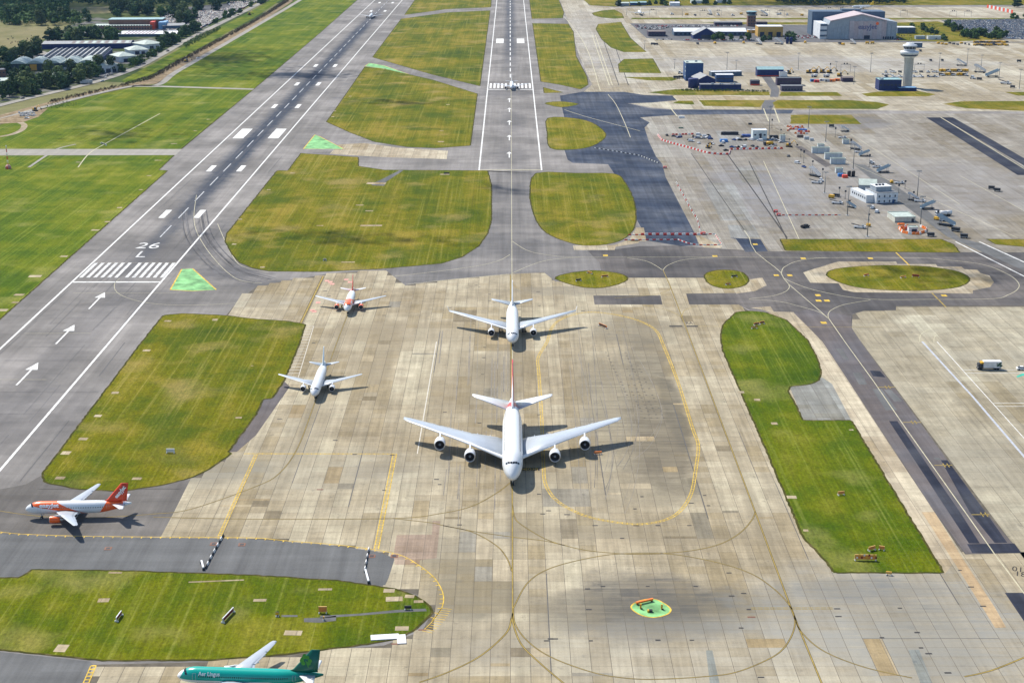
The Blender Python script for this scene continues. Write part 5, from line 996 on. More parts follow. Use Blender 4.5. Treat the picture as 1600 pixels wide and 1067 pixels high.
building('white_hut', 'small white hut before the scrub by the far car park', (1450, 62.5), (1470, 62.5), 8, 57, B_WHITE, R_PALE); building('white_hut', 'low grey cabin left of the small white hut by the scrub', (1431, 62), (1446, 62), 8, 57, B_GREY, R_PALE)
# older terminal group
building('long_terminal', 'long low terminal with white roof and dark glazed front', (1053, 56.5), (1166, 56.5), 26, 50, B_SLATE, R_WHITE, 'gable_x', ridge=3.5, win=(16, (1.2,), 3.0, 2.6))
building('terminal_porch', 'gabled slate porch projecting from the long white terminal', (1083, 61.5), (1123, 61.5), 26, 55.5, B_NAVY, R_GREY, 'gable_y', ridge=8.5, doors=[(.5, 12, 5, GLZ)])
building('dark_pavilion', 'dark plum flat pavilion among the parked cars', (1013, 57.5), (1040, 57.5), 22, 50, B_PURPLE, R_BROWN, win=(6, (1.2,), 2.4, 2.2))
building('old_tower', 'short square brick tower with glazed blue top', (1168, 42), (1180.5, 42), 10, 24.5, B_BRICK, R_TEAL, win=(3, (3, 7, 11), 1.6, 1.4))
x, y = G(1174, 41); b = MB(); zt = HT(1174, 42, 24); b.lathe([(6.6, zt), (7.3, zt + 3.2)], n=8, sm=False); tg = tag(b.build('glazed_lookout', GLZ), 'blue glazed lookout room on the old brick tower', 'lookout'); tg.location = (x, y + 4, 0); b = MB(); b.lathe([(7.6, zt + 3.2), (7.4, zt + 4), (0.3, zt + 4.4)], n=8, sm=False); b.build('roof', R_TEAL, tg)
building('yellow_depot', 'tall yellow depot with three dark doors', (1184, 58), (1223, 58), 24, 42, B_YELLOW, R_WHITE, doors=[(.17, 5.5, 6, DOORM), (.5, 5.5, 6, DOORM), (.83, 5.5, 6, DOORM)])
building('yellow_annex', 'low bright yellow annex beside the tall yellow depot', (1169, 52.5), (1183, 52.5), 10, 47.5, wallmat('amber_cladding', (0.6, 0.33, 0.03)), R_WHITE)
building('brown_office', 'dark plum office behind the old brick tower', (1117, 40), (1160, 40), 14, 35.5, B_PURPLE, R_GREY, win=(10, (1.5,), 2, 1.6)); building('brown_office', 'plum office right of the old brick tower', (1182, 41), (1199, 41), 14, 35.2, B_PURPLE, R_BROWN)
for i, (l, r) in enumerate(((1228, 1232), (1233.5, 1237.5))):
    x, y = G((l + r) / 2, 69); b = MB(); b.lathe([(1.7, 0), (1.7, 7.4), (1.5, 7.9), (0.2, 8.1)], n=16); b.tube((1.9, 0, 0), (1.9, 0, 7.6), 0.1); t_ = tag(b.build('storage_tank', B_NAVY), ('left', 'right')[i] + ' of two dark upright tanks at the far apron edge', 'tank', 'dark tanks at the apron edge'); t_.location = (x, y, 0)
building('transit_shed', 'white glazed transit lounge just behind the control tower', (1426, 75), (1441, 75), 6, 67.5, B_SLATE, R_WHITE)
for i, (l, r, yy, lab) in enumerate(((963, 983, 10, 'pale grey shed beyond the far taxiway, leftmost of three'), (985, 996, 9.5, 'small blue shed, middle of three beyond the far taxiway'), (998, 1010, 9, 'blue grey shed, rightmost of three beyond the far taxiway'), (1047, 1062, 9.6, 'white shed in the trees beyond the far apron'), (1080, 1103, 6, 'low white units below the far treeline'), (1120, 1142, 5, 'white terrace of units at the far treeline'))):
    building('far_shed', lab, (l, yy), (r, yy), 14, yy - 4.5, (B_GREY, B_BLUE, B_SLATE, B_WHITE, B_WHITE, B_WHITE)[i], (R_PALE, R_TEAL, R_TEAL, R_WHITE, R_PALE, R_WHITE)[i], 'gable_x', ridge=1.2)
# blue station on the apron
r_, wl, rf, w, h = building('blue_block', 'tall dark blue block with louvred side on the apron', (1071, 127), (1098, 127), 24, 99, B_BLUE, R_PALE, vents=2)
for i in range(6): b = MB(); b.box(w + 0.12, 2 + i * 3.4, 0.6, 0.3, 2.6, h - 1.4); b.build('louvre_panel', B_PALEBLUE if i % 2 else B_SLATE, wl)
for z in (4, 9, 13): b = MB(); b.box(-.1, 3, z, .3, 4, 1.2); b.build('vent_panel', R_PALE, wl)
building('blue_hall', 'blue hall with grey pitched roof beside the tall blue block', (1090, 135), (1118, 134.5), 26, 125, B_NAVY, R_GREY, 'gable_y', ridge=4, doors=[(.55, 2.4, 3, B_WHITE)])
building('blue_annex', 'long low navy annex before the blue hall', (1094, 141), (1158, 141), 9, 132.5, B_NAVY, R_GREY, win=(12, (2.8,), 1.2, .8), vents=5)
building('blue_shed', 'blue shed with white canopy roof behind the annex', (1119, 129), (1146, 129), 12, 117.5, B_BLUE, R_WHITE, win=(9, (3.2,), 1.6, 1)); building('white_canopy', 'long white canopy roof behind the blue hall', (1112, 120), (1159, 119), 10, 113, B_SLATE, R_WHITE)
x, y = G(1083, 137.5); b = MB(); b.lathe([(5.0, 0), (5.0, 8.6), (4.8, 9.0), (0.3, 9.5)], n=24); t_ = tag(b.build('round_tank', B_NAVY), 'round navy tank at the end of the low annex', 'tank'); t_.location = (x, y, 0)
building('red_cabin', 'small plum cabin with red skirt beside the service road', (1173, 134), (1187, 134), 7, 126.5, B_PURPLE, R_DARK, plinth=(1.4, M_RED))
building('teal_roofed_store', 'dark store with teal roof and red plinth beyond the service road', (1183, 120), (1224, 120), 12, 109, B_NAVY, R_TEAL, 'gable_x', ridge=2.2, plinth=(1.2, M_RED)); building('white_store', 'white box store joined to the teal roofed store', (1218, 121), (1230, 121), 8, 113, B_WHITE, R_WHITE)
building('plum_block', 'long dark plum block right of the service road, the taller of two', (1214, 134), (1252, 134), 10, 122.5, B_PURPLE, R_DARK, win=(9, (3,), 1.6, 1.2)); building('plum_block', 'lower plum and grey block in front of the taller plum block', (1221, 143), (1254, 143), 8, 134.5, wallmat('plum_grey', (0.10, 0.09, 0.13)), R_GREY, win=(7, (1.2,), 1.4, 1.2)); building('plum_hut', 'plum hut with brown roof right of the orange site cabins', (1316, 128.5), (1333, 128.5), 9, 122, B_PURPLE, R_BROWN, 'gable_x', ridge=1)
# pier buildings
r_, wl, rf, w, h = building('pier_office', 'white two storey pier office with blue windows and upper deck', (1369, 319), (1402, 317.5), 17, 302, B_WHITE, R_GREY, win=(4, (0.9, 4.0), 0.85, 1.3), doors=[(.8, 1.3, 2.4, B_BLUE)])
b = MB(); b.box(w * .48, 9.5, h - 0.1, w * .72, 9, 2.9); up = b.build('upper_room', B_GREY, r_); b = MB(); b.box(w * .48, 9.5, h + 2.8, w * .76, 9.4, 0.25); b.build('upper_roof', R_WHITE, up)
for i in range(3): b = MB(); b.box(w * .25 + i * 2.2, 9, h + 3.0, 1.3, 1.2, 0.9); b.build('roof_vent', DOORM, up)
b = MB(); b.box(-2.6, 16, 0, 5, 24, h * .72); b.build('side_wing', B_WHITE, r_)
for i in range(7): b = MB(); b.box(-5.2, 6 + i * 3.1, 2.4, 0.15, 1.1, 1.2); b.build('window', GLZ, wl)
b = MB(); b.box(w / 2, -0.08, 0, w, .1, .5); b.build('plinth', B_NAVY, wl); b = MB(); b.box(w / 2, -0.07, h * .5, w, .1, .18); b.build('string_course', B_PALEBLUE, wl)
r_, wl, rf, w, h = building('pier_shed', 'pale pitched shed with dark open end behind the pier office', (1342, 299), (1369, 300), 15, 289, B_GREY, R_PALE, 'gable_x', ridge=2.6)
b = MB(); b.box(-0.1, 7, 0, .3, 8, 3.6); b.build('open_doorway', DOORM, wl)
building('pier_store', 'pale green roofed store nearest the striped barrier ring', (1398, 348), (1430, 347.5), 15, 339.5, wallmat('cream_cladding', (0.50, 0.50, 0.44)), R_PALE, doors=[(.87, 1.4, 2.2, DOORM)], plinth=(.4, B_SLATE))
building('site_hut', 'pale site hut with dark window inside the ring of orange barriers', (1420, 363), (1434, 363), 4, 355.5, B_WHITE, R_PALE, doors=[(.6, 2.8, 1.9, DOORM)])
building('contractor_hut', 'two storey white contractor hut amid yellow and blue plant', (1176, 219), (1198, 219), 9, 204, wallmat('hut_white', (0.55, 0.62, 0.63)), R_WHITE, doors=[(.55, 1.6, 5, DOORM)], win=(3, (3.4,), 1.6, 1.2))
for l, r, y, t, lab in ((1269, 1296, 240, 231, 'long pale container cabin, farthest of the three in a stepped row'), (1289, 1316, 249.5, 240, 'long pale container cabin, middle of the three in a stepped row'), (1298, 1321, 257, 248, 'long pale container cabin, nearest of the three in a stepped row'),
                         (1317, 1327, 225.5, 218.5, 'small white box cabin on the pier apron beside a tall dark post'), (1306, 1317, 271, 263.5, 'small white box cabin on the grass by the black tanks'), (1278, 1288, 233, 226, 'pale green roofed cabin behind the long container cabins'), (1219, 1227, 222, 212, 'small white cabin beside the yellow tanker')):
    r_, wl, rf, w, h = building('portable_cabin', lab, (l, y), (r, y), 3.4, t, wallmat('cabin_white', (0.50, 0.54, 0.56)), R_PALE, cat='cabin', over=.1)
    for i in range(max(2, int(w / 2.2))): b = MB(); b.box((i + .5) * w / max(2, int(w / 2.2)), -0.05, .15, .08, .08, h - .4); b.build('panel_rib', B_GREY, wl)
for x, lab in ((1326.5, 'left of a pair of black tanks behind the pier shed'), (1333, 'right of a pair of black tanks behind the pier shed')):
    a = G(x, 276); b = MB(); b.lathe([(1.25, 0), (1.25, 3.6), (1.1, 3.9), (.1, 4)], n=16); t_ = tag(b.build('black_tank', paint('tank_black', (.03, .028, .03))), lab, 'tank', 'black tanks behind the pier shed'); t_.location = (*a, 0)
# estate beyond the perimeter road
SAW = []
a, rz, w = frame((14, 111), (149, 109)); wh = thing('factory', 'large factory with five vaulted pale roof bays and a yellow door', 'factory', (*a, 0), rz); h = HT(14, 111, 100.5)
b = MB(); shell(b, 0, 0, w, 40, -.3, h); wl = b.build('wall', wallmat('dark_green_cladding', (0.045, 0.06, 0.06)), wh)
for q in range(5):
    rows = []; x0, x1 = w * q / 5, w * (q + 1) / 5
    for i in range(9): rows.append([(x0 + (x1 - x0) * i / 8, -.5, h + math.sin(math.pi * i / 8) * 3.2), (x0 + (x1 - x0) * i / 8, 42, h + math.sin(math.pi * i / 8) * 3.2)])
    b = MB(); b.grid(rows, 0, True); k0 = len(b.v); b.v += [r[0] for r in rows]; b.face(range(k0, k0 + 9)); b.build('roof_bay', R_PALE, wh)
for i in range(8): b = MB(); b.box(w * (.47 + i * .045), -.1, 0.2, 3.0, .3, 2.6); b.build('loading_door', B_CREAM, wl)
b = MB(); b.box(w * .285, -.15, 0, 7, .3, 6.2); b.build('door', DOORO, wl); b = MB(); b.box(w * .93, -.15, 0, 5, .3, 3.4); b.build('door', DOORO, wl)
b = MB(); b.box(w / 2 + 12, 91, -.3, w - 22, 98, h); mid = b.build('middle_hall', B_NAVY, wh)
nb = 11
for i in range(nb):
    x0 = 24 + (w - 24) * i / nb; dx = (w - 24) / nb; b = MB()
    b.quad([(x0, 43, h + .1), (x0 + dx * .8, 43, h + 2.3), (x0 + dx * .8, 139, h + 2.3), (x0, 139, h + .1)][::1], 0); b.quad([(x0 + dx * .8, 43, h + 2.3), (x0 + dx, 43, h + .1), (x0 + dx, 139, h + .1), (x0 + dx * .8, 139, h + 2.3)], 1); b.quad([(x0, 43, h + .1), (x0 + dx, 43, h + .1), (x0 + dx * .8, 43, h + 2.3)], 0)
    sw_ = b.build('saw_roof', [R_GREY, R_DARK], mid)
    for j in range(6): b = MB(); y_ = 50 + j * 15; b.quad([(x0 + dx * .25, y_, h + .95), (x0 + dx * .7, y_, h + 2.12), (x0 + dx * .7, y_ + 6, h + 2.12), (x0 + dx * .25, y_ + 6, h + .95)]); b.build('rooflight', R_WHITE, sw_)
r_, wl, rf, w, h = building('blue_warehouse', 'long navy warehouse with striped grey roof behind the factory', (66, 77.5), (204, 76), 34, 69.5, B_NAVY, R_GREY, 'gable_x', ridge=1.6)
for i in range(14): b = MB(); x0 = w * (.33 + i * .047); b.quad([(x0, 2, 0.2 + h + .2), (x0 + 3.6, 2, .2 + h + .2), (x0 + 3.6, 15, h + 1.75), (x0, 15, h + 1.75)]); b.build('roof_sheet', R_PALE if i % 2 else R_BROWN, rf)
for p0, p1, t, d, lab in (((158, 114), (187, 112), 103, 24, 'pale hip roofed unit nearest the road bend, first of four'), ((186, 98), (213, 96), 89, 24, 'pale hip roofed unit by the road, second of four'), ((203, 86), (232, 84.5), 79, 24, 'pale hip roofed unit by the road, third of four'), ((226, 78), (254, 75.5), 70, 26, 'pale hip roofed unit by the road, farthest of four')):
    building('roadside_unit', lab, p0, p1, d, t, B_WHITE, R_PALE, 'hip', ridge=3.4, doors=[(.4, 5, 3.6, DOORM), (.72, 4, 3.2, DOORM)], group='hip roofed units by the road', over=1.0)
building('brick_works', 'brick works with wide pale flat roof behind the roadside trees', (46, 131.5), (110, 129.5), 34, 123, B_BRICK, R_PALE, win=(12, (1.6,), 2.2, 1.2), vents=6)
building('grey_works', 'pale roofed works at the edge of the picture among trees', (-30, 135), (26, 133), 26, 128, B_GREY, R_PALE, vents=3); building('small_works', 'small grey roofed works below the brick works', (30, 141), (56, 138), 18, 134, B_BRICK, R_GREY)
building('tall_brick_house', 'dark brick block at the left edge by the factory', (-8, 125), (10, 124), 14, 110, B_BRICK, R_DARK, win=(3, (2, 6), 1.4, 1.4))
r_, wl, rf, w, h = building('office_block', 'brick and blue office block with stepped pale roofs', (144, 47.5), (238, 47), 30, 41, wallmat('orange_brick', (0.30, 0.16, 0.11)), R_PALE, win=(22, (1.2, 4.6), 2.2, 1.6))
b = MB(); b.box(w * .68, 34, 0, w * .9, 26, h + 6); o_ = b.build('rear_range', B_BRICK, r_); b = MB(); b.box(w * .68, 34, h + 6, w * .92, 28, .5); b.build('rear_roof', R_TEAL, o_); b = MB(); b.box(w * 1.0, 12, 0, w * .07, 22, h + 4.5); b.build('red_bay', M_RED, r_); b = MB(); b.box(w * 1.16, 16, 0, w * .12, 26, h + 4); b.build('blue_bay', B_PALEBLUE, r_)
r_, wl, rf, w, h = building('striped_hall', 'low hall with white roof striped dark red', (182, 58), (282, 57.5), 44, 54, B_SLATE, R_WHITE, vents=0)
for i in range(9): b = MB(); b.box(w * (.12 + i * .055), 22, h - .1, 1.6, 40, .12); b.build('roof_stripe', wallmat('dark_red_strip', (.15, .06, .07)), rf)
building('blue_grey_shed', 'blue grey shed between the striped hall and the car park', (255, 47), (290, 46), 24, 41, B_SLATE, R_GREY, 'gable_x', ridge=2)

# red and white approach fence far right
fr = thing('blast_screen', 'red and white striped screen beyond the far car park', 'screen', (0, 0, 0)); p = [G(1542, 13), G(1583, 22)]
for i in range(13): t0 = i / 13; a = lerp(p[0], p[1], t0); c = lerp(p[0], p[1], (i + .8) / 13); b = MB(); ang = math.atan2(c[1] - a[1], c[0] - a[0]); b.box((a[0] + c[0]) / 2, (a[1] + c[1]) / 2, 0.2, math.hypot(c[0] - a[0], c[1] - a[1]), .3, 5.0, ang); b.build('slat', M_RED if i % 2 == 0 else B_WHITE, fr)
# ------------------------------------------------------------------ trees
def leaf_mat(name, a, b):
    m = Mat(name, 0.9, 0.15); n = m.noise(0.45, 3, 0.7); t = m.n('ObjectInfo').outputs['Random']
    col = m.mix(m.rng(n, 0.35, 0.65), a, b); return m.out(m.gain(col, m.rng(t, 0, 1, 0.85, 1.65)))
L_MATS = [leaf_mat('dark_foliage', (0.022, 0.045, 0.018), (0.050, 0.085, 0.028)), leaf_mat('mid_foliage', (0.030, 0.062, 0.016), (0.070, 0.115, 0.030)), leaf_mat('olive_foliage', (0.042, 0.068, 0.020), (0.095, 0.120, 0.038))]
BARK = paint('bark', (0.07, 0.05, 0.035), 1, 0.1)
def leaves(b, cx, cy, cz, r, n, size, rnd, flat=0.8):
    for _ in range(n):
        d = Vector((rnd.gauss(0, 1), rnd.gauss(0, 1), rnd.gauss(0, 1))).normalized(); q = r * rnd.uniform(0.55, 1.0)
        p = Vector((cx, cy, cz)) + Vector((d.x * q, d.y * q, d.z * q * flat)); nrm = (d + Vector((rnd.uniform(-.6, .6), rnd.uniform(-.6, .6), rnd.uniform(-.3, .7)))).normalized()
        u = nrm.orthogonal().normalized(); w = nrm.cross(u); a = rnd.uniform(0, 6.28); u, w = u * math.cos(a) + w * math.sin(a), w * math.cos(a) - u * math.sin(a)
        s_ = size * rnd.uniform(.6, 1.3); b.quad([p + u * s_, p + w * s_ * .8, p - u * s_, p - w * s_ * .7])
def make_tree(i, lm, h, r):
    rnd = random.Random(50 + i); root = thing('tree', 'tree', 'tree'); b = MB()
    b.tube((0, 0, -.3), (0.1, 0, h * .4), .38, .26, 7); b.tube((.1, 0, h * .38), (.8, .5, h * .7), .24, .08, 6); b.tube((.1, 0, h * .34), (-1.1, -.3, h * .66), .2, .07, 6); b.tube((.1, 0, h * .38), (.1, -1, h * .75), .2, .06, 6)
    b.build('trunk', BARK, root); b = MB()
    for k in range(13):
        a = rnd.uniform(0, 6.28); q = rnd.uniform(.15, .70) * r; z = h * rnd.uniform(.20, .78)
        leaves(b, q * math.cos(a), q * math.sin(a), z, r * rnd.uniform(.38, .58), 46, 1.05, rnd)
    leaves(b, 0, 0, h * .82, r * .45, 40, .9, rnd)
    b.build('crown', lm, root); return kit(root)
TREES = [make_tree(i, L_MATS[i % 3], (15, 12, 17, 9.5, 14)[i], (7.0, 6.4, 7.6, 5.2, 6.2)[i]) for i in range(5)]
TLAB = {0: 'dark', 1: 'mid green', 2: 'tall olive green', 3: 'small dark', 4: 'bushy mid green'}
def grove(zone, n, where, group, kinds=(0, 1, 2, 3, 4), sc=(0.8, 1.2), gap=5.5):
    w = [G(*p) for p in zone]; xs = [p[0] for p in w]; ys = [p[1] for p in w]; done = []; tries = 0
    while len(done) < n and tries < n * 60:
        tries += 1; p = (random.uniform(min(xs), max(xs)), random.uniform(min(ys), max(ys)))
        if not inside(p, w) or any((p[0] - q[0]) ** 2 + (p[1] - q[1]) ** 2 < gap * gap for q in done): continue
        done.append(p); i = random.choice(kinds); place(TREES[i], (*p, -0.1), random.uniform(0, 6.28), f'{TLAB[i]} tree {where}', group, random.uniform(*sc))
grove([(0, 136), (40, 131), (120, 126), (150, 120), (138, 128), (60, 148), (0, 160)], 34, 'lining the road before the brick works', 'trees along the public road')
grove([(115, 118), (150, 112), (200, 106), (140, 127), (118, 128)], 9, 'at the road bend by the hip roofed units', 'trees at the road bend', gap=7)
grove([(186, 114), (215, 100), (250, 80), (258, 76), (232, 94), (200, 110)], 14, 'along the verge before the hip roofed units', 'trees before the roadside units', (1, 3, 4), (.6, .85), 7)
for x, y, k in ((10, 118, 1.0), (41, 120, 1.1), (77, 121, 1.15), (25, 128, 1.0), (0, 117, .9), (112, 119, 1.1)): place(TREES[int(x) % 5], G(x, y), x, ('round tree against the front of the vaulted factory, standing clear of its neighbours'), 'trees before the factory', k)
grove([(5, 90), (42, 86), (46, 78), (60, 70), (70, 62), (62, 84), (40, 98), (2, 100)], 18, 'in the clump between pasture and factory', 'trees behind the factory')
grove([(72, 64), (120, 57), (182, 60), (185, 68), (120, 69), (75, 69)], 26, 'in the belt behind the navy warehouse', 'belt behind the navy warehouse', (0, 1, 2, 4), (.9, 1.3))
grove([(246, 70), (270, 60), (300, 48), (320, 40), (300, 56), (262, 74)], 16, 'between the striped hall and the public road', 'trees by the striped hall', (0, 1, 3))
grove([(273, 30), (290, 26), (312, 25), (308, 37), (276, 39)], 8, 'standing inside the upper car park', 'trees in the upper car park', (0, 2), (1.0, 1.3))
grove([(300, 16), (352, 10), (352, 18), (310, 22), (240, 28), (240, 22)], 14, 'bordering the upper car park', 'trees round the upper car park')
grove([(328, 36), (345, 28), (400, 6), (420, 0), (420, 3), (350, 32), (334, 40)], 14, 'on the road verge by the upper car park', 'trees on the road verge', (1, 3, 4), (.6, .9))
grove([(0, 24), (60, 22), (135, 28), (150, 40), (128, 40), (60, 40), (0, 42)], 26, 'in the hedge line above the cattle pasture', 'hedge line above the pasture', (0, 1, 2, 4), (.9, 1.4))
grove([(176, 12), (198, 10), (240, 10), (236, 24), (180, 28), (172, 22)], 20, 'behind the brick office block', 'trees behind the office block', (0, 1, 2), (.9, 1.4), 8)
grove([(225, 60), (232, 57), (300, 53), (296, 58), (240, 66)], 6, 'on the verge bank of the public road', 'trees on the bank', (3,), (.5, .8))
grove([(955, 10), (1040, 6), (1100, 6), (1145, 5), (1140, 8), (960, 11)], 16, 'beyond the far apron grass', 'trees beyond the far apron', (0, 1, 3), (.6, .9), 9)
grove([(1113, 61), (1130, 61), (1170, 63), (1170, 64), (1112, 64)], 7, 'at the terminal forecourt', 'trees at the terminal forecourt', (3, 4), (.6, .8), 6)
grove([(1188, 64), (1200, 62), (1204, 64), (1190, 66)], 3, 'before the yellow depot', 'trees before the depot', (3,), (.6, .8)); grove([(1230, 60), (1240, 60), (1240, 66), (1231, 66)], 4, 'beside the two dark tanks', 'trees by the dark tanks', (0,), (.6, .9))
grove([(1410, 50), (1440, 50), (1450, 56), (1460, 66), (1480, 66), (1470, 55), (1430, 42)], 12, 'in the scrub beside the hangar shed', 'trees in the hangar scrub', (1, 3), (.5, .8), 7)
grove([(1470, 38), (1490, 40), (1515, 52), (1560, 54), (1572, 58), (1565, 63), (1510, 61), (1495, 54)], 36, 'in the hedge round the far car park', 'hedge trees of the far car park', (1, 3, 4), (.55, .85), 6)
grove([(1578, 24), (1640, 22), (1640, 36), (1580, 34), (1575, 30)], 10, 'beyond the far car park corner', 'trees at the car park corner', (1, 3), (.6, .9), 8); place(TREES[0], G(1589, 12), 0, 'round dark tree by the striped screen', None, 1.2)
# woods and hedges that read as one mass
def wood(name, zone, step, hh, lm, label=None, cat=None):
    w = [G(*p) for p in zone]; xs = [p[0] for p in w]; ys = [p[1] for p in w]; rnd = random.Random(len(zone)); b = MB(); y = min(ys)
    while y < max(ys):
        x = min(xs)
        while x < max(xs):
            p = (x + rnd.uniform(-.5, .5) * step, y + rnd.uniform(-.5, .5) * step)
            if inside(p, w) and rnd.random() < .88: h = hh * rnd.uniform(.6, 1.25); leaves(b, p[0], p[1], h * .6, h * .5, 26, h * .16, rnd, 1.0)
            x += step
        y += step
    o = b.build(name, lm, None, 'stuff')
    if label: tag(o, label, cat)
    return o
wood('woodland', [(-400, -30), (245, -24), (330, -14), (420, -10), (395, 2), (330, 10), (240, 10), (140, 9), (60, 5), (-400, 8)], 12, 14, L_MATS[0])
wood('woodland', [(1203, -2), (1230, -14), (1440, -14), (1412, 7), (1330, 9), (1250, 8.5), (1215, 6)], 11, 13, L_MATS[0])
wood('woodland', [(-260, 60), (-60, 44), (-30, 60), (0, 92), (-10, 135), (-260, 170)], 11, 12, L_MATS[0])
wood('hedge', [(75, 160), (150, 143), (200, 131), (232, 122), (300, 85), (400, 31), (448, 0), (453, 2), (402, 34), (303, 88), (238, 125), (200, 134), (150, 146), (75, 163)], 2.6, 2.4, leaf_mat('brown_scrub', (0.045, 0.036, 0.022), (0.085, 0.070, 0.036)), 'long brown scrub hedge between the road verge and the perimeter track', 'hedge')
wood('hedge', [(1064, 140.8), (1203, 143), (1203, 144.5), (1066, 143)], 2.0, 1.8, L_MATS[1], 'clipped green hedge before the blue buildings', 'hedge')
wood('undergrowth', [(285, 70), (320, 52), (345, 44), (346, 48), (310, 66), (290, 76)], 4, 3, L_MATS[1]); wood('undergrowth', [(70, 165), (100, 159), (130, 163), (110, 168), (72, 171)], 3, 1.0, L_MATS[1]); wood('undergrowth', [(1405, 42), (1460, 38), (1480, 62), (1440, 64), (1400, 60)], 9, 2, L_MATS[2])
wood('woodland', [(-60, 4), (110, 4), (104, 12), (108, 22), (36, 24), (12, 24), (14, 14), (34, 14), (32, 20), (60, 18), (58, 8), (-60, 12)], 10, 12, L_MATS[1]); wood('woodland', [(0, 26), (60, 27), (128, 30), (128, 40), (66, 40), (0, 41)], 11, 11, L_MATS[1])
# cattle
def cow():
    b = MB(); rows = []
    for y, r, z in ((-1.05, .12, 1.25), (-.95, .36, 1.15), (-.5, .42, 1.08), (.1, .46, 1.04), (.7, .40, 1.1), (.98, .3, 1.2), (1.25, .17, 1.4), (1.5, .17, 1.5), (1.75, .14, 1.36), (1.98, .09, 1.2)): rows.append([(r * .8 * math.cos(t), y, z + r * math.sin(t)) for t in [6.283 * i / 10 for i in range(10)]])
    b.grid(rows, 0, True, True, True)
    for x in (-.22, .22):
        for y, k in ((-.75, .04), (.62, -.03)): b.tube((x, y, .95), (x, y + k, .5), .13, .075, 6); b.tube((x, y + k, .5), (x, y, 0), .075, .06, 6)
    b.tube((0, -1.05, 1.35), (0, -1.15, .6), .03, .03, 5); return b.mesh('cow', paint('cow_hide', (0.03, 0.022, 0.018), 0.9, 0.1))
cm = cow()
for x, y in ((18, 58), (20, 61), (13, 62.5), (43, 61.5), (49, 57), (24, 66), (19, 67.5), (27, 67), (30, 66.5), (36, 67.5), (17, 69)): o = tag(link('cow', cm), 'dark cow grazing in the pale pasture beyond the factory', 'cow', 'cattle in the pasture'); o.location = (*G(x, y), -0.1); o.rotation_euler.z = random.uniform(0, 6.28)

# ------------------------------------------------------------------ cars
GLC = paint('car_glass', (0.03, 0.035, 0.045), 0.45, 0.2)
def car_mesh(col, van=False):
    b = MB(); L, W, H = (4.9, 1.95, 1.95) if van else (4.3, 1.8, 1.45)
    secs = [(-L / 2, .45, .62), (-L / 2 + .25, .30, .80), (-L * .22, .28, .92), (L * .3, .28, .95), (L / 2 - .12, .30, .88), (L / 2, .42, .62)]
    b.grid([[(s * W / 2 * k, y, z) for s, k, z in ((-1, .96, z0), (-1, 1, (z0 + z1) / 2), (-1, .96, z1), (1, .96, z1), (1, 1, (z0 + z1) / 2), (1, .96, z0))] for y, z0, z1 in secs], 0, True, True, True)
    c = [(-L * .20, .9, 1.0), (-L * .06, H, .80), (L * .22, H, .80), (L * .40, .92, .94)] if not van else [(-L * .30, .9, 1.0), (-L * .16, H, .88), (L * .44, H, .88), (L * .48, .92, .96)]
    b.grid([[(-W / 2 * .92 * k, y, z if z > 1 else .9), (W / 2 * .92 * k, y, z if z > 1 else .9)] for y, z, k in c[:2]], 1); b.grid([[(-W / 2 * .92 * k, y, z), (W / 2 * .92 * k, y, z)] for y, z, k in c[1:3]], 0); b.grid([[(-W / 2 * .92 * k, y, z), (W / 2 * .92 * k, y, z)] for y, z, k in c[2:]], 0 if van else 1)
    for s in (-1, 1): q = [(s * W / 2 * .92 * k, y, z) for y, z, k in c]; b.quad(q if s < 0 else q[::-1], 0 if van else 1)
    for s in (-1, 1):
        for y in (-L * .31, L * .30): b.tube((s * W * .38, y, .32), (s * W * .5, y, .32), .32, .32, 10, 2)
    return b.mesh('car', [col, GLC, M_TYREB])
CARCOL = {'silver': (.42, .43, .45), 'white': (.66, .67, .68), 'black': (.02, .02, .022), 'blue': (.03, .07, .22), 'red': (.30, .02, .02), 'grey': (.13, .14, .15), 'pale blue': (.20, .30, .42)}
CARS = {k: car_mesh(paint('car_' + k.replace(' ', '_'), v, 0.6, 0.15, 0.0)) for k, v in CARCOL.items()}
def park(zone, ang, want, where, group, mix_, row=7.5, pitch=2.6, fill=0.85, rest=0):
    w = [G(*p) for p in zone]; c, s = math.cos(ang), math.sin(ang); R = lambda p: (p[0] * c + p[1] * s, -p[0] * s + p[1] * c); q = [R(p) for p in w]; xs = [p[0] for p in q]; ys = [p[1] for p in q]; spots = []; y = min(ys)
    while y < max(ys):
        for d in (0, 5.0):
            x = min(xs)
            while x < max(xs):
                p = (x * c - (y + d) * s, x * s + (y + d) * c)
                if inside(p, w) and random.random() < fill: spots.append((p[1], p[0]))
                x += pitch
        y += row + 5.0
    spots.sort(); b = MB()
    for i, (yy, xx) in enumerate(spots):
        k = random.choice(mix_); a = ang + random.choice((0, math.pi)) + random.uniform(-.04, .04)
        if i < want: o = tag(link('parked_car', CARS[k]), f'{k} car parked {where}', 'car', group); o.location = (xx, yy, Z_P + .01); o.rotation_euler.z = a
        elif i < want + rest:
            m = CARS[k]; cc, ss = math.cos(a), math.sin(a); n0 = len(b.v); b.v += [(xx + v.co.x * cc - v.co.y * ss, yy + v.co.x * ss + v.co.y * cc, Z_P + v.co.z) for v in m.vertices]
            off = list(CARCOL).index(k)
            for p in m.polygons: b.face([n0 + j for j in p.vertices], off if p.material_index == 0 else 6 + p.material_index)
    if b.v: b.build('parked_car', [CARS[k].materials[0] for k in CARCOL] + [GLC, M_TYREB], None, 'stuff')['label'] = 'the mass of cars farther back ' + where
mixA = ['silver', 'white', 'blue', 'pale blue', 'white', 'black', 'silver', 'pale blue', 'silver']; mixB = ['white', 'silver', 'white', 'grey', 'black', 'red', 'silver']
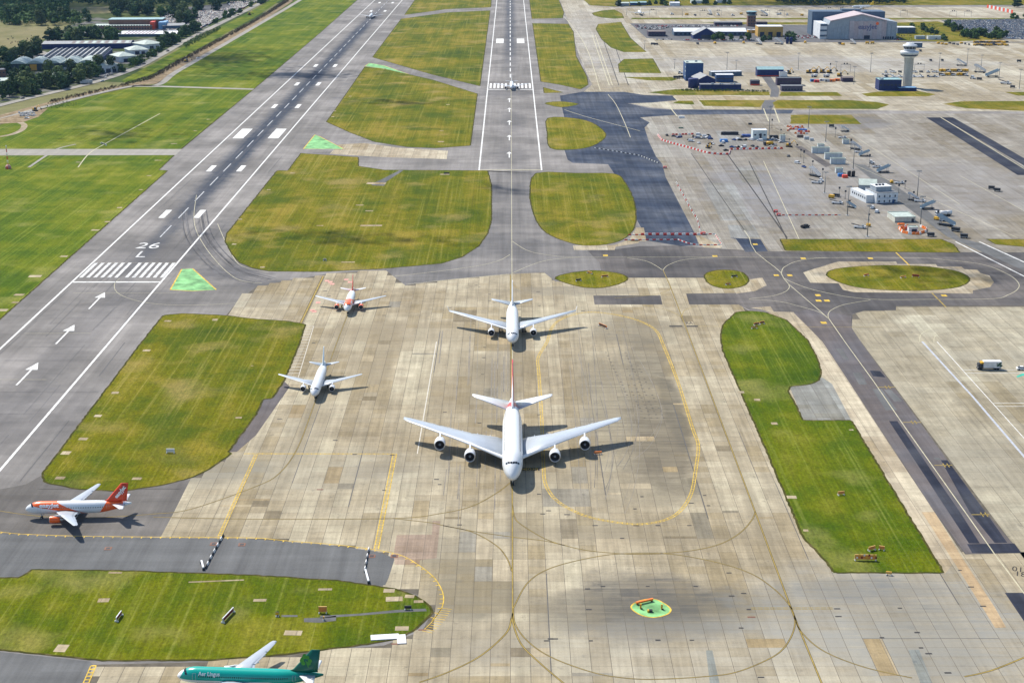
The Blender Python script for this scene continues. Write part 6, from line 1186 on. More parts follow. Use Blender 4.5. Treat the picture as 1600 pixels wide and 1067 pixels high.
park([(1476, 33), (1700, 30), (1700, 63), (1575, 61), (1560, 54), (1515, 50), (1490, 40)], 0.35, 110, 'in the far car park behind the hedge', 'cars in the far car park', mixA, row=4.0, fill=.95, rest=4200)
park([(248, 33), (262, 20), (330, 18), (362, 12), (355, 4), (405, 2), (392, 8), (312, 46), (268, 56)], -0.5, 90, 'in the upper car park beside the public road', 'cars in the upper car park', ['silver', 'grey', 'black', 'blue', 'white', 'red', 'grey', 'pale blue', 'black'], row=4.0, fill=.9, rest=4200)
park([(988, 38), (1110, 37), (1160, 41.5), (1050, 43), (1030, 47), (995, 46)], 0.0, 40, 'in the lot behind the white roofed terminal', 'cars behind the terminal', mixB, rest=120)
park([(1010, 58), (1050, 57), (1082, 58), (1082, 62), (1125, 61), (1180, 61), (1180, 64.5), (1020, 63)], 0.05, 46, 'in the terminal forecourt', 'cars in the terminal forecourt', mixB, rest=0)
park([(1240, 48), (1288, 47), (1290, 60), (1250, 61), (1232, 56)], 0.1, 34, 'beside the great hangar', 'cars beside the hangar', mixB, rest=40)
park([(42, 92), (60, 80), (78, 83), (66, 90)], 0.3, 10, 'in the factory yard', 'cars in the factory yard', mixB); park([(160, 120), (186, 111), (180, 114.5), (163, 123)], 0.3, 8, 'outside the hip roofed units', 'cars by the roadside units', mixB); park([(90, 114.5), (108, 113.5), (108, 115.5), (90, 117)], 0.05, 7, 'in a row at the factory loading doors', 'cars at the loading doors', mixB, row=30)
park([(1388, 62), (1425, 55), (1428, 60), (1400, 64)], 0.1, 6, 'at the corner of the great hangar', 'cars at the hangar corner', mixB); park([(1375, 117), (1470, 118), (1468, 122), (1378, 121)], 0.0, 24, 'in the row behind the control tower', 'cars behind the control tower', ['white', 'white', 'silver', 'grey'], row=20)
for x, y, k, lab in ((160, 128, 'white', 'white car on the public road below the road bend'), (225, 101, 'grey', 'dark car on the public road by the hip roofed units'), (262, 81, 'black', 'dark car heading up the public road'), (372, 24, 'black', 'dark car far up the public road'), (35, 155, 'grey', 'dark car low on the public road by the trees')):
    o = tag(link('car', CARS[k]), lab, 'car'); o.location = (*G(x, y), Z_G + .06); o.rotation_euler.z = -0.6
# ------------------------------------------------------------------ apron equipment
E_GREY = paint('equipment_grey', (0.36, 0.38, 0.40), 0.5, 0.4, wear=0.2); E_WHITE = paint('equipment_white', (0.58, 0.59, 0.60), 0.5, 0.4, wear=0.15); E_DARK = paint('equipment_dark', (0.03, 0.032, 0.036), 0.6, 0.3); E_YEL = paint('equipment_yellow', (0.60, 0.34, 0.02), 0.5, 0.4, wear=0.2); E_BLUE = paint('equipment_blue', (0.03, 0.16, 0.42), 0.5, 0.4)
P_RED = paint('barrier_red', (0.55, 0.035, 0.02), 0.5, 0.4, wear=0.15); P_WHITE = paint('barrier_white', (0.68, 0.66, 0.63), 0.5, 0.4, wear=0.15); P_ORANGE = paint('barrier_orange', (0.70, 0.17, 0.02), 0.5, 0.4, wear=0.15)
MAST = paint('mast_steel', (0.17, 0.18, 0.19), 0.5, 0.4)
def add(root, name, mats, *calls):
    b = MB()
    for fn, *a in calls: getattr(b, fn)(*a)
    return b.build(name, mats, root)
def mast_kit(h=24.0):
    r = thing('floodlight_mast', 'mast', 'lamp post'); add(r, 'base', E_GREY, ('box', 0, 0, -.05, 1.6, 1.6, .5)); add(r, 'pole', MAST, ('tube', (0, 0, .4), (0, 0, h), .30, .15, 8))
    f = add(r, 'head_frame', MAST, ('box', 0, 0, h - .2, 3.6, .4, .3), ('box', 0, 0, h + .5, 3.0, .3, .2))
    for i in range(4): add(f, 'lamp', E_GREY, ('box', -1.5 + i, -.35, h - .55, .6, .5, .45))
    return kit(r)
FLOOD = mast_kit()
for bx, by, ty, lab in ((1054, 108.5, 92.7, 'tall floodlight mast left of the blue block on the apron'), (1135.7, 109, 81.5, 'tall floodlight mast right of the blue block'), (1150, 111, 94, 'shorter floodlight mast over the white canopy'), (1247, 109.5, 82.5, 'floodlight mast behind the plum blocks'), (1360, 113, 82.5, 'tall floodlight mast left of the control tower'), (1306, 113, 96, 'slim floodlight mast behind the site cabins'), (1334, 132, 103.5, 'floodlight mast right of the plum hut'), (1467, 110, 82.5, 'floodlight mast right of the control tower'), (1510.6, 104, 76, 'tall floodlight mast far right of the control tower'), (1532.5, 110, 85.6, 'floodlight mast by the far grey steps'), (1560.6, 125, 97.5, 'floodlight mast by the pale ramp'), (1592.5, 139, 107.5, 'floodlight mast at the right edge above the grass'),
    (1201.5, 213, 165, 'tall floodlight mast beside the contractor hut'), (1263, 201, 166, 'tall floodlight mast by the red barriers and blue roof'), (1290, 222, 189, 'floodlight mast on the narrow grass wedge'), (1333, 265, 224, 'floodlight mast behind the black tanks'), (1433, 309, 265.6, 'tall floodlight mast standing alone right of the pier office'), (1288.4, 302, 268, 'floodlight mast left of the pier shed'), (1323.8, 337, 290, 'floodlight mast at the end of the striped barrier line'), (1355, 370, 319.5, 'floodlight mast nearest the grass strip'), (1438, 353, 305, 'floodlight mast beside the pale green roofed store'), (1173, 60, 46, 'mast before the yellow depot'), (1289, 66, 54, 'mast at the corner of the great hangar'), (1007, 78, 64, 'mast on the grass point by the far apron'), (1066, 26, 14, 'mast on the distant terminal stand, right of the tail up airliner'), (979, 24, 14, 'mast on the distant terminal stand, left of the tail up airliner')):
    place(FLOOD, G(bx, by), random.uniform(-.4, .4), lab, 'floodlight masts', (1, 1, HT(bx, by, ty) / 25.0))
def post_kit():
    r = thing('guidance_post', 'post', 'sign post'); add(r, 'base', E_DARK, ('box', 0, 0, -.05, 1.2, 1.0, .3)); add(r, 'pole', MAST, ('tube', (0, 0, .2), (0, 0, 8.2), .14, .12, 6))
    h = add(r, 'head', E_DARK, ('box', 0, 0, 7.2, 1.15, .5, 1.9)); add(h, 'screen', GLZ, ('box', 0, -.28, 7.5, .8, .06, 1.2)); return kit(r)
POST = post_kit()
PP = [(1269.5, 263, 251, 'by the dark blue loader'), (1285, 278, 263, 'left of the small white box cabin on grass'), (1311, 307, 292, 'left of the pier shed opening'), (1320.5, 311, 297.5, 'before the pier shed opening'), (1327, 323, 313, 'near the end of the striped barrier line'), (1357.5, 345, 334, 'by the two white vans'), (1305, 214, 199, 'at the corner of the green wedge'), (1329, 235, 217, 'beside the grey steps behind the cabins'), (1358, 261, 241, 'behind the stepped row of cabins'), (1220, 211, 202, 'right of the contractor hut'), (1225, 218, 209, 'near the white cabin and yellow tanker'), (1233, 224.5, 217, 'beside the orange excavator'), (1251, 246, 233, 'left of the long container cabins'), (1255.5, 255, 235, 'tallest before the long container cabins'), (1206, 200, 186, 'by the service road mouth'), (1297, 113, 99, 'behind the site cabins'), (1404, 302, 288, 'right of the pier office'), (1414, 295, 282, 'by the ramps right of the pier office'), (1427, 312, 299, 'beside the lone tall mast'), (1465, 343, 329, 'by the white tank trailers')]
for x, y, t, w in PP: place(POST, G(x, y), random.uniform(-.3, .3), f'stand guidance post with dark head {w}', 'stand guidance posts', (1, 1, HT(x, y, t) / 9.1))
# barriers
def barrier(mat):
    b = MB(); b.box(0, 0, 0, 1.95, .55, .3); b.box(0, 0, .3, 1.95, .46, .62, top=.62); b.box(0, 0, .92, 1.7, .2, .1); return b.mesh('barrier', mat)
BAR = {'red': barrier(P_RED), 'white': barrier(P_WHITE), 'orange': barrier(P_ORANGE), 'black': barrier(E_DARK)}
def row(pix, cols, label, group, step=2.0, sc=(1, 1, 1)):
    w = [G(*p) for p in pix]
    for i, (p, t) in enumerate(resample(w, step)):
        k = cols[i % len(cols)]; o = tag(link('plastic_barrier', BAR[k]), label.format(k), 'barrier', group); o.location = (p.x, p.y, Z_P + .006); o.rotation_euler.z = math.atan2(t.y, t.x); o.scale = sc
row([(1004, 367.6), (1097, 367.6)], ('red', 'white'), '{} block in the thick row closing the dark taxiway', 'blocks closing the dark taxiway', 2.15, (1.1, 1.6, 1.15))
row([(984, 367.8), (1003, 367.6)], ('red', 'white'), '{} low block in the short row left of the thick row', 'short row left of the thick row', 2.0, (1, .6, .6)); row([(1099, 366.8), (1119, 366.5)], ('red', 'white'), '{} low block in the short row right of the thick row', 'short row right of the thick row', 2.0, (1, .6, .6))
row([(978, 375.6), (1060, 375.3), (1064, 377), (1075, 381), (1088, 383.5), (1128, 383.6)], ('red', 'white'), '{} low block in the thin curved line by the grass island', 'thin curved barrier line', 2.0, (1, .6, .6))
row([(1118, 368), (1122, 374), (1127, 382)], ('white', 'red'), '{} low block in the slanting line joining the barrier rows', 'slanting barrier line', 2.2, (1, .6, .6))
row([(1095, 366), (1090, 345), (1078, 325), (1066, 303), (1056, 285)], ('red', 'white', 'white'), '{} barrier in the line beside the dark taxiway edge', 'barriers beside the dark taxiway', 5.2)
row([(1028, 212), (1034, 220), (1050, 225), (1080, 233), (1105, 240), (1122, 242), (1139, 242), (1141, 236)], ('white', 'red'), '{} barrier in the curved chain round the works compound', 'barriers round the works compound', 2.3, (1.1, 1.6, 1.3))
row([(1143, 234.5), (1223, 233)], ('red', 'white'), '{} barrier in the straight row before the yellow tanker', 'barriers before the yellow tanker', 2.4, (1.1, 1.6, 1.3)); row([(1052, 211.5), (1086, 210.5)], ('red', 'red', 'white'), '{} barrier in the far row of the works compound', 'far barrier row of the compound', 2.6, (1.1, 1.4, 1.2))
row([(1224, 337), (1316, 336.8)], ('red', 'white'), '{} low block in the long thin line across the stand', 'long thin line across the stand', 2.0, (1, .5, .6)); row([(930, 232), (960, 237), (1000, 244), (1030, 256)], ('white', 'black'), '{} low block in the dotted chain across dark asphalt', 'dotted chain across dark asphalt', 2.2, (.8, .7, .6))
row([(1405, 358), (1410, 364), (1420, 366.5), (1435, 367), (1446, 363), (1447, 359), (1438, 355)], ('orange', 'white', 'orange'), '{} barrier in the ring about the pale site hut', 'barriers about the site hut', 2.2, (1.1, 1.7, 1.4)); row([(1408, 357), (1420, 354)], ('orange', 'orange', 'white'), '{} barrier stacked behind the pale site hut', 'barriers behind the site hut', 2.0, (1, 1.6, 1.3))
row([(1231, 199), (1243, 200), (1254, 199)], ('orange', 'red', 'white'), '{} barrier left of the blue roofed skip', 'barriers by the blue roofed skip', 2.2, (1, 2, 1.4)); row([(1243, 209.5), (1263, 210)], ('orange', 'white', 'red'), '{} barrier below the blue roofed skip', 'barriers below the blue roofed skip', 2.2, (1, 2, 1.4)); row([(1231, 205), (1236, 201)], ('orange', 'white'), '{} barrier at the corner of the blue roofed skip', 'barriers at the skip corner', 2.2, (1, 2, 1.4))
row([(348, 839), (340, 853), (330, 871), (321, 889)], ('black', 'white'), '{} block in the slanting line by the red boxes', 'line of blocks by the red boxes', 2.2, (1.05, 1.0, .8)); row([(576, 860), (573, 874), (570, 892)], ('white', 'black'), '{} block in the short line near the ellipse tip', 'short line of blocks by the ellipse', 2.2, (1.05, 1.0, .8))
for p0, p1, lab in (((571, 894), (576, 912), 'white striped boom lying by the grass ellipse'), ((315, 880), (318, 891), 'short white boom left of the block line')):
    a, c = G(*p0), G(*p1); t_ = thing('barrier_boom', lab, 'barrier', (*a, 0), math.atan2(c[1] - a[1], c[0] - a[0])); L = math.hypot(c[0] - a[0], c[1] - a[1]); add(t_, 'boom', E_WHITE, ('box', L / 2, 0, .75, L, .55, .4)); add(t_, 'stand', E_DARK, ('box', 0, 0, 0, .7, .9, .8)); add(t_, 'stand', E_DARK, ('box', L, 0, 0, .5, .7, .8))
for x, y, lab in ((1212, 332, 'red sign barrow left of the long thin line'), (1216.5, 337.5, 'orange red sign barrow at the start of the long thin line'), (1039, 263.5, 'red marker box at the dark taxiway edge'), (1099, 367, 'red marker box at the end of the thick row')):
    t_ = thing('marker_box', lab, 'marker', (*G(x, y), Z_P)); add(t_, 'box', P_RED, ('box', 0, 0, .3, 2.2, 1.2, 1.2)); add(t_, 'sign', P_WHITE, ('box', 0, -.62, .6, 1.2, .06, .6)); add(t_, 'skid', E_DARK, ('box', 0, 0, 0, 2.4, .8, .3))
# steps, loaders, tugs, dollies
def wheels(root, xs, ys, r, w=.25):
    for x in xs:
        for y in ys: add(root, 'wheel', M_TYREB, ('tube', (x - w / 2, y, r), (x + w / 2, y, r), r, r, 10))
def steps_kit():
    r = thing('boarding_steps', 's', 'boarding steps'); add(r, 'chassis', E_DARK, ('box', 0, 0, .45, 2.2, 7.0, .4)); wheels(r, (-.9, .9), (-2.6, 2.4), .42)
    b = MB(); n = 12
    for i in range(n): b.box(0, -3.4 + i * .46, .9 + i * .26, 1.7, .47, .10); b.box(0, -3.2 + i * .46, .9 + i * .26 - .2, 1.7, .05, .25)
    st = b.build('stair', E_WHITE, r)
    for s in (-1, 1): b = MB(); q = [(s * .92, -3.5, .8), (s * .92, 2.2, 4.0), (s * .92, 3.6, 4.0), (s * .92, 3.6, 5.1), (s * .92, 2.2, 5.1), (s * .92, -3.5, 1.9)]; b.quad(q if s > 0 else q[::-1]); q = [(x - s * .06, y, z) for x, y, z in q]; b.quad(q[::-1] if s > 0 else q); b.build('side_panel', E_WHITE, st)
    add(r, 'platform', E_GREY, ('box', 0, 2.9, 3.9, 1.9, 1.5, .14)); add(r, 'prop', E_GREY, ('tube', (-.7, 2.6, .8), (-.7, 2.6, 3.9), .09), ('tube', (.7, 2.6, .8), (.7, 2.6, 3.9), .09), ('tube', (-.7, -.5, .8), (-.7, 2.6, 3.6), .07), ('tube', (.7, -.5, .8), (.7, 2.6, 3.6), .07)); return kit(r)
def loader_kit():
    r = thing('belt_loader', 's', 'belt loader'); add(r, 'body', E_WHITE, ('box', 0, 0, .4, 1.9, 5.6, .7)); add(r, 'cab', E_GREY, ('box', -.55, -1.6, 1.1, .8, 1.2, .9)); b = MB(); b.box(.35, .4, 1.2, .9, 7.6, .25, 0, 0, 1, .22); b.build('conveyor', E_DARK, r); wheels(r, (-.85, .85), (-1.8, 1.8), .36); return kit(r)
def tug_kit():
    r = thing('baggage_tractor', 's', 'tractor'); b = MB(); b.box(0, -.2, .35, 1.5, 2.9, .7, 0, 0, .94); b.build('body', E_WHITE, r); c = add(r, 'cab', E_WHITE, ('box', 0, .45, 1.05, 1.4, 1.3, .95)); add(c, 'window', GLZ, ('box', 0, .45, 1.25, 1.46, 1.0, .5)); wheels(r, (-.7, .7), (-1.1, .9), .4); return kit(r)
def dolly_kit():
    r = thing('baggage_dolly', 's', 'dolly'); add(r, 'deck', E_GREY, ('box', 0, 0, .42, 1.6, 3.0, .16)); add(r, 'cover', E_DARK, ('box', 0, 0, .58, 1.55, 2.8, 1.0)); add(r, 'drawbar', E_DARK, ('tube', (0, -1.5, .4), (0, -2.6, .3), .06)); wheels(r, (-.65, .65), (-1.0, 1.0), .22); return kit(r)
def gpu_kit():
    r = thing('power_unit', 's', 'generator'); b = MB(); b.box(0, 0, .5, 1.7, 3.0, 1.4, 0, 0, .93); b.build('body', E_YEL, r); add(r, 'panel', E_DARK, ('box', .83, 0, .8, .1, 1.6, .7)); add(r, 'drawbar', E_DARK, ('tube', (0, -1.5, .5), (0, -2.7, .3), .06)); wheels(r, (-.75, .75), (-.9, .9), .34); return kit(r)
def ramp_kit():
    r = thing('jet_steps', 's', 'boarding ramp'); b = MB(); q = [(-3.6, .7), (3.6, 3.4), (3.6, 4.5), (-3.6, 1.8)]
    for s in (-1, 1): p = [(x, s * .95, z) for x, z in q]; b.quad(p if s < 0 else p[::-1]); p = [(x, s * .89, z) for x, z in q]; b.quad(p[::-1] if s < 0 else p)
    b.quad([(-3.6, -.9, .72), (3.6, -.9, 3.42), (3.6, .9, 3.42), (-3.6, .9, .72)]); b.quad([(-3.6, .9, .62), (3.6, .9, 3.32), (3.6, -.9, 3.32), (-3.6, -.9, .62)]); b.build('ramp', paint('ramp_blue_grey', (0.30, 0.38, 0.44), .5, .4), r); add(r, 'chassis', E_DARK, ('box', 0, 0, .4, 6.6, 1.8, .3)); add(r, 'prop', E_GREY, ('tube', (2.4, -.7, .6), (2.4, -.7, 2.9), .1), ('tube', (2.4, .7, .6), (2.4, .7, 2.9), .1)); wheels(r, (-2.4, 2.4), (-.8, .8), .38); return kit(r)
STEPS, LOADER, TUG, DOLLY, GPU, RAMP = steps_kit(), loader_kit(), tug_kit(), dolly_kit(), gpu_kit(), ramp_kit()
for k, x, y, rz, lab, sc in ((STEPS, 1273, 276, .6, 'white boarding steps nearest the dark blue loader', 1.3), (LOADER, 1275.5, 287, 1.2, 'white belt loader beside the mast left of the pier shed', 1.2), (TUG, 1283, 284, .4, 'white baggage tractor by the mast left of the pier shed', 1.2), (GPU, 1299, 310, .9, 'yellow generator cart in the middle of the pier stands', 1.2), (DOLLY, 1307, 308, .9, 'dark covered dolly by the yellow generator cart', 1.3), (LOADER, 1308, 319, 1.3, 'white belt loader before the end of the striped line', 1.2), (RAMP, 1330, 325, 2.3, 'dark ramp lying beside the stub of service road', .9), (LOADER, 1343, 357, 1.3, 'pale belt loader nearest the grass strip', 1.2), (GPU, 1357, 354, .3, 'yellow generator cart at the foot of the nearest mast', .9),
    (STEPS, 1320, 206, 1.9, 'grey steps at the head of the pier apron', 1.0), (DOLLY, 1299, 199, 1.5, 'dark covered dolly on the pier apron by the grass', 1.4), (LOADER, 1316, 216.5, 1.5, 'pale belt loader above the small white box cabin', 1.1), (STEPS, 1337, 234, .9, 'grey steps right of the small white box cabin', 1.2), (LOADER, 1342, 239, 1.5, 'pale belt loader lowest of the set by the grey steps', 1.1), (RAMP, 1350, 244.5, .2, 'pale ramp behind the stepped row of cabins', 1.1), (TUG, 1362, 256, 1.2, 'small tractor beside the tall dark post behind cabins', 1.2), (LOADER, 1370, 262.5, 1.3, 'pale belt loader on the right of the tall dark post', 1.1), (RAMP, 1380, 270, .3, 'blue grey ramp above the pier office', 1.3), (GPU, 1393, 286.5, 0, 'yellow generator cart behind the pier office', 1.0), (LOADER, 1405, 287.5, 1.5, 'white belt loader behind the pier office', 1.1),
    (STEPS, 1427, 313.5, 1.2, 'grey steps at the foot of the lone tall mast', 1.0), (LOADER, 1437, 316, 1.2, 'white belt loader by the lone tall mast', 1.2), (RAMP, 1449, 327, .2, 'blue grey ramp right of the pier store mast', 1.25), (GPU, 1463, 344, .5, 'yellow generator cart by the white tank trailers', 1.0), (TUG, 1472, 346, 1.0, 'white tractor below the white tank trailers', 1.2), (RAMP, 1478, 353, 2.4, 'long grey ramp slanting toward the dark tug', 1.5), (DOLLY, 1493, 362, .9, 'dark tug shaped dolly near the grass strip end', 1.6), (DOLLY, 1506, 372, 1.3, 'dark covered dolly at the road junction', 1.5), (DOLLY, 1454, 369.5, 1.5, 'dark cart alone at the grass strip edge', 1.4), (DOLLY, 1549, 296, 1.2, 'dark cart alone on the right hand apron, upper of two', 1.4), (DOLLY, 1558, 299.5, 1.2, 'dark cart alone on the right hand apron, lower of two', 1.4),
    (STEPS, 1502, 103.5, 1.3, 'grey steps at the foot of the far right masts', 1.5), (STEPS, 1531, 114, 1.0, 'grey steps before the mast pair on the far apron', 1.7), (RAMP, 1550, 121, .2, 'pale blue ramp on the far apron', 1.9), (LOADER, 1571, 132, .8, 'grey loader below the pale blue ramp', 1.8), (TUG, 1520, 124, .7, 'white tractor left of the pale blue ramp', 1.8), (DOLLY, 1530, 125.5, .7, 'dark dolly left of the pale blue ramp', 1.6), (DOLLY, 1582, 138, 1.2, 'dark dolly near the right edge mast', 1.6), (DOLLY, 1438, 81, 0, 'dark cart right of the tower cab on the far apron', 1.4), (DOLLY, 1454, 96, 0, 'dark cart on the diagonal lane, left of two', 1.4), (DOLLY, 1472, 96, 0, 'dark cart on the diagonal lane, right of two', 1.4), (DOLLY, 1592, 97.5, 1.4, 'dark cart on the far apron at the right edge', 1.6),
    (DOLLY, 1020, 70.5, 1.2, 'dark cart below the dark pavilion, left of two', 1.6), (DOLLY, 1025, 71, 1.2, 'dark cart below the dark pavilion, right of two', 1.6), (DOLLY, 1090, 70, .2, 'dark cart before the terminal porch', 1.5), (GPU, 1117, 69, .2, 'yellow red cart before the terminal porch', 1.4), (STEPS, 1186, 70, .4, 'white steps before the yellow depot', 1.4), (STEPS, 1217, 70, .9, 'white steps left of the dark tanks', 1.6), (GPU, 1162, 68.5, 0, 'orange cart before the old brick tower', 1.4), (GPU, 1258, 68, 0, 'orange cart right of the dark tanks', 1.4), (DOLLY, 1312, 70, .2, 'dark cart with orange neighbour before the hangar', 1.7), (GPU, 1317, 71, .5, 'yellow cart beside the dark cart before the hangar', 1.4), (GPU, 1355, 69, 1.4, 'yellow cart in the middle of the hangar front', 1.5), (GPU, 1363, 69, 1.4, 'yellow cart right of the middle of the hangar front', 1.5), (STEPS, 1333, 69.5, .6, 'pale steps before the hangar doors', 1.2),
    (TUG, 1063, 116, 1.2, 'yellowish tractor left of the tall blue block', 1.6), (DOLLY, 1056, 123.5, 1.4, 'dark cart left of the blue hall, first of two', 1.8), (DOLLY, 1064, 123, 1.5, 'dark cart left of the blue hall, second of two', 1.8)):
    place(k, (*G(x, y), Z_P + .006), rz, lab, None, sc)
for i in range(46): x, y = 1523 + (i % 23) * 2.3 + random.uniform(-.4, .4), 67.5 + (i // 23) * 4 + random.uniform(-.7, .7); place(random.choice((GPU, DOLLY)), (*G(x, y), Z_P), 1.4, 'yellow or brown cart in the packed rows at the far apron edge', 'packed carts at the far apron edge', 1.25)
for i in range(9): place(random.choice((GPU, DOLLY)), (*G(1466 + i * 6, 69 + (i % 3)), Z_P), random.uniform(0, 3), 'small cart in the loose line along the far apron edge', 'loose carts along the far apron edge', 1.2)
for i in range(20): x, y = 1470 + (i % 10) * 4.4, 112.5 + (i // 10) * 6; place((GPU, GPU, DOLLY, LOADER)[i % 4], (*G(x, y), Z_P), random.uniform(0, 3), 'yellow or dark plant in the cluster right of the control tower', 'plant right of the control tower', 1.5)
for i in range(16): place((TUG, LOADER, DOLLY)[i % 3], (*G(1384 + (i % 8) * 11, 114 + (i // 8) * 7), Z_P), random.uniform(0, 3), 'white or dark ground vehicle in the row behind the control tower', 'vehicles behind the control tower', 1.3)
for i in range(15): place((TUG, GPU, DOLLY, STEPS, LOADER)[i % 5], (*G(1050 + i * 18 + (i % 2) * 5, 23.5 + (i % 3)), Z_P), random.uniform(0, 3), 'tiny vehicle on the distant terminal stands', 'vehicles on the distant stands', 1.6)
def gantry_kit():
    r = thing('stand_gantry', 's', 'gantry'); add(r, 'post', MAST, ('tube', (-5, 0, 0), (-5, 0, 8), .16, .16, 6)); add(r, 'post', MAST, ('tube', (5, 0, 0), (5, 0, 8), .16, .16, 6)); b = add(r, 'beam', MAST, ('box', 0, 0, 7.8, 10.4, .35, .4)); add(b, 'signal', E_DARK, ('box', -1.6, 0, 8.2, 1.2, .5, 1.3)); add(b, 'signal', E_DARK, ('box', 1.2, 0, 8.2, 1.2, .5, 1.3)); return kit(r)
GAN = gantry_kit()
for x, y, lab in ((1020, 25, 'stand gantry by the tail up airliner'), (1099, 26, 'stand gantry left of the old brick tower, farther'), (1122, 26, 'stand gantry left of the old brick tower, nearer'), (1197, 26, 'stand gantry above the yellow depot'), (1220, 26, 'stand gantry right of the yellow depot'), (1296, 22, 'stand gantry behind the hangar roof, first'), (1315, 22, 'stand gantry behind the hangar roof, second'), (1412, 26, 'stand gantry just right of the hangar'), (1489, 27, 'stand gantry toward the striped screen, first'), (1512, 27, 'stand gantry toward the striped screen, second'), (1321, 113, 'stand gantry behind the site cabins'), (1436, 113, 'stand gantry right of the control tower shaft')): place(GAN, G(x, y), 0, lab, 'stand gantries')
# road vehicles on the apron
def truck_kit(name, lab, body_mat, cab_mat, tank=False, L=9.0, cat='truck'):
    r = thing(name, lab, cat); add(r, 'chassis', E_DARK, ('box', 0, 0, .55, 1.4, L, .35))
    b = MB(); b.box(0, -L / 2 + 1.0, .55, 2.4, 1.9, 2.1, 0, 0, .92); c = b.build('cab', cab_mat, r); add(c, 'windscreen', GLZ, ('box', 0, -L / 2 + .12, 1.55, 2.1, .2, .85)); add(c, 'window', GLZ, ('box', 0, -L / 2 + .9, 1.6, 2.42, .9, .7)); add(c, 'headlight', P_WHITE, ('box', -.8, -L / 2 + .02, .85, .4, .12, .25)); add(c, 'headlight', P_WHITE, ('box', .8, -L / 2 + .02, .85, .4, .12, .25))
    if tank: b = MB(); b.tube((0, -L / 2 + 2.4, 1.9), (0, L / 2, 1.9), 1.15, 1.15, 16); b.build('tank', body_mat, r)
    else: b = MB(); b.box(0, 1.05, .95, 2.55, L - 2.3, 2.75); b.build('box_body', body_mat, r)
    wheels(r, (-1.0, 1.0), (-L / 2 + 1.2, L / 2 - 2.6, L / 2 - 1.4), .5, .4); return kit(r)
BOXT = truck_kit('catering_truck', 'white box truck with yellow cab guard and dark leaf print, alone on the right apron', E_WHITE, E_DARK, L=9.8)
place(BOXT, (*G(1545, 577), Z_SLAB), -1.57)
ct_ = BOXT.root; bb = [o for o, _ in BOXT.tree if o.name.startswith('box_body')][0]
GREENL = paint('dark_leaf_print', (0.01, 0.06, 0.03)); b = MB()
for y0_, z0_, rr in ((3.3, 2.0, .55), (3.9, 2.7, .5), (4.5, 1.9, .6), (4.3, 3.0, .4), (2.9, 2.8, .3)): 
    for s in (-1, 1): b.quad([(s * 1.29, y0_ + rr * math.cos(t) * 1.2, z0_ + rr * math.sin(t) * .8) for t in [6.283 * i / 8 for i in range(8)]][::s])
b.build('leaf_print', GREENL, bb); add(ct_, 'cab_guard', E_YEL, ('box', 0, -3.0, 2.75, 2.3, 1.6, .6)); add(ct_, 'bumper', E_DARK, ('box', 0, -4.85, .4, 2.4, .3, .4))
o = tag(link('car', CARS['white']), 'white car at the right edge beside the box truck', 'car'); o.location = (*G(1597, 578), Z_SLAB); o.rotation_euler.z = 1.5; o.scale = (1.1,) * 3
vm = car_mesh(E_WHITE, True)
for x, y, lab in ((1363, 326, 'white van beside the pier office, farther of two'), (1370, 332.5, 'white van beside the pier office, nearer of two')): o = tag(link('van', vm), lab, 'van', 'white vans by the pier office'); o.location = (*G(x, y), Z_P + .01); o.rotation_euler.z = 2.7
def pickup():
    r = thing('pickup_truck', 'black pickup parked alone on the pier stand', 'pickup'); b = MB(); b.box(0, 0, .45, 1.85, 5.2, .55); b.build('body', E_DARK, r); b = MB(); b.box(0, -.4, 1.0, 1.75, 2.0, .75, 0, 0, .82); c = b.build('cab', E_DARK, r); add(c, 'windscreen', GLZ, ('box', 0, -1.32, 1.1, 1.45, .12, .5)); add(r, 'tailboard', E_DARK, ('box', 0, 2.5, 1.0, 1.8, .12, .4)); add(r, 'side_board', E_DARK, ('box', -.88, 1.6, 1.0, .1, 1.9, .4)); add(r, 'side_board', E_DARK, ('box', .88, 1.6, 1.0, .1, 1.9, .4)); wheels(r, (-.82, .82), (-1.6, 1.6), .4); return r
pu = pickup(); pu.location = (*G(1258, 356), Z_P + .006); pu.rotation_euler.z = 2.2; pu.scale = (1.15,) * 3
YT = truck_kit('tanker_truck', 'yellow tanker truck by the straight barrier row', E_YEL, E_DARK, True, 7.5); place(YT, (*G(1200, 227.5), Z_P + .006), -1.4)
WT = truck_kit('tank_trailer', 'tank', E_WHITE, E_WHITE, True, 6.0, 'tanker')
for x, y, rz, lab in ((1470, 338, -1.5, 'white tank vehicle right of the pier store, left of two'), (1478, 337.5, -1.5, 'white tank vehicle right of the pier store, right of two'), (1272, 121, -1.5, 'white tank vehicle beside the site cabins, left of two'), (1291, 121, -1.5, 'white tank vehicle beside the site cabins, right of two')): place(WT, (*G(x, y), Z_P + .006), rz, lab, None, 1.1)
BUS = truck_kit('coach', 'pale blue coach on the public road below the trees', E_GREY, E_GREY, False, 12, 'coach'); place(BUS, (*G(135, 131.5), .2), -1.1, None, None, 1.0)
def digger_kit():
    r = thing('excavator', 's', 'excavator'); add(r, 'track', E_DARK, ('box', -1.0, 0, 0, .6, 3.6, .8)); add(r, 'track', E_DARK, ('box', 1.0, 0, 0, .6, 3.6, .8)); b = add(r, 'body', E_YEL, ('box', .2, .5, .9, 2.2, 2.6, 1.2)); add(b, 'cab', GLZ, ('box', -.7, -.6, 1.2, 1.0, 1.3, 1.6)); add(r, 'boom', E_YEL, ('tube', (.3, -.7, 1.8), (.3, -3.0, 4.4), .26, .22, 6), ('tube', (.3, -3.0, 4.4), (.3, -5.2, 2.2), .2, .16, 6)); add(r, 'bucket', E_DARK, ('box', .3, -5.3, 1.3, 1.0, .9, .9)); return kit(r)
DIG = digger_kit()
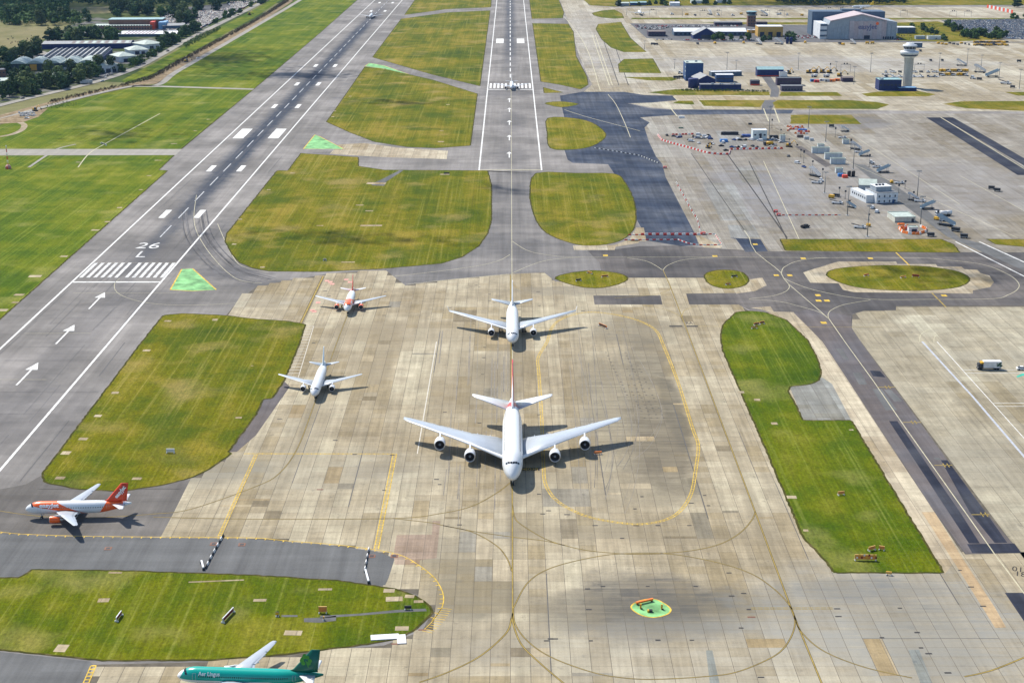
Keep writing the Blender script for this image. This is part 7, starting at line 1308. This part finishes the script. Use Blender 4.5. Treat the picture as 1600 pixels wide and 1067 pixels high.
for x, y, rz, lab, sc in ((1233, 230, 1.0, 'orange excavator at the end of the straight barrier row', 1.2), (1264, 115, 1.2, 'yellow excavator behind the plum blocks', 1.5), (1273.5, 114.5, 2.0, 'yellow excavator, first of the trio behind site cabins', 1.5), (1285.5, 114.5, 1.0, 'yellow excavator, second of the trio behind site cabins', 1.5), (1296, 115, 1.6, 'yellow excavator, third of the trio behind site cabins', 1.5), (1312, 120, 1.4, 'yellow excavator among orange plant by the plum hut', 1.5), (55, 174, 1.2, 'yellow excavator on the earth works by the loop track', 1.2), (291, 97, 2.0, 'excavator on the bank beside the perimeter track', 1.2), (390, 24, 1.0, 'orange excavator far along the bank', 1.3), (1106, 232, .3, 'orange lift working inside the barrier compound', 1.0), (1232, 116, .4, 'yellow digger right of the white store', 1.5)): place(DIG, (*G(x, y), .1), rz, lab, None, sc)
# contractor plant in the barrier compound
PL = [(1042, 212.5, 'black'), (1053, 214, 'grey'), (1092, 212, 'white'), (1106, 213, 'black'), (1110, 218, 'blue'), (1151, 219, 'white'), (1156, 220, 'black'), (1173, 219.5, 'white'), (1187, 221, 'white'), (1144, 231, 'blue'), (1152, 231, 'black'), (1162, 231, 'white'), (1176, 229.5, 'black'), (1182, 231, 'grey'), (1127, 229, 'black'), (1134, 236, 'black'), (1205, 220, 'pale blue'), (1232, 170 + 75, 'grey'), (1246, 256, 'white'), (1256, 262, 'blue'), (1130, 224, 'white'), (1142, 210, 'grey')]
for i, (x, y, k) in enumerate(PL): o = tag(link('site_vehicle', vm if k == 'white' else CARS[k]), f'{k} site vehicle inside the barrier compound by the contractor hut', 'vehicle', 'site vehicles in the compound'); o.location = (*G(x, y), Z_P + .01); o.rotation_euler.z = random.uniform(0, 6.2)
for x, y, w, d, h, m, lab, nm in ((1140, 211, 14, 2.5, 2.4, E_DARK, 'long black skip at the back of the compound', 'skip'), (1131, 222, 6, 4, 2.0, E_BLUE, 'bright blue sheeted stack in the compound', 'material_stack'), (1166, 214, 7, 4, 1.8, paint('tarp_blue', (.03, .07, .25)), 'dark blue sheeted stack left of the contractor hut', 'material_stack'), (1254, 205, 7, 3, 1.6, E_BLUE, 'blue roofed skip amid orange barriers', 'skip'), (1209, 217, 7, 2.6, 2.6, E_DARK, 'black container right of the contractor hut', 'container'), (1250, 215, 5, 3, 2, paint('rubble_brown', (.12, .09, .08)), 'brown rubble pile on the earth by the barriers', 'rubble_pile'), (1260, 218, 4, 3, 2.2, E_GREY, 'grey covered pile beside the brown rubble', 'material_stack'), (1268, 220, 3, 3, 1.8, E_GREY, 'small grey pile right of the brown rubble', 'material_stack'), (1065, 185, 5, 2, 1.6, E_WHITE, 'pale green and white boat shaped skip on the pale lane', 'skip'), (1064, 201, 4, 2, .8, paint('dull_green', (.06, .11, .07)), 'flat green cover on the apron', 'cover'), (1320, 278, 3.5, 3, 2, M_RED, 'dark red box by the pier shed corner', 'box'), (1313, 276, 3.5, 3, 2, E_BLUE, 'blue box by the black tanks', 'box'), (1408, 351.5, 4, 2, .8, P_ORANGE, 'orange pallet before the pier store', 'pallet'), (1172, 195, 3, 2, 1.2, E_DARK, 'dark crate by the service lane', 'crate')):
    b = MB(); b.box(0, 0, 0, w, d, h * .85, 0, 0, .96); b.box(0, 0, h * .85, w * 1.0, d * 1.02, h * .15, 0, 0, .9); b.box(-w * .3, 0, h, w * .2, d * .5, .15); b.box(w * .2, 0, h, w * .3, d * .6, .12); o = tag(b.build(nm, m), lab, nm.replace('_', ' ')); o.location = (*G(x, y), Z_P + .006)
for i, (x, y) in enumerate(((1270, 128), (1276, 129), (1284, 127), (1292, 128), (1300, 128), (1308, 127))): b = MB(); b.box(0, 0, 0, 5, 3, 2.3, 0, 0, .97); b.box(0, 0, 2.25, 5.2, 3.2, .18); b.box(-1, -1.52, .3, .9, .1, 1.8, mi=1); o = tag(b.build('site_cabin', [(E_BLUE, P_RED, E_WHITE, E_GREY, P_ORANGE, P_ORANGE)[i], DOORM]), ('blue', 'red', 'white', 'grey', 'first orange', 'second orange')[i] + ' site cabin in the yard behind the tower grass', 'cabin'); o.location = (*G(x, y), Z_P + .006); o.rotation_euler.z = random.uniform(-.1, .1)
rs = random.Random(5)
for i in range(26):
    k = rs.choice(('black', 'white', 'silver', 'grey', 'blue')); x, y = (rs.uniform(1060, 1170), rs.uniform(213, 231)) if i < 18 else (rs.uniform(1205, 1222), rs.uniform(214, 231))
    if x < 1105: y = 212 + (y - 212) * (x - 1040) / 75
    o = tag(link('site_vehicle', vm if k == 'white' and i % 2 else CARS[k]), f'{k} site vehicle inside the barrier compound by the contractor hut', 'vehicle', 'site vehicles in the compound'); o.location = (*G(x, y), Z_P + .01); o.rotation_euler.z = rs.uniform(0, 6.2)
row([(1236, 203), (1258, 203)], ('orange', 'red', 'white', 'red'), '{} barrier in the second row left of the blue roofed skip', 'second barrier row by the skip', 2.0, (1, 2, 1.5)); row([(1248, 207), (1264, 207)], ('red', 'orange', 'white'), '{} barrier in the third row under the blue roofed skip', 'third barrier row by the skip', 2.0, (1, 2, 1.4)); row([(1412, 360), (1420, 357.5)], ('orange', 'red'), '{} barrier heaped left of the pale site hut', 'barriers left of the site hut', 1.9, (1, 2, 1.6))
# signs and boards on the grass
def board(x0, y0, x1, y1, h, mats, name, lab, cat='sign'):
    a, c = G(x0, y0), G(x1, y1); L = math.hypot(c[0] - a[0], c[1] - a[1]); t_ = thing(name, lab, cat, (*a, Z_G), math.atan2(c[1] - a[1], c[0] - a[0])); h *= .72; p = add(t_, 'panel', mats[0], ('box', L / 2, 0, .35, L, .28, h)); add(p, 'face', mats[1], ('box', L / 2, -.16, .55, L * .9, .06, h * .72)); add(t_, 'post', E_WHITE, ('box', .15, 0, 0, .25, 1.1, .4)); add(t_, 'post', E_WHITE, ('box', L - .15, 0, 0, .25, 1.1, .4)); return t_
S_RED = paint('sign_dark_red', (0.16, 0.015, 0.02)); S_TAN = paint('sign_tan', (0.55, 0.33, 0.10), wear=.25); S_ORA = paint('sign_orange', (0.62, 0.22, 0.05), wear=.2)
board(182, 972, 190, 961, 1.5, (E_WHITE, S_RED), 'grass_sign', 'shorter red and white board on the mown grass ellipse'); board(348, 974, 365, 956, 1.6, (E_WHITE, S_RED), 'grass_sign', 'longer red and white board on the mown grass ellipse')
board(498, 958, 511, 958, 2.4, (S_TAN, S_ORA), 'direction_sign', 'tan direction sign with stem at the paved strip of the ellipse'); board(505, 969, 507, 969, 1.2, (E_YEL, S_TAN), 'sign_stem', 'small yellow stem below the tan direction sign', 'sign'); board(632, 952.5, 643, 952.5, 1.2, (E_DARK, E_DARK), 'cable_cabinet', 'black cabinet on the strip at the ellipse tip', 'cabinet'); board(431, 963, 436, 963, 1.4, (E_DARK, E_YEL), 'marker_light', 'dark and yellow light post left of the tan direction sign', 'marker')
board(1357, 861.5, 1367, 859, 1.5, (S_TAN, S_ORA), 'direction_sign', 'orange sign tilted left, upper pair on the long grass'); board(1373, 859, 1382, 860.5, 1.5, (S_TAN, S_ORA), 'direction_sign', 'orange sign tilted right, upper pair on the long grass')
w_ = board(1335, 875.5, 1369, 876, 2.2, (S_TAN, S_ORA), 'direction_sign', 'wide orange and cream lettered sign low on the long grass')
pp_ = [c for c in kids(w_) if c.name.startswith('panel')][0]
for i in range(9): add(pp_, 'letter_block', (P_WHITE, E_YEL, S_RED)[i % 3], ('box', .7 + i * .72, -.22, .7 + (i % 2) * .8, .5, .04, .6))
board(1178, 509, 1186, 508, 1.3, (S_ORA, E_DARK), 'grass_sign', 'dark orange sign at the round end of the long grass'); board(1187, 507, 1194, 506, 1.3, (S_ORA, E_DARK), 'grass_sign', 'second dark orange sign at the round end, beside the first'); board(1309, 774, 1319, 773, 1.4, (S_TAN, S_ORA), 'grass_sign', 'orange sign in the middle of the long grass'); board(1174, 514, 1183, 513.5, 1.0, (S_RED, S_TAN), 'grass_sign', 'low red tan sign just below the round end signs')
board(936, 509, 948, 514, 1.4, (S_ORA, E_DARK), 'apron_board', 'orange board lying in the yellow hatched loop', 'board'); board(928, 710, 940, 709.5, 1.0, (P_ORANGE, S_ORA), 'orange_block', 'orange block in the wing shadow of the double decker', 'block'); board(1425, 433, 1436, 434, 1.6, (S_ORA, S_RED), 'grass_sign', 'red brown sign on the stepped oval island'); board(1350, 432, 1357, 431, 1, (S_ORA, S_RED), 'grass_sign', 'small orange sign at the left of the stepped oval island'); board(1407, 435, 1415, 434, 1.1, (S_TAN, S_ORA), 'grass_sign', 'pale sign left of the red brown sign'); board(900, 440, 908, 439, 1.1, (E_DARK, E_DARK), 'grass_sign', 'dark sign at the left of the first oval'); board(940, 434, 950, 433, 1.1, (S_ORA, E_DARK), 'grass_sign', 'dark brown sign at the right of the first oval'); board(918, 427, 925, 429, 1.1, (S_TAN, S_ORA), 'grass_sign', 'tan sign at the top of the first oval'); board(1143, 434, 1152, 433, 1.1, (E_DARK, E_DARK), 'grass_sign', 'dark sign on the small second oval'); board(1134, 446, 1141, 445, 1.0, (E_DARK, S_ORA), 'grass_sign', 'small brown sign low on the second oval'); board(694, 273, 702, 273, 1.4, (E_DARK, E_DARK), 'grass_sign', 'dark cabinet on the centre grass near the north runway'); board(505, 408, 510, 408, 1.2, (E_WHITE, E_DARK), 'grass_sign', 'black and white marker at the foot of the centre grass')
board(1384, 898, 1393, 899, 1.1, (E_YEL, S_TAN), 'yellow_cone_stack', 'yellow stack at the lower edge of the long grass', 'stack')
board(260, 708, 273, 708, 1.8, (E_WHITE, E_WHITE), 'white_board', 'plain white board on the lower left grass', 'board')
board(158, 225, 166, 228, 1.2, (E_WHITE, E_DARK), 'field_marker', 'small pale marker on the left field beside the track', 'marker')
# aerial on the left field
t_ = thing('radio_mast', 'red and white lattice radio mast with pink hut on the left field', 'mast', (*G(13, 264), Z_G)); b = MB()
for i in range(6): b.tube((-.45 + i * .06, 0, 1 + i * 2.6), (.40 - i * .06, 0, 3.6 + i * 2.6), .08, .08, 5, i % 2); b.tube((.45 - i * .06, 0, 1 + i * 2.6), (-.40 + i * .06, 0, 3.6 + i * 2.6), .08, .08, 5, i % 2); b.tube((-.5 + i * .06, 0, 1 + i * 2.6), (-.44 + i * .06, 0, 3.6 + i * 2.6), .1, .1, 5, i % 2); b.tube((.5 - i * .06, 0, 1 + i * 2.6), (.44 - i * .06, 0, 3.6 + i * 2.6), .1, .1, 5, i % 2)
b.build('lattice', [P_RED, P_WHITE], t_); b = MB(); b.lathe([(2.1, 0), (2.0, 1.6), (1.2, 2.6), (.1, 2.9)], n=12); b.build('hut', paint('pinkish_hut', (.45, .22, .19)), t_); add(t_, 'door', M_RED, ('box', 0, -1.95, 0, 1, .3, 1.7))
# painted island in the stained bay
isl = over('painted_island', [(987, 951), (990, 943), (1005, 937), (1022, 936), (1035, 941), (1047, 950), (1046, 957), (1036, 962), (1020, 964.5), (1002, 961)], M_GREENP, Z_M, apron, 5, cover=False)
wI = catmull([G(*p) for p in [(987, 951), (990, 943), (1005, 937), (1022, 936), (1035, 941), (1047, 950), (1046, 957), (1036, 962), (1020, 964.5), (1002, 961)]], 5, True); line('island_border', wI + [wI[0]], .45, M_YELLOW, apron, False, z=Z_M + .006, world=True)
a, c = G(994, 945), G(1020, 939); L = math.hypot(c[0] - a[0], c[1] - a[1]); t_ = thing('island_barrier', 'low orange barrier beam across the painted green island', 'barrier', (*a, Z_M), math.atan2(c[1] - a[1], c[0] - a[0])); add(t_, 'beam', P_ORANGE, ('box', L / 2, 0, .35, L, .6, .55)); add(t_, 'foot', E_DARK, ('box', .4, 0, 0, .5, .5, .4)); add(t_, 'foot', E_DARK, ('box', L - .4, 0, 0, .5, .5, .4))
for x, y, lab in ((1001, 951, 'yellow orange post left of the black box on the island'), (1034, 952, 'yellow orange post right of the black box on the island')): t_ = thing('island_post', lab, 'post', (*G(x, y), Z_M)); add(t_, 'post', E_YEL, ('box', 0, 0, 0, .45, .35, 1.5)); add(t_, 'face', P_ORANGE, ('box', -.1, -.19, .2, .2, .06, 1.2)); add(t_, 'foot', E_DARK, ('box', .25, -.25, 0, .5, .5, .25))
t_ = thing('island_box', 'black box with yellow end on the painted green island', 'box', (*G(1015.5, 956), Z_M)); add(t_, 'box', E_DARK, ('box', .25, 0, 0, .9, .8, .7)); add(t_, 'end_panel', E_YEL, ('box', -.5, 0, 0, .5, .75, .66))
for x, y, lab in ((334, 850, 'square red edged frame left of the block line'), (378, 851, 'square red frame right of the block line'), (169, 857, 'red frame on the grey asphalt band'), (581, 869, 'rust frame near the short block line'), (616, 869, 'dark rust frame at the edge of the pink bay')): t_ = thing('manhole_frame', lab, 'manhole', (*G(x, y), Z_M)); add(t_, 'surround', paint('rust', (0.16, 0.065, 0.035)), ('box', 0, 0, 0, 2.2, 2.2, .06)); add(t_, 'cover', E_DARK, ('box', 0, 0, .06, 1.2, 1.2, .04))
# dishes and gear on the building site
for i in range(16): b = MB(); b.tube((0, 0, 0), (0, 0, 1.1), .55, .55, 10); b.tube((0, 0, 1.1), (0, 0, 1.3), .62, .62, 10); b.box(1.3, 0, 0, .9, .9, .7); o = tag(b.build('concrete_ring', E_WHITE if i % 2 else E_GREY), 'pale concrete ring stacked on the earth by the loop track', 'concrete ring', 'concrete rings by the loop track'); o.location = (*G(30 + (i % 8) * 3 + (i // 8) * 2, 178 + (i // 8) * 3.4 + random.uniform(-1, 1)), Z_G + .04); o.scale = (1.2,) * 3
o = tag(link('car', CARS['white']), 'white car parked by the concrete rings', 'car'); o.location = (*G(42, 186), Z_G + .04); o.rotation_euler.z = 1.4
o = tag(link('car', CARS['white']), 'white car on the perimeter track by the bank', 'car'); o.location = (*G(309, 92), Z_G + .04); o.rotation_euler.z = -.6
# ------------------------------------------------------------------ unseen clouds added overhead to shade parts of the ground
M_CLOUD = paint('shade_cloud_white', (0.80, 0.80, 0.80), 1, 0)
def shade_cloud(px, py, rx, ry, cover, alt=620):
    """a thin ragged cloud of loose quads, added out of view so that its shade falls round the ground point seen at (px, py)"""
    gx, gy = G(px, py); k = alt / -SUN_DIR.z; cx, cy = gx - SUN_DIR.x * k, gy - SUN_DIR.y * k; b = MB(); rnd = random.Random(int(px * 7 + py)); n = int(cover * rx * ry * 3.14 / 22)
    for _ in range(n):
        r, a = abs(rnd.gauss(0, .45)), rnd.uniform(0, 6.283); x, y, z = cx + rx * r * math.cos(a), cy + ry * r * math.sin(a), alt + rnd.uniform(-25, 25); s = rnd.uniform(1.6, 3.4); t = rnd.uniform(0, 6.28)
        tz = rnd.uniform(-.3, .3); b.quad([(x + s * math.cos(t + q), y + s * math.sin(t + q), z + tz * s * math.cos(q)) for q in (0, 1.57, 3.14, 4.71)])
    o = b.build('shade_cloud', M_CLOUD, None, 'stuff'); o['label'] = 'thin ragged cloud added out of view to shade the airfield'; return o
shade_cloud(90, 14, 420, 300, 0.55); shade_cloud(60, 110, 260, 170, 0.3); shade_cloud(345, 92, 90, 130, 0.75); shade_cloud(460, 118, 130, 60, 0.6); shade_cloud(540, 372, 120, 22, 0.28); shade_cloud(180, 210, 60, 60, 0.35); shade_cloud(1250, 6, 250, 160, 0.5); shade_cloud(795, 297, 26, 18, 0.45); shade_cloud(1500, 430, 90, 30, 0.3); shade_cloud(620, 160, 70, 30, 0.4)
# ------------------------------------------------------------------ the summer haze
b = MB(); b.box(0, 4100, -1.3, 12200, 9960, 206.5)
hz = b.build('haze', [], None, 'stuff'); mh = bpy.data.materials.new('haze_air'); mh.use_nodes = True; nt = mh.node_tree; nt.nodes.clear()
ho = nt.nodes.new('ShaderNodeOutputMaterial'); hv = nt.nodes.new('ShaderNodeVolumePrincipled'); nt.links.new(hv.outputs[0], ho.inputs['Volume'])
hv.inputs['Color'].default_value = (0.30, 0.55, 1.0, 1); hv.inputs['Density'].default_value = 0.000016; hv.inputs['Anisotropy'].default_value = 0.2
hz.data.materials.clear(); hz.data.materials.append(mh)
